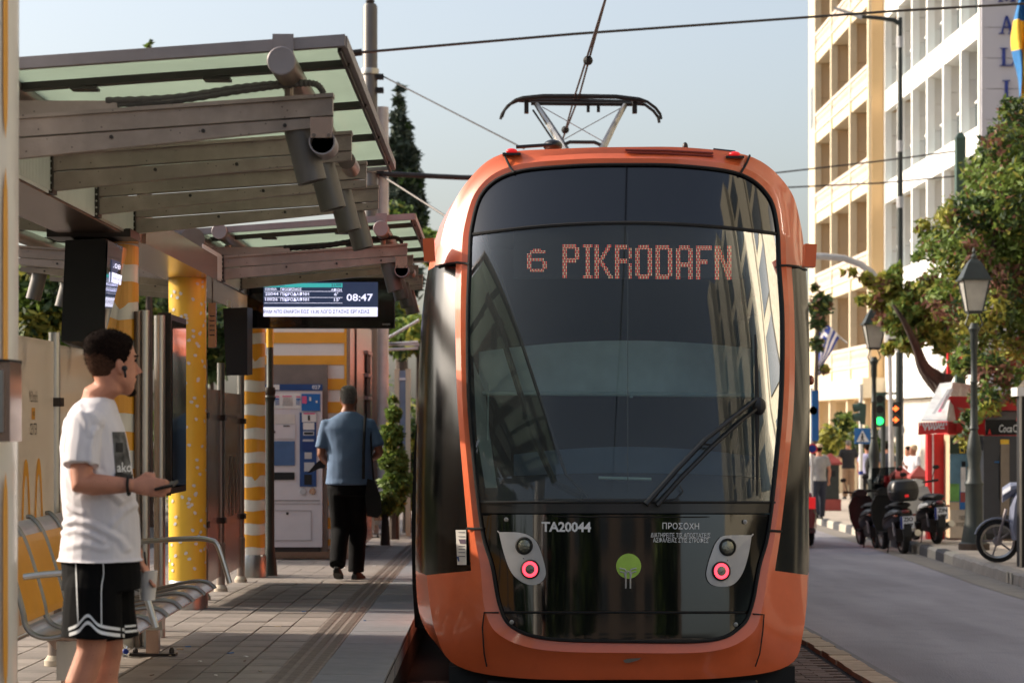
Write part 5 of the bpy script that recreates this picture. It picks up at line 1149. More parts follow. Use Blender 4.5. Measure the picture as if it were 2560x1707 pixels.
# ------------------------------------------------------------------ right-hand street furniture
def sw(Y): return g(Y) + .16
def lamp_post(x, y, label):
    z = 0.; t = thing('street_lamp', label, 'lamp', (x, y, sw(y)), 'old-style street lamps on the pavement')
    def b_(nm, prof_, m='iron', n=18):
        o = MB().lathe(prof_, (0, 0, 0), n).build(nm, m, t, smooth='auto', org=(0, 0, 0)); o.location = (0, 0, 0); return o
    b_('base', [(.22, 0), (.22, .10), (.19, .12), (.165, .3), (.135, .42), (.13, .95), (.145, 1.0), (.115, 1.05), (.10, 1.2), (.085, 1.25), (.115, 1.45), (.10, 1.6), (.07, 1.75)])
    b_('plinth', [(.235, 0), (.235, .09), (.225, .1)], 'bark')
    b_('shaft', [(.07, 1.7), (.055, 1.8), (.075, 1.83), (.06, 1.87), (.05, 2.5), (.065, 2.53), (.05, 2.56), (.045, 3.0), (.06, 3.03), (.06, 3.25), (.09, 3.33), (.05, 3.42)])
    for s_ in (-1, 1):
        o = MB().tube([(s_ * .05, 0, 3.3), (s_ * .13, 0, 3.4), (s_ * .08, 0, 3.55), (s_ * .06, 0, 3.58)], .012, 6).build('scroll', 'iron', t, org=(0, 0, 0)); o.location = (0, 0, 0)
    def fr_(r0, z0, r1, z1): return [[(sx * r0, sy * r0, z0) for sx, sy in ((-1, -1), (1, -1), (1, 1), (-1, 1))], [(sx * r1, sy * r1, z1) for sx, sy in ((-1, -1), (1, -1), (1, 1), (-1, 1))]]
    for nm, a, m in (('lantern_floor', fr_(.10, 3.56, .11, 3.6), 'iron'), ('lantern_glazing', fr_(.105, 3.6, .19, 4.05), 'lampglass'), ('lantern_rim', fr_(.235, 4.05, .235, 4.08), 'iron'), ('lantern_roof', fr_(.215, 4.08, .10, 4.32), 'iron'), ('lantern_cap', fr_(.10, 4.32, .05, 4.38), 'iron')):
        o = MB().rings(a).build(nm, m, t, org=(0, 0, 0)); o.location = (0, 0, 0)
    for sx, sy in ((-1, -1), (1, -1), (1, 1), (-1, 1)):
        o = MB().tube([(sx * .11, sy * .11, 3.58), (sx * .197, sy * .197, 4.06)], .012, 5).build('lantern_bar', 'iron', t, org=(0, 0, 0)); o.location = (0, 0, 0)
    b_('finial', [(.04, 4.38), (.05, 4.42), (.02, 4.46), (.03, 4.5), (.005, 4.56)])
    return t
lamp_post((2435 - VX) * 35 / F, 35, 'nearest dark green lamp post with ornate base in front of the kiosk')
lamp_post((2185 - VX) * 46 / F, 46, 'further lamp post whose lantern is tangled in the yellowing tree')
tl = thing('tall_street_light', 'tall slender street light with a long arm in front of the white hotel', 'street light', ((2250 - VX) * 62 / F, 62, sw(62)))
x = (2250 - VX) * 62 / F; MB().lathe([(.10, sw(62)), (.085, 5), (.06, P(0, 45, 62).z)], (x, 62, 0), 12).build('pole', 'iron', tl, smooth='auto')
for zz in (120, 380, 520): MB().lathe([(.095, 0), (.095, .3)], (x, 62, P(0, zz, 62).z), 10).build('band', 'lampgrey', tl)
MB().tube([P(2248, 60, 62), P(2235, 51, 62), P(2200, 46, 62), P(2150, 42, 62)], [.065, .06, .055, .05], 8).build('arm', 'iron', tl, smooth='auto')
MB().hexa([P(2155, 38, 61.9), P(2155, 50, 61.9), P(2086, 24, 61.9), P(2084, 17, 61.9)][::-1], [P(2155, 38, 62.2), P(2155, 50, 62.2), P(2086, 24, 62.2), P(2084, 17, 62.2)][::-1]).build('lamp_head', 'lampgrey', tl)
gp = thing('green_pillar', 'square dark green mast whose top stands against the white hotel beside the tree', 'mast', ((2403 - VX) * 45 / F, 45, sw(45)))
x = (2403 - VX) * 45 / F; MB().bb(x - .09, x + .09, 45, 45.2, sw(45), P(0, 345, 45).z).build('shaft', 'green', gp); MB().rings([[(x + a * .1, 45.1 + c * .1, P(0, 345, 45).z) for a, c in ((-1, -1), (1, -1), (1, 1), (-1, 1))], [(x + a * .03, 45.1 + c * .03, P(0, 330, 45).z) for a, c in ((-1, -1), (1, -1), (1, 1), (-1, 1))]]).build('cap', 'green', gp)
ca = thing('curved_mast', 'pale curved overhead mast arm bending over the road right of the tram roof', 'mast', P(2240, 1290, 52))
MB().tube([P(*p, 52) for p in [(2010, 641), (2060, 641), (2110, 646), (2150, 660), (2180, 682), (2205, 715), (2222, 780), (2226, 1000), (2228, 1290)]], [.075] * 6 + [.06, .05, .05], 10).build('arm', 'lampgrey', ca, smooth='auto')
# traffic lights
def arrow(par, px, py, Y):
    s_ = Y / F; c = P(px, py, Y); pts = [(-16, -4), (2, -4), (2, -13), (18, 0), (2, 13), (2, 4), (-16, 4)]
    b = MB(); b.prism([c + Vector((u * s_ * .62, -.012, -v * s_ * .62)) for u, v in pts], (0, .006, 0)); return b.build('arrow_lens', 'orangesig', par)
t = thing('traffic_light', 'traffic light showing green on its lowest lens beside the further lamp post', 'traffic light', P(2210, 1275, 60), 'traffic signals at the crossing')
MB().bb(P(2190, 0, 60).x, P(2209, 0, 60).x, 60, 60.2, P(0, 1068, 60).z, P(0, 983, 60).z).build('housing', 'green', t)
for py, m in ((997, 'matblack'), (1023, 'matblack'), (1052, 'greensig')):
    c = P(2199, py, 60); MB().lathe([(0, -.03), (.1, -.03), (.1, 0)], c, 16, 'Y').build('lens', m, t, smooth='auto'); MB().tube([c + Vector((.13 * math.cos(a), -.12, .13 * math.sin(a))) for a in [math.pi * i / 8 for i in range(9)]], .012, 4).build('visor', 'green', t)
MB().lathe([(.06, P(0, 1275, 60).z), (.06, P(0, 980, 60).z)], (P(2212, 0, 60).x, 60.25, 0), 10).build('pole', 'iron', t)
MB().bb(P(2188, 0, 60).x, P(2242, 0, 60).x, 60.1, 60.14, P(0, 986, 60).z, P(0, 980, 60).z).build('bracket', 'green', t)
t = thing('traffic_light', 'traffic light with two orange arrows pointing right', 'traffic light', P(2232, 1275, 60), 'traffic signals at the crossing')
MB().bb(P(2223, 0, 60).x, P(2249, 0, 60).x, 59.8, 60, P(0, 1066, 60).z, P(0, 1005, 60).z).build('housing', 'matblack', t)
for py in (1021, 1049): arrow(t, 2236, py, 59.78); MB().tube([P(2236, py, 59.72) + Vector((.14 * math.cos(a), 0, .14 * math.sin(a))) for a in [math.pi * i / 8 for i in range(9)]], .01, 4).build('visor', 'green', t)
MB().lathe([(.07, P(0, 1290, 60).z), (.07, P(0, 1000, 60).z)], (P(2231, 0, 60).x, 60.15, 0), 10).build('pole', 'white', t)
MB().lathe([(.09, P(0, 1290, 60.5).z), (.08, P(0, 880, 60.5).z)], (P(2247, 0, 60.5).x, 60.5, 0), 10).build('pole', 'iron', t)
t = thing('traffic_light', 'side-on pedestrian signal with two hoods above the blue crossing sign', 'traffic light', P(2150, 1290, 58), 'traffic signals at the crossing')
MB().hexa([P(2149, 1005, 58), P(2166, 1010, 58), P(2163, 1063, 58), P(2150, 1058, 58)], [P(2149, 1005, 58.3), P(2166, 1010, 58.3), P(2163, 1063, 58.3), P(2150, 1058, 58.3)]).build('housing', 'green', t)
for py in (1020, 1044): MB().tube([P(2133, py, 58.1), P(2152, py - 3, 58.1)], [.10, .11], 12, caps=False).build('hood', 'green', t)
MB().lathe([(.05, P(0, 1290, 58.4).z), (.05, P(0, 960, 58.4).z)], (P(2152, 0, 58.4).x, 58.4, 0), 10).build('pole', 'white', t)
for (px, py) in ((2215, 1083), (2243, 1075)):
    o = MB().lathe([(0, -.02), (.2, -.02), (.2, .02), (0, .02)], P(px, py, 61), 20, 'Y').build('sign_back', 'lampgrey'); tag(o, ('left' if px < 2230 else 'right') + ' of two round grey sign backs under the traffic lights', 'sign')
cs = thing('crossing_sign', 'blue square pedestrian crossing sign on a pale pole', 'sign', P(2152, 1289, 57))
MB().lathe([(.05, P(0, 1290, 57).z), (.05, P(0, 1075, 57).z)], (P(2153, 0, 57).x, 57.05, 0), 10).build('pole', 'white', cs)
MB().bb(P(2136, 0, 57).x, P(2176, 0, 57).x, 56.96, 56.99, P(0, 1109, 57).z, P(0, 1070, 57).z).build('plate', 'blue', cs)
MB().prism([P(2141, 1104, 56.95), P(2173, 1104, 56.95), P(2156, 1075, 56.95)], (0, -.006, 0)).build('triangle', 'letterw', cs)
wk = MB(); Yk = 56.93
for a, c, r_ in (((2156, 1086), (2156, 1096), .018), ((2156, 1095), (2152, 1103), .012), ((2156, 1095), (2160, 1103), .012), ((2156, 1088), (2152, 1094), .009), ((2156, 1088), (2160, 1093), .009)): wk.tube([P(*a, Yk), P(*c, Yk)], r_, 5)
wk.ball(P(2156, 1084, Yk), (.02, .01, .022), 6); wk.build('walking_symbol', 'matblack', cs)
MB().lathe([(.056, P(0, 1186, 57).z), (.056, P(0, 1177, 57).z)], (P(2153, 0, 57).x, 57.05, 0), 10).build('pole_tape', 'flagb', cs)
bs = thing('street_banner', 'narrow blue advertising banner seen beside the right flank of the tram', 'banner', P(2040, 1300, 50))
MB().bb(P(2030, 0, 50).x, P(2047, 0, 50).x, 50, 50.05, P(0, 1102, 50).z, P(0, 976, 50).z).build('panel', 'blue', bs)
MB().lathe([(0, -.012), (.09, -.012)], P(2033, 1026, 49.99), 18, 'Y').build('banner_print', mat('flesh', (226, 178, 170), .6), bs)
MB().lathe([(.03, P(0, 1310, 50).z), (.03, P(0, 970, 50).z)], (P(2031, 0, 50).x, 50.1, 0), 8).build('pole', 'lampgrey', bs)
ns = MB().lathe([(0, -.01), (.11, -.01), (.11, .01), (0, .01)], P(2031, 1121, 50), 18, 'Y').build('round_sign', 'red', bs)
MB().lathe([(0, -.016), (.08, -.016), (.08, -.01)], P(2031, 1121, 50), 18, 'Y').build('sign_face', 'flagb', ns)
def box_bin(px, Y, w, h, label, capm='brickred', gl=None):
    x = (px - VX) * Y / F; z = sw(Y); t = thing('litter_bin', label, 'bin', (x, Y, z), 'green and red street bins')
    MB().bb(x - w * .62, x + w * .62, Y - w * .62, Y + w * .62, z, z + h * .2).build('foot', 'brickred', t)
    MB().bb(x - w / 2, x + w / 2, Y - w / 2, Y + w / 2, z + h * .2, z + h * .8).build('body', gl or 'green', t)
    MB().rings([[(x + a * w * q, Y + c * w * q, z + hh) for a, c in ((-1, -1), (1, -1), (1, 1), (-1, 1))] for q, hh in ((.68, h * .8), (.68, h * .84), (.05, h))]).build('lid', capm, t)
    MB().bb(x - w * .25, x + w * .25, Y - w * .52, Y - w * .5, z + h * .6, z + h * .7).build('mouth', 'matblack', t); return t
box_bin(2076, 61, .40, 1.5, 'tall dark green bin with pyramid lid and red foot nearest the tram', gl='iron')
box_bin(2252, 48.5, .34, 1.25, 'green bin with a red lid behind the two dark scooters, left of its twin', gl='iron')
box_bin(2298, 47, .31, 1.25, 'pale green bin with a red lid and red foot next to the kiosk', gl=mat('palegreen', (96, 128, 112), .5))
# kiosk
YK = 40.; kz = sw(YK)
def kb(x): return (x - VX) * YK / F
def c3(x, y): return (2260 + x / 5.227, 800 + y / 5.227)
def cE(x, y): return (2260 + x / 4.357, 1080 + y / 4.357)
ki = thing('kiosk', 'red kiosk with white sloping awning behind the parked scooters', 'kiosk', (kb(2440), YK + 1, kz))
MB().bb(kb(2385), kb(2700), YK + .5, YK + 1.6, kz, 2.2).build('cabin', mat('cabinred', (190, 30, 36), .4), ki)
MB().bb(kb(2316), kb(2328), YK - .1, YK + .1, kz, P(0, 1085, YK).z).build('pillar', 'red', ki)
MB().bb(kb(2328), kb(2331), YK - .12, YK - .1, kz, P(0, 1085, YK).z).build('pillar_stripe', 'letterw', ki)
MB().bb(kb(2331), kb(2361), YK, YK + .5, kz, P(0, 1085, YK).z).build('red_cabinet', 'red', ki)
MB().bb(kb(2361), kb(2375), YK - .1, YK + .3, kz, P(0, 1120, YK).z).build('white_jamb', 'letterw', ki)
aw = MB(); YA = YK - .7
a_ = [P(*c3(230, 1322), YA), P(*c3(560, 1322), YA + .0), P(*c3(720, 1322), YA + 1.6), P(*c3(1000, 1330), YA + 2.4)]
b_ = [P(*c3(470, 850), YK + 1.6), P(*c3(640, 830), YK + 1.6), P(*c3(760, 850), YK + 2.2), P(*c3(980, 870), YK + 2.8)]
aw.grid([a_, b_], thick=(0, .02, .03)); awo = aw.build('awning', 'letterw', ki)
for q0, q1, m in (((365, 1225), (570, 900), 'lampgrey'), ((440, 1200), (590, 920), 'pink'), ((470, 1160), (610, 890), 'fascia')):
    p0, p1 = P(*c3(*q0), YA - .02), P(*c3(*q1), YA + 1.1); d_ = Vector((.05, -.02, 0)); MB().add([p0, p0 + d_, p1 + d_, p1], [(0, 1, 2, 3)]).build('awning_print', m, awo)
va = MB(); va.rings([[P(*c3(190, 1335), YA - .03), P(*c3(570, 1325), YA - .03), P(*c3(570, 1470), YA - .03), P(*c3(185, 1500), YA - .03)], [P(*c3(190, 1335), YA), P(*c3(570, 1325), YA), P(*c3(570, 1470), YA), P(*c3(185, 1500), YA)]]); vo = va.build('valance', 'red', ki)
for k in range(11): x = 200 + k * 34; MB().bb(P(*c3(x, 0), YA).x, P(*c3(x + 14, 0), YA).x, YA - .045, YA - .035, P(*c3(0, 1375), YA).z, P(*c3(0, 1335), YA).z).build('valance_stripe', 'letterw', vo)
put_text('valance_text', 'γμμα', lambda u, v: P(*c3(240 + 290 * u, 1440 - 75 * v), YA - .04), 'letterw', vo, bold=.03)
MB().hexa([P(*c3(572, 1325), YA), P(*c3(800, 1330), YA + 2.4), P(*c3(800, 1480), YA + 2.4), P(*c3(572, 1480), YA)], [P(*c3(576, 1325), YA + .05), P(*c3(804, 1330), YA + 2.45), P(*c3(804, 1480), YA + 2.45), P(*c3(576, 1480), YA + .05)]).build('side_valance', mat('deepred', (150, 22, 30), .5), ki)
MB().bb(P(*c3(570, 0), YK + 1.5).x, P(*c3(740, 0), YK + 1.5).x, YK + 1.5, YK + 1.6, P(*c3(0, 700), YK + 1.5).z, P(*c3(0, 430), YK + 1.5).z).build('roof_sign', 'red', ki)
for yy in (480, 540, 640): MB().bb(P(*c3(640, 0), YK + 1.5).x, P(*c3(670, 0), YK + 1.5).x, YK + 1.47, YK + 1.49, P(*c3(0, yy + 40), YK + 1.5).z, P(*c3(0, yy), YK + 1.5).z).build('sign_print', 'letterw', ki)
MB().bb(P(*c3(760, 0), YK + 2).x, P(*c3(1700, 0), YK + 2).x, YK + 2, YK + 3, P(*c3(0, 690), YK + 2).z, P(*c3(0, 435), YK + 2).z).build('roof_fascia', bpy.data.materials['deepred'], ki)
MB().bb(P(*c3(790, 0), YK + 2).x, P(*c3(1700, 0), YK + 2).x, YK + 1.9, YK + 3.2, P(*c3(0, 435), YK + 2).z, P(*c3(0, 395), YK + 2).z).build('roof_edge', 'cream', ki)
MB().hexa([P(*c3(1060, 1300), YK - .3), P(*c3(1440, 1050), YK + 1.4), P(*c3(1500, 1050), YK + 1.4), P(*c3(1460, 1300), YK - .3)], [P(*c3(1060, 1325), YK - .3), P(*c3(1440, 1075), YK + 1.4), P(*c3(1500, 1075), YK + 1.4), P(*c3(1460, 1325), YK - .3)]).build('dark_awning', 'matblack', ki)
dv = MB().bb(P(*c3(1060, 0), YK - .3).x, P(*c3(1470, 0), YK - .3).x, YK - .34, YK - .3, P(*c3(0, 1500), YK - .3).z, P(*c3(0, 1315), YK - .3).z).build('dark_valance', 'matblack', ki)
put_text('valance_text', 'Coca', lambda u, v: P(*c3(1235 + 175 * u + 12 * v, 1465 - 100 * v), YK - .36), 'letterw', dv, bold=.01)
put_text('valance_text', 'C', lambda u, v: P(*c3(1425 + 50 * u, 1465 - 100 * v), YK - .36), 'letterw', dv)
MB().prism([P(*c3(1095, 1490), YK - .35), P(*c3(1140, 1490), YK - .35), P(*c3(1118, 1420), YK - .35)], (0, -.01, 0)).build('valance_print', 'red', dv)
# drink-poster cabinet
dc = thing('drinks_cabinet', 'cabinet with a Life fruit drink poster between the pale scooter and the near lamp post', 'cabinet', (kb(2416), YK - .4, kz))
YD = YK - .5
def dq(nm, xa, ya, xb, yb, m, k=0):
    a = P(*cE(xa, ya), YD); c = P(*cE(xb, yb), YD); return MB().bb(a.x, c.x, YD - .01 - .006 * k, YD, c.z, a.z).build(nm, m, dc)
a = P(*cE(497, 30), YD); c = P(*cE(868, 1150), YD); MB().bb(a.x, c.x, YD, YD + .5, c.z, a.z).build('body', 'creamd', dc)
dq('poster', 500, 235, 860, 760, mat('poster_blue', (84, 122, 140), .5, var=.35, vs=3), 0); dq('poster_head', 500, 60, 860, 233, mat('poster_green', (28, 54, 40), .5), 0)
put_text('poster_text', 'Life', lambda u, v: P(*cE(605 + 140 * u, 230 - 100 * v), YD - .02), 'flagy', dc, bold=.0)
dq('poster_leaf', 500, 560, 600, 750, mat('poster_leaf', (104, 158, 74), .5, var=.4, vs=5), 1)
for xa, xb, m in ((618, 670, 'paper'), (690, 740, 'wrapyellow')):
    dq('carton_print', xa, 380, xb, 650, m, 2); dq('cap_print', xa + 8, 318, xb - 2, 375, 'matblack', 2)
dq('carton_print', 605, 640, 720, 840, 'blue', 1); dq('carton_print', 612, 655, 700, 760, 'brickred', 2); dq('stone_plinth', 500, 845, 860, 1150, 'concrete', 1)
put_text('poster_text', '100%', lambda u, v: P(*cE(600 + 80 * u, 960 - 55 * v), YD - .025), 'dark', dc); put_text('poster_text', 'ΧΥΜΟΣ', lambda u, v: P(*cE(570 + 110 * u, 1030 - 50 * v), YD - .025), 'dark', dc)
fg = thing('fridge', 'dark grey kiosk fridge standing right of the near lamp post', 'fridge', (kb(2500), YK - .5, kz))
YF = YK - .9
def fq(nm, xa, ya, xb, yb, m, d=.03, dd=0.):
    a = P(*cE(xa, ya), YF); c = P(*cE(xb, yb), YF); return MB().bb(a.x, c.x, YF - d, YF - d + .02 + dd, c.z, a.z).build(nm, m, fg)
fq('body', 868, 40, 1260, 1100, mat('fridge_grey', (44, 47, 54), .45), 0, .6); fq('door', 1050, 130, 1145, 900, mat('fridge_steel', (120, 112, 104), .3, .7), .02); fq('door_gap', 1036, 250, 1042, 740, 'matblack', .02); fq('sticker', 985, 318, 1035, 330, 'flagu', .03)
fq('feet', 880, 1100, 1240, 1165, 'matblack', 0, .4); fq('goods', 1048, 80, 1140, 130, 'flagy', .03)
# advertising frame at the right margin
ad = thing('advert_frame', 'black advertising frame with a white top at the right margin', 'advert', P(2560, 1420, 29))
MB().bb(P(2553, 0, 29).x, P(2700, 0, 29).x, 29, 29.25, sw(29), P(0, 985, 29).z).build('panel', 'matblack', ad)
MB().bb(P(2548, 0, 29).x, P(2553, 0, 29).x, 28.97, 29.0, sw(29), P(0, 985, 29).z).build('frame_edge', 'steel', ad)
MB().bb(P(2541, 0, 29).x, P(2710, 0, 29).x, 28.95, 29.3, P(0, 990, 29).z, P(0, 968, 29).z).build('top_band', 'white', ad)
MB().hexa([P(2543, 969, 29), P(2710, 969, 29), P(2710, 900, 29), P(2560, 948, 29)][::-1], [P(2543, 969, 29.3), P(2710, 969, 29.3), P(2710, 900, 29.3), P(2560, 948, 29.3)][::-1]).build('peaked_top', 'concrete', ad)
# hedging far along the street, low wall, shrubs
for k, (ox, oy, r_, Y, lab) in enumerate(((1905, 1000, 26, 74, 'yellowish shrub in the planter behind the tall dark green bin'), (1940, 970, 26, 76, 'upright shrub left of the blue crossing sign'), (1975, 1000, 22, 75, 'dark shrub right behind the blue crossing sign'), (2025, 1010, 24, 76, 'pale shrub behind the traffic lights'))):
    bush('shrub', lab, 'shrub', blob_px([(ox, oy, r_), (ox + 8, oy + 20, r_), (ox - 10, oy + 24, r_ * .8)], Y, 1), 1300, .15, MT, [.35, .25, .4], 80 + k)
fw = thing('garden_wall', 'long pale garden wall closing the far end of the pavement', 'wall', (12, 79, g(79))); MB().bb(8, 13, 79, 79.3, -1.2, .35).build('wall', 'cream', fw)
# flags
def flag(t, nm, rows, cols, fn, matf, mats):
    V = [[fn(i / cols, j / rows) for i in range(cols + 1)] for j in range(rows + 1)]; b = MB()
    for j in range(rows):
        for i in range(cols):
            b.cur = matf((i + .5) / cols, (j + .5) / rows); b.add([V[j][i], V[j][i + 1], V[j + 1][i + 1], V[j + 1][i]], [(0, 1, 2, 3)])
    o = b.build(nm, mats, t); weld(o, .0005); o.data.shade_smooth(); m = o.modifiers.new('cloth', 'SOLIDIFY'); m.thickness = .004; return o
YG = 74
gf_ = thing('greek_flag', 'blue and white striped flag with a cross drooping from an angled pole', 'flag', P(2110, 860, YG))
MB().tube([P(2038, 812, YG), P(2075, 822, YG), P(2118, 858, YG)], .025, 6).build('flagpole', 'lampgrey', gf_)
A0, A1, B0, B1 = P(2048, 790, YG), P(2100, 842, YG), P(2034, 930, YG), P(2045, 940, YG)
def gfn(u, v):   # u: along the fly (down the drooping cloth), v: across
    a = A0.lerp(A1, v); c = B0.lerp(B1, v); p = a.lerp(c, u); p.y += .12 * math.sin(7 * v + 3 * u); p.x += .05 * math.sin(9 * u + 5 * v) * u; return p
def gmf(u, v):
    s_ = int(v * 9); canton = u < .38 and v < .56
    if canton: return 1 if (abs(u - .19) < .04 or abs(v - .28) < .06) else 0
    return 0 if s_ % 2 == 0 else 1
flag(gf_, 'cloth', 36, 30, gfn, gmf, ['flagb', 'flagw'])
YU = 58
uf = thing('ukrainian_flag', 'blue and yellow flag hanging at the top right margin', 'flag', P(2550, 60, YU))
def ufn(u, v): p = P(2548 + 34 * u - 12 * math.sin(v * 3) , -60 + 305 * v, YU); p.y += .15 * math.sin(12 * u + 3 * v); p.x += .06 * math.sin(9 * v + 6 * u); return p
flag(uf, 'cloth', 36, 24, ufn, lambda u, v: 0 if (v < .36 or (v > .6 and u < .35)) else 1, ['flagu', 'flagy'])
MB().tube([P(2570, -60, YU), P(2640, 200, YU)], .03, 6).build('flagpole', 'lampgrey', uf)
# ------------------------------------------------------------------ scooters
def wheel(par, y, r, w=.05):
    wh = MB().lathe([(r - .055, -w), (r - .01, -w * .9), (r, -w * .4), (r, w * .4), (r - .01, w * .9), (r - .055, w)], (0, y, r), 26, 'X', caps=False).build('wheel', 'rubber', par, smooth='auto')
    MB().lathe([(r - .06, -w * .7), (r - .085, -w * .5), (r - .085, w * .5), (r - .06, w * .7)], (0, y, r), 26, 'X', caps=False).build('rim', 'steel', wh, smooth='auto')
    sp_ = MB()
    for k in range(5):
        a = 2 * math.pi * k / 5; sp_.tube([(0, y, r), (0, y + (r - .075) * math.cos(a), r + (r - .075) * math.sin(a))], .014, 5)
    sp_.lathe([(.06, -.05), (.06, .05)], (0, y, r), 12, 'X'); sp_.build('spokes', 'fascia', wh)
    return wh
def scooter(loc, rz, label, body='matblack', panel='matblack', box=None, helmet=False, plate=('ZIO', '877'), shield=False, lean=.09, r=.27, scale=1.):
    t = thing('scooter', label, 'scooter', (0, 0, 0), 'scooters parked at the kerb')
    wheel(t, -.60, r); wheel(t, .66, r)
    B = lambda nm, m, mb, s_='auto': mb.build(nm, m, t, smooth=s_)
    B('tail_body', body, MB().rings([[(w * math.cos(a) * 1.0, y, z + h * math.sin(a)) for a in [2 * math.pi * i / 14 for i in range(14)]] for y, w, z, h in ((-.86, .06, .66, .05), (-.80, .13, .66, .10), (-.6, .17, .62, .15), (-.3, .18, .56, .18), (0, .17, .48, .16), (.1, .14, .42, .10))]))
    B('seat', 'matblack', MB().rings([[(w * math.cos(a), y, z + h * math.sin(a)) for a in [2 * math.pi * i / 12 for i in range(12)]] for y, w, z, h in ((-.82, .08, .78, .04), (-.7, .14, .79, .05), (-.35, .14, .78, .05), (-.25, .13, .74, .05), (.05, .10, .73, .045))]))
    B('footboard', 'matblack', MB().bb(-.15, .15, .05, .42, .28, .33)); B('engine', 'dark', MB().bb(-.12, .13, -.66, -.15, .2, .42))
    B('leg_shield', panel, MB().rings([[(x * w, y + abs(x) ** 2 * -.05, z) for x in (-1, -.6, 0, .6, 1)] + [(x * w, y + .06 + abs(x) ** 2 * -.05, z) for x in (1, .6, 0, -.6, -1)] for y, w, z in ((.42, .16, .3), (.46, .22, .5), (.44, .24, .75), (.40, .16, .92))]))
    B('side_panel', panel, MB().rings([[(w * math.cos(a), y, z + h * math.sin(a)) for a in [2 * math.pi * i / 14 for i in range(14)]] for y, w, z, h in ((-.84, .10, .68, .03), (-.6, .178, .64, .10), (-.2, .185, .58, .12), (.0, .15, .5, .08))]))
    B('front_fairing', panel, MB().rings([[(w * math.cos(a), y, z + h * math.sin(a)) for a in [2 * math.pi * i / 12 for i in range(12)]] for y, w, z, h in ((.38, .12, .98, .07), (.5, .15, .95, .10), (.6, .10, .88, .10))]))
    B('front_mudguard', panel, MB().rings([[(x, .66 + (r + .03) * math.cos(a), r + (r + .03) * math.sin(a)) for x in (-.06, 0, .06)] + [(x, .66 + (r + .015) * math.cos(a), r + (r + .015) * math.sin(a)) for x in (.06, 0, -.06)] for a in [.3 + i * .25 for i in range(9)]], caps=True))
    B('rear_mudguard', 'matblack', MB().rings([[(-.07, y, z), (.07, y, z), (.06, y - .02, z - .01), (-.06, y - .02, z - .01)] for y, z in ((-.84, .66), (-.92, .5), (-.93, .3))]))
    for s_ in (-1, 1): B('fork', 'fascia', MB().tube([(s_ * .07, .66, r), (s_ * .07, .55, .7)], .018, 6))
    B('handlebar', 'matblack', MB().tube([(-.34, .30, 1.02), (-.2, .36, 1.0), (0, .42, .98), (.2, .36, 1.0), (.34, .30, 1.02)], .018, 7))
    for s_ in (-1, 1):
        B('grip', 'rubber', MB().tube([(s_ * .34, .30, 1.02), (s_ * .24, .34, 1.01)], .022, 8))
        st_ = B('mirror', 'matblack', MB().tube([(s_ * .24, .36, 1.0), (s_ * .28, .36, 1.14), (s_ * .30, .34, 1.2)], .007, 5).ball((s_ * .32, .33, 1.24), (.06, .02, .04), 7))
        B('turn_signal', 'amber', MB().ball((s_ * .15, -.82, .63), (.035, .02, .02), 6))
        B('shock', 'fascia', MB().tube([(s_ * .13, -.6, r + .02), (s_ * .12, -.5, .56)], .022, 7))
    B('tail_light', 'maroon', MB().ball((0, -.87, .70), (.07, .03, .035), 7))
    pl_ = B('plate', 'plate', MB().add([(-.115, -.948, .62), (.115, -.948, .62), (.115, -.936, .42), (-.115, -.936, .42), (-.115, -.943, .62), (.115, -.943, .62), (.115, -.931, .42), (-.115, -.931, .42)], [(3, 2, 1, 0), (4, 5, 6, 7), (0, 1, 5, 4), (2, 3, 7, 6)]), None)
    b = MB().add([(-.114, -.950, .618), (-.078, -.950, .618), (-.078, -.938, .422), (-.114, -.938, .422)], [(3, 2, 1, 0)]).build('plate_band', 'flagb', pl_)
    for s_, z0 in ((plate[0], .535), (plate[1], .435)): put_text('plate_text', s_, lambda u, v: Vector((-.062 + .16 * u, -.9515 + (.62 - z0 - .07 * v) * .06, z0 + .07 * v)), 'matblack', pl_, bold=.03)
    B('exhaust', 'steel' if panel != 'maroon' else 'dark', MB().tube([(.17, .0, .25), (.19, -.4, .26), (.19, -.85, .34)], [.03, .06, .055], 10))
    for s_ in (-1, 1): B('stand', 'matblack', MB().tube([(s_ * .10, -.2, .3), (s_ * .17, -.25, .0)], .012, 5))
    if box: bx = B('top_box', box, MB().rings([[(.24 * math.copysign(abs(math.cos(a)) ** .5, math.cos(a)) * k, -.80 + .21 * math.copysign(abs(math.sin(a)) ** .6, math.sin(a)) * k, z) for a in [2 * math.pi * i / 24 for i in range(24)]] for z, k in ((.86, .7), (.88, .86), (.96, .96), (1.02, 1), (1.03, .97), (1.04, 1), (1.12, .95), (1.18, .8), (1.2, .5))])); MB().bb(-.03, .03, -1.015, -1.0, .93, .97).build('reflector', 'redglow', bx)
    if shield: B('windshield', 'smoke', MB().grid([[(x * .2, .46 + .05 * (1 - x * x) - .12 * t, .98 + .4 * t) for x in (-1, -.5, 0, .5, 1)] for t in (0, .5, 1)], thick=(0, .004, 0)))
    t.location = loc; t.rotation_euler = (0, lean, rz); t.scale = (scale,) * 3; return t
scooter(((2256 - VX) * 37.4 / F, 37.4 + .8, g(37.4)), .09, 'dark scooter with a rounded black top box, middle of the three parked together', box='black', plate=('ZIO', '877'), shield=True, lean=-.06, scale=1.0, body='black')
scooter(((2188 - VX) * 40 / F, 40.6, g(40)), .07, 'small dark scooter with a red tail lamp with a helmet perched on it, furthest left', body='black', panel='matblack', plate=('HBM', '412'), lean=-.08, scale=.95)
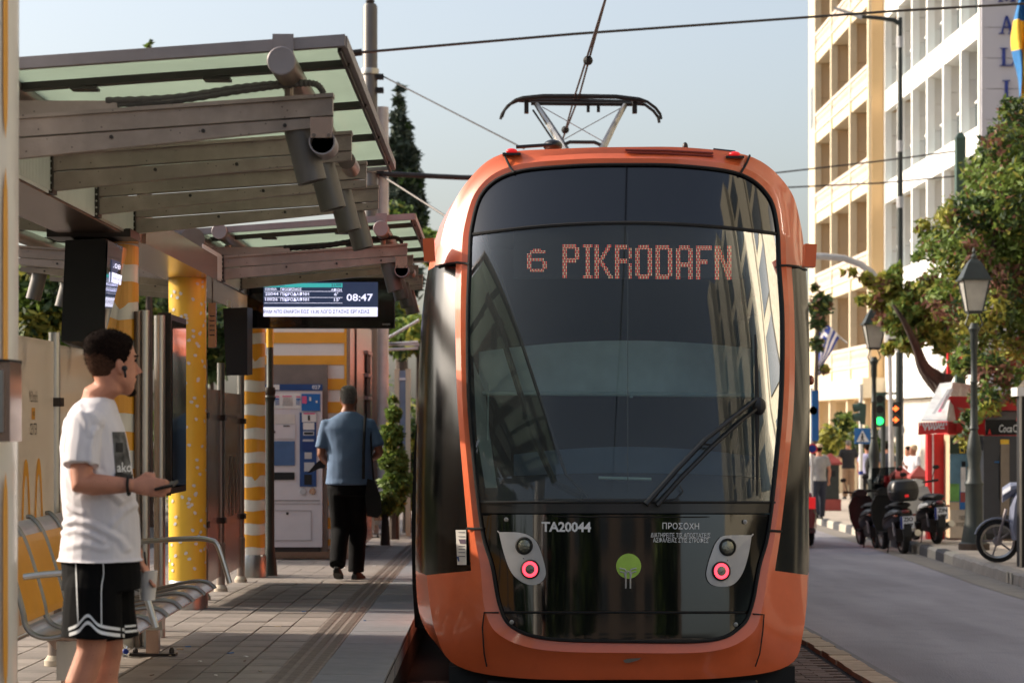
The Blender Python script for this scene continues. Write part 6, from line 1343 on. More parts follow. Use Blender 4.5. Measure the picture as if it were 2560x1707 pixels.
hm = thing('helmet', 'black and red helmet resting on the handlebar of the leftmost scooter', 'helmet', P(2205, 1205, 40.4)); MB().ball(P(2205, 1208, 40.4), (.15, .17, .15), 10).build('shell', 'black', hm, smooth=True); MB().ball(P(2214, 1207, 40.35), (.09, .14, .13), 10).build('stripe', 'red', hm, smooth=True); MB().ball(P(2196, 1206, 40.28), (.09, .08, .06), 8).build('visor', 'gloss', hm, smooth=True)
scooter(((2331 - VX) * 37.8 / F, 38.3, sw(37.8)), .1, 'white-flanked scooter standing on the pavement in front of the pale green bin', panel='white', plate=('ZIN', '177'), lean=-.05, shield=False, scale=.98, body='black')
sc = scooter(((2536 - VX) * 30 / F + .5, 30.2, sw(30)), R(80), 'grey moped nosing into the picture behind the advert frame at the right edge', panel=mat('greyblue', (120, 126, 146), .4), lean=.0, r=.28)
# car beyond the tram
cz = g(40); car = thing('parked_car', 'dark red car on the road mostly hidden by the tram, tail light glowing', 'car', (4.75, 42, cz))
def cs_(y, w, z0, z1, k): return [(4.72 + sx * w * kk, y, z) for sx, kk, z in ((-1, 1, z0), (-1, 1.02, (z0 + z1) / 2), (-1, k, z1), (1, k, z1), (1, 1.02, (z0 + z1) / 2), (1, 1, z0))]
MB().rings([cs_(40.1, .78, cz + .35, cz + .78, .9), cs_(40.25, .83, cz + .25, cz + .95, .9), cs_(41.2, .84, cz + .22, cz + 1.0, .92), cs_(43.6, .84, cz + .22, cz + .9, .92), cs_(44.2, .76, cz + .3, cz + .65, .9)]).build('body', 'maroon', car, smooth='auto')
MB().rings([cs_(40.3, .72, cz + .95, cz + .97, .98), cs_(40.8, .7, cz + .96, cz + 1.42, .82), cs_(42.2, .7, cz + .96, cz + 1.45, .82), cs_(43.1, .72, cz + .9, cz + .95, .95)]).build('greenhouse', 'gloss', car, smooth='auto')
for sx in (-1, 1):
    MB().box((4.72 + sx * .72, 40.12, cz + .78), (.16, .08, .2)).build('tail_light', 'redglow', car)
    for y in (40.75, 43.3):
        w_ = MB().lathe([(.2, -.1), (.3, -.1), (.32, -.06), (.32, .06), (.3, .1), (.2, .1)], (4.72 + sx * .74, y, cz + .32), 22, 'X').build('wheel', 'rubber', car, smooth='auto'); MB().lathe([(.19, -.105), (.19, .105)], (4.72 + sx * .74, y, cz + .32), 16, 'X').build('rim', 'steel', w_)
MB().bb(4.1, 5.3, 40.04, 40.1, cz + .3, cz + .45).build('bumper', 'matblack', car)
# ------------------------------------------------------------------ people
def bake(o):
    dg = bpy.context.evaluated_depsgraph_get(); me = bpy.data.meshes.new_from_object(o.evaluated_get(dg)); old = o.data
    o.modifiers.clear(); mats = list(old.materials); o.data = me
    if not me.materials:
        for k in mats: me.materials.append(k)
    me.shade_smooth(); return o
def skin_it(mb, name, m, par, voxel, smooth_n=4, wr=None, fac=.6):
    o = mb.build(name, m, par, org=(0, 0, 0)); o.location = (0, 0, 0)
    r = o.modifiers.new('r', 'REMESH'); r.mode = 'VOXEL'; r.voxel_size = voxel
    s_ = o.modifiers.new('s', 'SMOOTH'); s_.iterations = smooth_n; s_.factor = fac
    if wr:
        tx = bpy.data.textures.new('folds', 'CLOUDS'); tx.noise_scale = wr[1]; tx.noise_depth = 1
        d = o.modifiers.new('d', 'DISPLACE'); d.texture = tx; d.strength = wr[0]; d.mid_level = .5; d.texture_coords = 'LOCAL'
    bake(o)
    return o
def eloft(mb, secs, n=18):   # (x, y, z, rx, ry) horizontal ellipses
    return mb.rings([[(x + rx * math.cos(2 * math.pi * i / n), y + ry * math.sin(2 * math.pi * i / n), z) for i in range(n)] for x, y, z, rx, ry in secs])
HEAD = [(0, .055, .026, .026), (.018, .052, .040, .042), (.045, .028, .068, .058), (.075, .012, .086, .066), (.105, .003, .095, .071), (.135, .000, .099, .075), (.165, -.004, .100, .077), (.195, -.010, .094, .073), (.22, -.014, .076, .060), (.238, -.018, .046, .038), (.246, -.02, .016, .014)]
def hrows(n=26):
    import bisect
    r = []; zs = [h[0] for h in HEAD]
    for i in range(n):
        z = zs[0] + (zs[-1] - zs[0]) * (1 - (1 - i / (n - 1)) ** 1.0); k = min(len(zs) - 2, max(0, bisect.bisect_right(zs, z) - 1)); p = [HEAD[max(0, min(len(HEAD) - 1, k + d))] for d in (-1, 0, 1, 2)]; t = (z - zs[k]) / (zs[k + 1] - zs[k])
        r.append((z,) + tuple(max(.004, .5 * (2 * p[1][c] + (p[2][c] - p[0][c]) * t + (2 * p[0][c] - 5 * p[1][c] + 4 * p[2][c] - p[3][c]) * t * t + (3 * p[1][c] - p[0][c] - 3 * p[2][c] + p[3][c]) * t ** 3)) if c > 1 else .5 * (2 * p[1][c] + (p[2][c] - p[0][c]) * t + (2 * p[0][c] - 5 * p[1][c] + 4 * p[2][c] - p[3][c]) * t * t + (3 * p[1][c] - p[0][c] - 3 * p[2][c] + p[3][c]) * t ** 3) for c in (1, 2, 3)))
    return r
def interp(z, T):
    for (a, u), (c, v) in zip(T, T[1:]):
        if a <= z <= c: return u + (v - u) * (z - a) / (c - a)
    return T[0][1] if z < T[0][0] else T[-1][1]
HLIM = [(.03, -.052), (.07, -.045), (.095, -.03), (.112, -.006), (.125, .022), (.145, .040), (.17, .052), (.188, .066), (.2, .084), (.206, .11)]
def person(name, label, loc, yaw, H=1.75, shirt='tee', pants='trouser', skin='skin', hair='hair', J=None, shorts=False, voxel=.016, wide=1., hyaw=0., group=None, belly=1., detail=False, cap=None, shirt_long=0., torso=None, sleeves=True, headscale=1., htilt=0.):
    k = H / 1.75; t = thing(name, label, 'person', loc, group)
    j = dict(hipR=(0, -.09, .90), kneeR=(.02, -.10, .48), ankR=(-.02, -.10, .09), toeR=(.16, -.12, .035), hipL=(0, .09, .90), kneeL=(.02, .10, .48), ankL=(-.02, .10, .09), toeL=(.16, .12, .035),
             shR=(-.01, -.175 * wide, 1.43), elR=(-.02, -.25 * wide, 1.14), wrR=(.06, -.25 * wide, .90), haR=(.09, -.25 * wide, .80), shL=(-.01, .175 * wide, 1.43), elL=(-.02, .25 * wide, 1.14), wrL=(.06, .25 * wide, .90), haL=(.09, .25 * wide, .80), head=(.01, 0, 1.505))
    if J: j.update(J)
    if k != 1: j = {a: tuple(c * k if a not in (J or {}) else c for c in v) for a, v in j.items()}
    V = {a: Vector(v) for a, v in j.items()}
    TS = torso or [(0, 0, .86, .11, .155 * wide), (0, 0, .95, .118 * belly, .165 * wide), (.005, 0, 1.05, .115 * belly, .150 * wide), (0, 0, 1.18, .115, .155 * wide), (-.005, 0, 1.30, .12, .175 * wide), (-.01, 0, 1.40, .105, .185 * wide), (-.01, 0, 1.455, .075, .13 * wide), (-.01, 0, 1.49, .055, .065)]
    TS = [tuple(c * k for c in s_) for s_ in TS] if not torso else TS
    hs = headscale * (k if k < 1.05 else 1.0)
    hm_ = Matrix.Translation(V['head']) @ Matrix.Rotation(hyaw, 4, 'Z') @ Matrix.Rotation(htilt, 4, 'Y') @ Matrix.Scale(hs, 4)
    def hp(x, y, z): return hm_ @ Vector((x, y, z))
    b = MB(); eloft(b, [(s_[0], s_[1], s_[2], s_[3] * .88, s_[4] * .9) for s_ in TS])
    n = 20
    b.rings([[hp(cx + rx * math.cos(2 * math.pi * i / n), ry * math.sin(2 * math.pi * i / n) * (1 - .12 * max(0, math.cos(2 * math.pi * i / n))), z) for i in range(n)] for z, cx, rx, ry in hrows()])
    nk = V['head']; b.tube([(TS[-1][0], 0, TS[-2][2] - .04), (TS[-1][0] + .005, 0, TS[-1][2]), tuple(hp(-.012, 0, .03)), tuple(hp(-.02, 0, .09))], [.075 * k, .060 * k, .057 * hs, .055 * hs], 14)
    if detail:
        b.rings([[hp(*p) for p in ((.09, -.010, .142), (.09, .010, .142), (.07, 0, .135))], [hp(*p) for p in ((.114, -.013, .11), (.114, .013, .11), (.07, 0, .11))], [hp(*p) for p in ((.133, -.017, .088), (.133, .017, .088), (.075, 0, .082))], [hp(*p) for p in ((.106, -.019, .076), (.106, .019, .076), (.07, 0, .072))]])
        b.ball(hp(.096, 0, .152), (.016, .045, .008), 8)
        b.ball(hp(.094, 0, .060), (.014, .026, .008), 8); b.ball(hp(.091, 0, .048), (.013, .022, .007), 8); b.ball(hp(.075, 0, .012), (.022, .026, .018), 8)
    for s_ in (-1, 1):
        b.rings([[hp(-.004 + .016 * q * math.cos(a) - .008 * math.sin(a), s_ * (.070 + .018 * h), .105 + .031 * q * math.sin(a)) for a in [2 * math.pi * i / 12 for i in range(12)]] for q, h in ((.7, 0), (1., .5), (1.05, 1.), (.7, 1.))])
    for s_, a, e, w, h in ((-1, 'shR', 'elR', 'wrR', 'haR'), (1, 'shL', 'elL', 'wrL', 'haL')):
        A, E, Wr, Hh = V[a], V[e], V[w], V[h]
        b.tube([A, A.lerp(E, .4), A.lerp(E, .8), E, E.lerp(Wr, .25), E.lerp(Wr, .6), Wr], [.054 * k, .049 * k, .043 * k, .041 * k, .043 * k, .036 * k, .026 * k], 12)
        d = (Hh - Wr); L_ = d.length; d.normalize(); sd_ = V.get('palm' + w[2], Vector((0, 1, 0)) if abs(d.y) < .8 else Vector((1, 0, 0))); sd_ = (sd_ - d * sd_.dot(d)).normalized(); up = d.cross(sd_)
        pc_ = [Wr, Wr + d * .045 * k, Wr + d * .085 * k]
        b.rings([[p + sd_ * (q * math.cos(t_)) + up * (.016 * k * math.sin(t_)) for t_ in [2 * math.pi * i / 12 for i in range(12)]] for p, q in zip(pc_, (.026 * k, .036 * k, .038 * k))])
        curl = V.get('curl' + w[2], Vector((0, 0, 0)))
        for q in range(4):
            o0 = Wr + d * .08 * k + sd_ * (-.028 + q * .0185) * k; ln = (.062, .074, .070, .055)[q] * k
            bend = (d + up * .35 * (1 if curl.length == 0 else 0) + curl * .5).normalized(); bend2 = (d * .5 + up * .9 * (1 if curl.length == 0 else 0) + curl * 1.2).normalized()
            b.tube([o0, o0 + d * ln * .25, o0 + d * ln * .25 + bend * ln * .4, o0 + d * ln * .25 + bend * ln * .4 + bend2 * ln * .4], [.010 * k, .0095 * k, .009 * k, .007 * k], 7)
        th = (d * .7 - sd_ * .75 + curl * .3).normalized(); o0 = Wr + d * .025 * k - sd_ * .022 * k
        b.tube([o0, o0 + th * .035 * k, o0 + th * .035 * k + (d * .9 - sd_ * .1 + curl * .5).normalized() * .035 * k], [.013 * k, .011 * k, .009 * k], 7)
    for hh, kn, an, s_ in (('hipR', 'kneeR', 'ankR', -1), ('hipL', 'kneeL', 'ankL', 1)):
        A, K_, N2 = V[hh], V[kn], V[an]
        cf = K_.lerp(N2, .3) + Vector((-.025, 0, 0)) * k
        b.tube([A, A.lerp(K_, .3), A.lerp(K_, .75), K_, K_.lerp(cf, .4), cf, K_.lerp(N2, .72), N2], [.088 * k, .083 * k, .062 * k, .055 * k, .054 * k, .058 * k, .042 * k, .036 * k], 14)
    body = skin_it(b, 'body', skin, t, voxel, 1 if detail else 3)
    # shirt
    b = MB(); lo = .90 - shirt_long; inf = .016
    TT = [s_ for s_ in TS if s_[2] >= lo * k - .02]; TT = [(TT[0][0], TT[0][1], lo * k, TT[0][3] + .012, TT[0][4] + .012)] + TT if TT[0][2] > lo * k else TT
    eloft(b, [(s_[0], s_[1], s_[2], s_[3] + inf, s_[4] + inf) if q < len(TT) - 1 else (s_[0], s_[1], s_[2] - .012, s_[3] + .006, s_[4] + .006) for q, s_ in enumerate(TT)], 24)
    if sleeves:
        for a, e in (('shR', 'elR'), ('shL', 'elL')):
            A, E = V[a], V[e]; b.tube([A.lerp(Vector((0, 0, A.z)), .4), A, A.lerp(E, .35), A.lerp(E, V.get('sl', Vector((.66, 0, 0))).x)], [.07 * k, .068 * k, .066 * k, .071 * k], 16)
    sh_ = skin_it(b, 'shirt', shirt, t, voxel * .9, 2, (.012, .16) if detail else (.008, .12))
    # legwear
    hips = [(0, 0, .84 * k, .125 * k, .165 * k * wide), (0, 0, .93 * k, .128 * k, .172 * k * wide), (0, 0, 1.0 * k, .122 * k * belly, .16 * k * wide), (0, 0, 1.04 * k, .118 * k * belly, .155 * k * wide)]
    if torso: hips = [(TS[0][0], TS[0][1], TS[0][2] - .05, TS[0][3] + .008, TS[0][4] + .008)] + [(s_[0], s_[1], s_[2], s_[3] + .008, s_[4] + .008) for s_ in TS[:2]]
    b = MB(); eloft(b, hips, 24)
    for hh, kn, an in (('hipR', 'kneeR', 'ankR'), ('hipL', 'kneeL', 'ankL')):
        A, K_, N2 = V[hh], V[kn], V[an]
        if shorts: b.tube([A + Vector((0, 0, .0)), A.lerp(K_, .3), A.lerp(K_, .86)], [.075 * k, .108 * k, .118 * k], 18)
        else: b.tube([A, A.lerp(K_, .3), A.lerp(K_, .8), K_, K_.lerp(N2, .5), N2 + Vector((0, 0, -.02))], [.108 * k, .104 * k, .09 * k, .09 * k, .084 * k, .078 * k], 16)
    lg = skin_it(b, 'shorts' if shorts else 'trousers', pants, t, voxel * .9, 2, (.012, .14))
    for an, to in (('ankR', 'toeR'), ('ankL', 'toeL')):
        N2, T = V[an], V[to]; d = (T - N2); b = MB(); f_ = Vector((d.x, d.y, 0)); f_ = f_.normalized() if f_.length > .01 else Vector((1, 0, 0)); sd_ = Vector((-f_.y, f_.x, 0)); zb_ = min(N2.z - .09 * k, T.z - .035 * k)
        heel = N2 - f_ * .06 * k; tip = T + f_ * .05 * k; rs = []
        for u, w, h in ((0, .028, .05), (.15, .038, .075), (.4, .043, .07), (.7, .047, .045), (.9, .04, .03), (1, .02, .02)):
            c = heel.lerp(tip, u); zz = zb_ + (heel.z - N2.z) ; zz = (N2.z - .09 * k) * (1 - u) + (T.z - .035 * k) * u
            rs.append([Vector((c.x, c.y, 0)) + sd_ * s1 * w * k + Vector((0, 0, zz + h1 * h * k)) for s1, h1 in ((-1, 0), (-1, .5), (-.6, 1), (.6, 1), (1, .5), (1, 0))])
        b.rings(rs); o = b.build('shoe', 'matblack' if not detail else 'black', t, smooth='auto', org=(0, 0, 0)); o.location = (0, 0, 0)
    # hair
    if hair:
        b = MB(); rows = []
        for z, cx, rx, ry in hrows(34):
            if z < .035: continue
            lim = interp(z, HLIM); ring = []
            for i in range(44):
                a = 2 * math.pi * i / 44; ff = .002 + .007 * min(1, max(0, (z - .06) / .12)); x = cx + (rx + ff) * math.cos(a); y = (ry + ff) * math.sin(a) * (1 - .12 * max(0, math.cos(a)))
                if x > lim: q = .93; x = cx + (rx * q) * math.cos(a); y *= (ry * q) / (ry + ff)
                ring.append(hp(x, y, z + (.006 if z > .2 else 0)))
            rows.append(ring)
        b.rings(rows); hr = skin_it(b, 'hair', hair, t, voxel * .6 if detail else voxel * .8, 1, (.002, .01) if detail else None)
        if detail:
            hr.data.materials.append(M['fade']); inv = hm_.inverted()
            for pp in hr.data.polygons:
                c = inv @ pp.center
                if c.z < .098 + .055 * max(0, min(1, (-c.x + .01) / .09)) + random.uniform(-.008, .008): pp.material_index = 1
            rr_ = random.Random(8); st_ = MB(); ps_ = [p_ for p_ in hr.data.polygons]
            for _ in range(5200):
                p_ = ps_[rr_.randrange(len(ps_))]; c0 = p_.center.copy(); n0 = p_.normal.copy(); q0 = inv @ c0
                if q0.x > interp(q0.z, HLIM) - .004: continue
                dr = (n0 + Vector((rr_.uniform(-.5, .5), rr_.uniform(-.5, .5), rr_.uniform(-.7, .1)))).normalized(); w0 = dr.cross(Vector((rr_.gauss(0, 1), rr_.gauss(0, 1), rr_.gauss(0, 1)))).normalized() * .0011; ln0 = (.0075 if q0.z > .12 else .004) * rr_.uniform(.5, 1.2)
                st_.cur = 0 if q0.z > .1 else 1; st_.add([c0 - w0, c0 + w0, c0 + dr * ln0], [(0, 1, 2)])
            so = st_.build('cropped_strands', [hair, 'fade'], t, org=(0, 0, 0)); so.location = (0, 0, 0); so['kind'] = 'stuff'
            b = MB(); b.ball(hp(.083, 0, .010), (.024, .026, .020), 8); gt = skin_it(b, 'beard', hair, t, .006, 1); MB().ball(hp(.099, 0, .068), (.009, .026, .004), 6).build('moustache', hair, t, org=(0, 0, 0)).location = (0, 0, 0)
            b = MB()
            for s_ in (-1, 1): b.ball(hp(.088, s_ * .034, .150), (.012, .020, .004), 6)
            b.build('eyebrows', hair, t, org=(0, 0, 0)).location = (0, 0, 0)
            for s_ in (-1, 1): MB().ball(hp(.084, s_ * .033, .132), (.009, .012, .006), 6).build('eye', 'matblack', t, org=(0, 0, 0)).location = (0, 0, 0)
    if cap:
        b = MB(); b.rings([[hp(cx + (rx + .018) * math.cos(2 * math.pi * i / 16), (ry + .018) * math.sin(2 * math.pi * i / 16), z + .01) for i in range(16)] for z, cx, rx, ry in HEAD if z > .15]); b.build('cap', cap, t, smooth='auto', org=(0, 0, 0)).location = (0, 0, 0)
    t.rotation_euler.z = yaw; return t, body, sh_, lg, V, hp
bpy.context.view_layer.update()
# --- young man on the platform
YY = 9.0; SM = F / YY; X0 = (250 - VX) / SM; Zf = pz(YY)
HF = CZ - Zf  # eye height above his feet
def L_(px, py, dy=0.): p = P(px, py, YY + dy); return Vector((p.x - X0, dy, p.z - Zf))
lt = lambda px, py, dy=0.: tuple(L_(px, py, dy))
Hm = 1.0
J = dict(head=lt(279, 986), shR=lt(214, 1062, -.165), elR=lt(200, 1210, -.235), wrR=lt(330, 1213, -.215), haR=lt(392, 1218, -.20), shL=lt(250, 1060, .165), elL=lt(268, 1262, .225), wrL=lt(344, 1388, .19), haL=lt(364, 1425, .18),
         hipR=lt(235, 1400, -.09), kneeR=lt(228, 1625, -.105), ankR=(-.07, -.12, .085), toeR=(.10, -.15, .035), hipL=lt(262, 1400, .09), kneeL=lt(272, 1625, .10), ankL=(.02, .13, .085), toeL=(.19, .15, .035),
         palmR=(0, -.1, -1), curlR=(0, .5, -.1), sl=(.70, 0, 0), curlL=(.1, -.4, 0))
def sec(y, x0, x1, ry): c = L_((x0 + x1) / 2, y); return (c.x, 0, c.z, (x1 - x0) / 2 / SM, ry)
TS = [sec(1440, 160, 345, .17), sec(1395, 158, 340, .172), sec(1300, 168, 336, .165), sec(1200, 163, 322, .165), sec(1120, 163, 308, .175), sec(1070, 168, 296, .182), sec(1035, 180, 285, .155), sec(1008, 198, 278, .095), sec(985, 210, 276, .058)]
TS = [tuple(s_) for s_ in TS]
man, body, shirt, shorts_, V, hp = person('person', 'young man in white printed T-shirt and black shorts, phone in hand', (X0, YY, Zf), 0, 1.7501, J=J, shorts=True, voxel=.0062, torso=TS, detail=True, hyaw=R(37), headscale=1.0, skin='skin', pants='shorts', shirt_long=.075)
# cloth folds pressed into the shirt
FOLDS = [([(560, 230), (700, 190), (830, 215), (960, 280), (1060, 350), (1105, 430)], .007, 13), ([(540, 300), (700, 270), (820, 300), (930, 360)], .005, 11), ([(560, 420), (750, 380), (950, 420)], .004, 14),
         ([(1165, 60), (1080, 120), (1000, 230)], .004, 12), ([(600, 60), (680, 110), (760, 130)], .005, 11), ([(620, -330), (640, -200), (700, -60)], .004, 12), ([(880, -560), (850, -420), (860, -260), (880, -120)], .006, 12), ([(560, -640), (600, -480), (590, -300)], .004, 12), ([(700, -760), (800, -640), (850, -520)], .004, 12), ([(900, -200), (960, -60), (1060, 40)], .005, 12)]
def sdist(x, z, pl):
    best = 1e9
    for (a, b_), (c, d) in zip(pl, pl[1:]):
        t = max(0, min(1, ((x - a) * (c - a) + (z - b_) * (d - b_)) / ((c - a) ** 2 + (d - b_) ** 2))); best = min(best, math.hypot(x - a - t * (c - a), z - b_ - t * (d - b_)))
    return best
FP = [([(x / 3.358, 1240 + y / 3.358) for x, y in pl], h, w) for pl, h, w in FOLDS]
nrm = [v.normal.copy() for v in shirt.data.vertices]
for v, n_ in zip(shirt.data.vertices, nrm):
    if n_.y > .35: continue
    px, py = v.co.x * SM + 250, HY + (CZ - Zf - v.co.z) * SM; s_ = 0
    for pl, h, w in FP:
        d = sdist(px, py, pl)
        if d < w * 2.2: s_ += h * (math.exp(-(d / (w * .55)) ** 2) - .5 * math.exp(-((d - w) / (w * .5)) ** 2))
    v.co += n_ * s_
shirt.data.update()
bpy.context.view_layer.update()
def bvh(o): mw = o.matrix_world; return BVHTree.FromPolygons([mw @ v.co for v in o.data.vertices], [p.vertices[:] for p in o.data.polygons])
EYE = Vector((0, 0, CZ))
def caster(o, off=.003):
    T = bvh(o)
    def f(px, py):
        d = (P(px, py, 10) - EYE).normalized(); h = T.ray_cast(EYE, d)
        return None if h[0] is None else h[0] - d * off
    return f
def on_grid(nm, f, fn, nu, nv, m, par):      # decal laid on the surface hit along the sight lines
    V_ = {}; b = MB()
    for j in range(nv + 1):
        for i in range(nu + 1):
            px, py = fn(i / nu, j / nv); V_[i, j] = f(px, py)
    for j in range(nv):
        for i in range(nu):
            q = [V_[i, j], V_[i + 1, j], V_[i + 1, j + 1], V_[i, j + 1]]
            if all(p is not None for p in q) and max((q[a] - q[c]).length for a, c in ((0, 2), (1, 3))) < .12: b.add(q, [(0, 1, 2, 3)])
    if b.v: return b.build(nm, m, par)
fs = caster(shirt); f5 = lambda x, y: (x / 3.135, 800 + y / 3.135)
pr_ = on_grid('shirt_print', fs, lambda u, v: f5(880 + 30 * v + (90 + 60 * v + 12) * u * 1.5, 875 + 370 * v), 22, 30, 'greyprint', man)
on_grid('print_patch', caster(shirt, .005), lambda u, v: f5(905 + 60 * u, 960 + 75 * v), 8, 8, 'darkprint', man)
on_grid('print_patch', caster(shirt, .005), lambda u, v: f5(900 + 150 * u, 1200 + 45 * v - 10 * math.sin(6 * u)), 16, 6, 'darkprint', man)
vs, fc = text2d('akoi', .01); fz = caster(shirt, .007); pts = [fz(*f5(918 + 130 * u, 1190 - 75 * v)) for u, v in vs]
ok = [f_ for f_ in fc if all(pts[i] is not None for i in f_)]; b = MB(); b.add([p if p is not None else Vector() for p in pts], ok)
if ok: b.build('print_letters', 'letterw', man)
f6 = lambda x, y: (x / 3.358, 1240 + y / 3.358); fq_ = caster(shorts_, .004)
def ribbon(nm, pl, w, m, f, par=None):
    P_ = crom(pl, 8, False); on_grid(nm, f, lambda u, v: (lambda a: (f6(a[0] + (v - .5) * w[0], a[1] + (v - .5) * w[1])))(P_[min(len(P_) - 1, int(round(u * (len(P_) - 1))))]), len(P_) - 1, 2, m, par or man)
ribbon('shorts_piping', [(632, 480), (640, 700), (648, 900), (655, 1060)], (9, 0), 'letterw', fq_)
ribbon('shorts_piping', [(862, 520), (870, 650), (852, 780), (852, 1075)], (9, 0), 'letterw', fq_)
ribbon('hem_band', [(575, 1115), (650, 1080), (738, 1000), (840, 1085), (1046, 1120)], (0, 26), 'letterw', fq_)
ribbon('hem_band', [(580, 1160), (660, 1130), (738, 1060), (845, 1140), (1046, 1170)], (0, 30), 'letterw', fq_)
ribbon('hem_band', [(1048, 1092), (1100, 1088), (1180, 1078)], (0, 18), 'letterw', fq_)
ribbon('hem_band', [(1048, 1135), (1100, 1132), (1180, 1120)], (0, 22), 'letterw', fq_)
w_ = Vector(man.location) + V['wrR']; hd_ = (V['haR'] - V['wrR']).normalized()
MB().tube([w_ - hd_ * .012 + Vector((0, .034 * math.cos(a), .036 * math.sin(a))) for a in [2 * math.pi * i / 20 for i in range(21)]], .006, 6, caps=False).build('bracelet', 'matblack', man)
eb = man.location + hp(.008, -.092, .10); b = MB().ball(eb, (.012, .010, .012), 7); b.tube([eb, eb + Vector((.004, -.003, -.035))], .005, 6); b.build('earphone', 'black', man, smooth=True)
ph = thing('phone', 'black phone held out in the young man\'s hand', 'phone', P(405, 1215, YY - .2)); MB().box(P(416, 1213, YY - .17), (.072, .14, .010), ry=-.22, rx=.10).build('body', 'black', ph)
cu_ = thing('paper_cup', 'drink cup with a black straw hanging from the young man\'s far hand', 'cup', P(370, 1499, YY + .17)); c = P(369, 1499, YY + .17)
MB().lathe([(.030, 0), (.040, .112), (.042, .116)], c, 20).build('cup_body', 'paper', cu_, smooth='auto'); MB().tube([c + Vector((.005, 0, .02)), c + Vector((-.012, 0, .19))], .004, 6).build('straw', 'matblack', cu_)
# --- older man walking away
YW = 22.4; SW = F / YW; zf = pz(YW) + .0; xw = (868 - VX) / SW
def Lw(px, py, fwd=0.): # camera-view to his local frame: he faces +Y (yaw 90), local x = forward, local y = screen-left
    p = P(px, py, YW); return (fwd, -(p.x - xw), p.z - zf)
J = dict(head=Lw(871, 1028, .02), shR=Lw(925, 1062), elR=Lw(950, 1130, -.03), wrR=Lw(925, 1150, .17), haR=Lw(905, 1150, .28), shL=Lw(815, 1062), elL=Lw(803, 1135, -.02), wrL=Lw(815, 1160, .14), haL=Lw(805, 1170, .24),
         hipR=Lw(890, 1215), kneeR=Lw(893, 1325, .14), ankR=Lw(888, 1426, .12), toeR=Lw(898, 1440, .28), hipL=Lw(845, 1215), kneeL=Lw(850, 1328, .04), ankL=Lw(847, 1404, -.22), toeL=Lw(849, 1438, -.08), sl=(.8, 0, 0))
def sw_(y, x0, x1, rx): a = Lw((x0 + x1) / 2, y); return (0, a[1], a[2], rx, (x1 - x0) / 2 / SW)
TS = [sw_(1225, 822, 925, .13), sw_(1195, 820, 928, .15), sw_(1150, 822, 926, .16), sw_(1100, 818, 930, .145), sw_(1070, 808, 938, .13), sw_(1048, 826, 920, .10), sw_(1034, 848, 896, .07), sw_(1025, 855, 889, .055)]
wm, wb_, wsh, wl, V2, hp2 = person('person', 'grey-haired man in a blue polo shirt and black trousers walking away along the platform', (xw, YW, zf), R(90), 1.7501, 'polo', 'trouser', 'skin2', 'greyhair', J=J, voxel=.014, torso=TS, headscale=1.0, wide=1.15, shirt_long=-.02)
bpy.context.view_layer.update()
fw_ = caster(wsh, .006)
def onw(nm, pl, w, m): P_ = crom([c7(*p) for p in pl], 5, False); on_grid(nm, fw_, lambda u, v: (P_[min(len(P_) - 1, int(round(u * (len(P_) - 1))))][0] + (v - .5) * w, P_[min(len(P_) - 1, int(round(u * (len(P_) - 1))))][1]), len(P_) - 1, 3, m, wm)
bg_ = thing('shoulder_bag', 'black shoulder bag hanging at the walking man\'s right hip', 'bag', P(935, 1290, YW))
MB().rings([[P(x, y, YW - .12 + d) for x, y in ((918, 1196), (935, 1200), (952, 1240), (955, 1280), (945, 1294), (918, 1290), (912, 1240))] for d in (0, .14)]).build('pouch', 'matblack', bg_, smooth='auto')
MB().tube([P(*c7(1360, 420), YW - .13), P(*c7(1352, 560), YW - .20), P(*c7(1345, 720), YW - .2), P(*c7(1345, 930), YW - .17)], .016, 6, flat=.4).build('strap', 'matblack', bg_)
MB().tube([P(*c7(1400, 560), YW - .08), P(*c7(1410, 760), YW - .1), P(*c7(1425, 960), YW - .1)], .010, 6, flat=.4).build('strap', 'matblack', bg_)
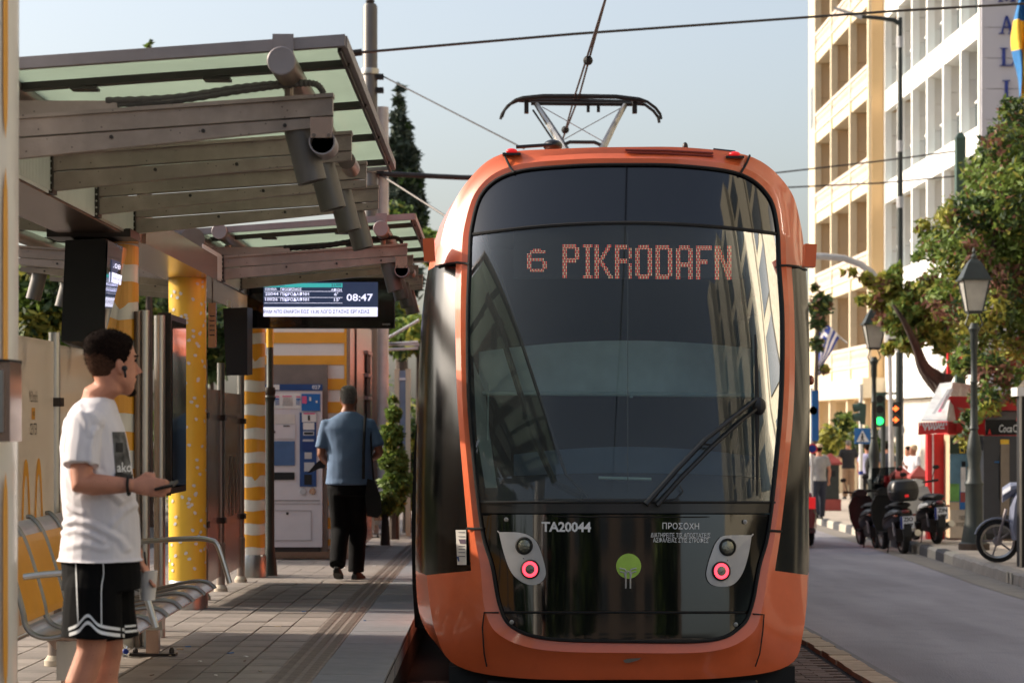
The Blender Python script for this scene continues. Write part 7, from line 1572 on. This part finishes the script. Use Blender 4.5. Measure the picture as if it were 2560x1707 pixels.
jk = thing('folded_jacket', 'black folded jacket sticking out from the walking man\'s left arm', 'jacket', P(*c7(960, 830), YW)); MB().rings([[P(*c7(x, y), YW + .1 + d) for x, y in ((905, 885), (960, 820), (1010, 775), (1050, 765), (1045, 845), (1000, 850), (935, 880))] for d in (0, .1)]).build('cloth', 'matblack', jk)
# --- pedestrians on the right
def ped(px, Yp, label, yaw, H, shirt, pants, hair='hair', skin='skin', **kw):
    x = (px - VX) * Yp / F; return person('person', label, (x, Yp, sw(Yp) - .0), yaw, H, shirt, pants, skin, hair, voxel=.022, group='pedestrians on the far pavement', **kw)
M['greytee'] = mat('grey_tee', (150, 148, 146), .85); M['khaki'] = mat('khaki_trousers', (146, 118, 92), .85); M['blacktee'] = mat('black_tee', (30, 30, 34), .85); M['lilac'] = mat('lilac_shirt', (172, 170, 200), .85); M['navytee'] = mat('navy_shirt', (44, 48, 62), .85)
walk = dict(kneeR=(.10, -.10, .50), ankR=(.16, -.10, .10), toeR=(.32, -.1, .05), kneeL=(-.02, .1, .48), ankL=(-.22, .1, .15), toeL=(-.08, .1, .05))
ped(2047, 54, 'pedestrian in a grey T-shirt and cap walking just right of the tram', R(95), 1.76, 'greytee', 'navytee', cap='creamd', J=walk)
ped(2121, 72, 'broad-shouldered pedestrian in a black top and khaki trousers seen from behind', R(92), 1.82, 'blacktee', 'khaki', 'greyhair', wide=1.15)
ped(2168, 66, 'pedestrian in a lilac shirt with a dark backpack beyond the crossing sign', R(80), 1.72, 'lilac', 'blacktee', J=walk)
ped(2217, 64, 'pedestrian in dark clothes passing behind the traffic light pole', R(60), 1.76, 'navytee', 'blacktee')
ped(2284, 57, 'white-shirted pedestrian with pale hair behind the green bins', R(200), 1.74, 'tee', 'navytee', 'creamd', 'skin2', J=dict(wrR=(.2, -.12, 1.25), haR=(.25, -.05, 1.32)))
ped(2271, 59, 'dark-haired pedestrian in white half hidden by the white-shirted one', R(190), 1.70, 'tee', 'navytee', 'hair')
ped(2078, 80, 'distant pedestrian behind the tall dark green bin', R(90), 1.75, 'greytee', 'navytee')
bk = MB().ball(P(2172, 1165, 65.8), (.12, .1, .26), 8).build('backpack', 'matblack'); tag(bk, 'dark backpack on the lilac-shirted pedestrian', 'backpack')
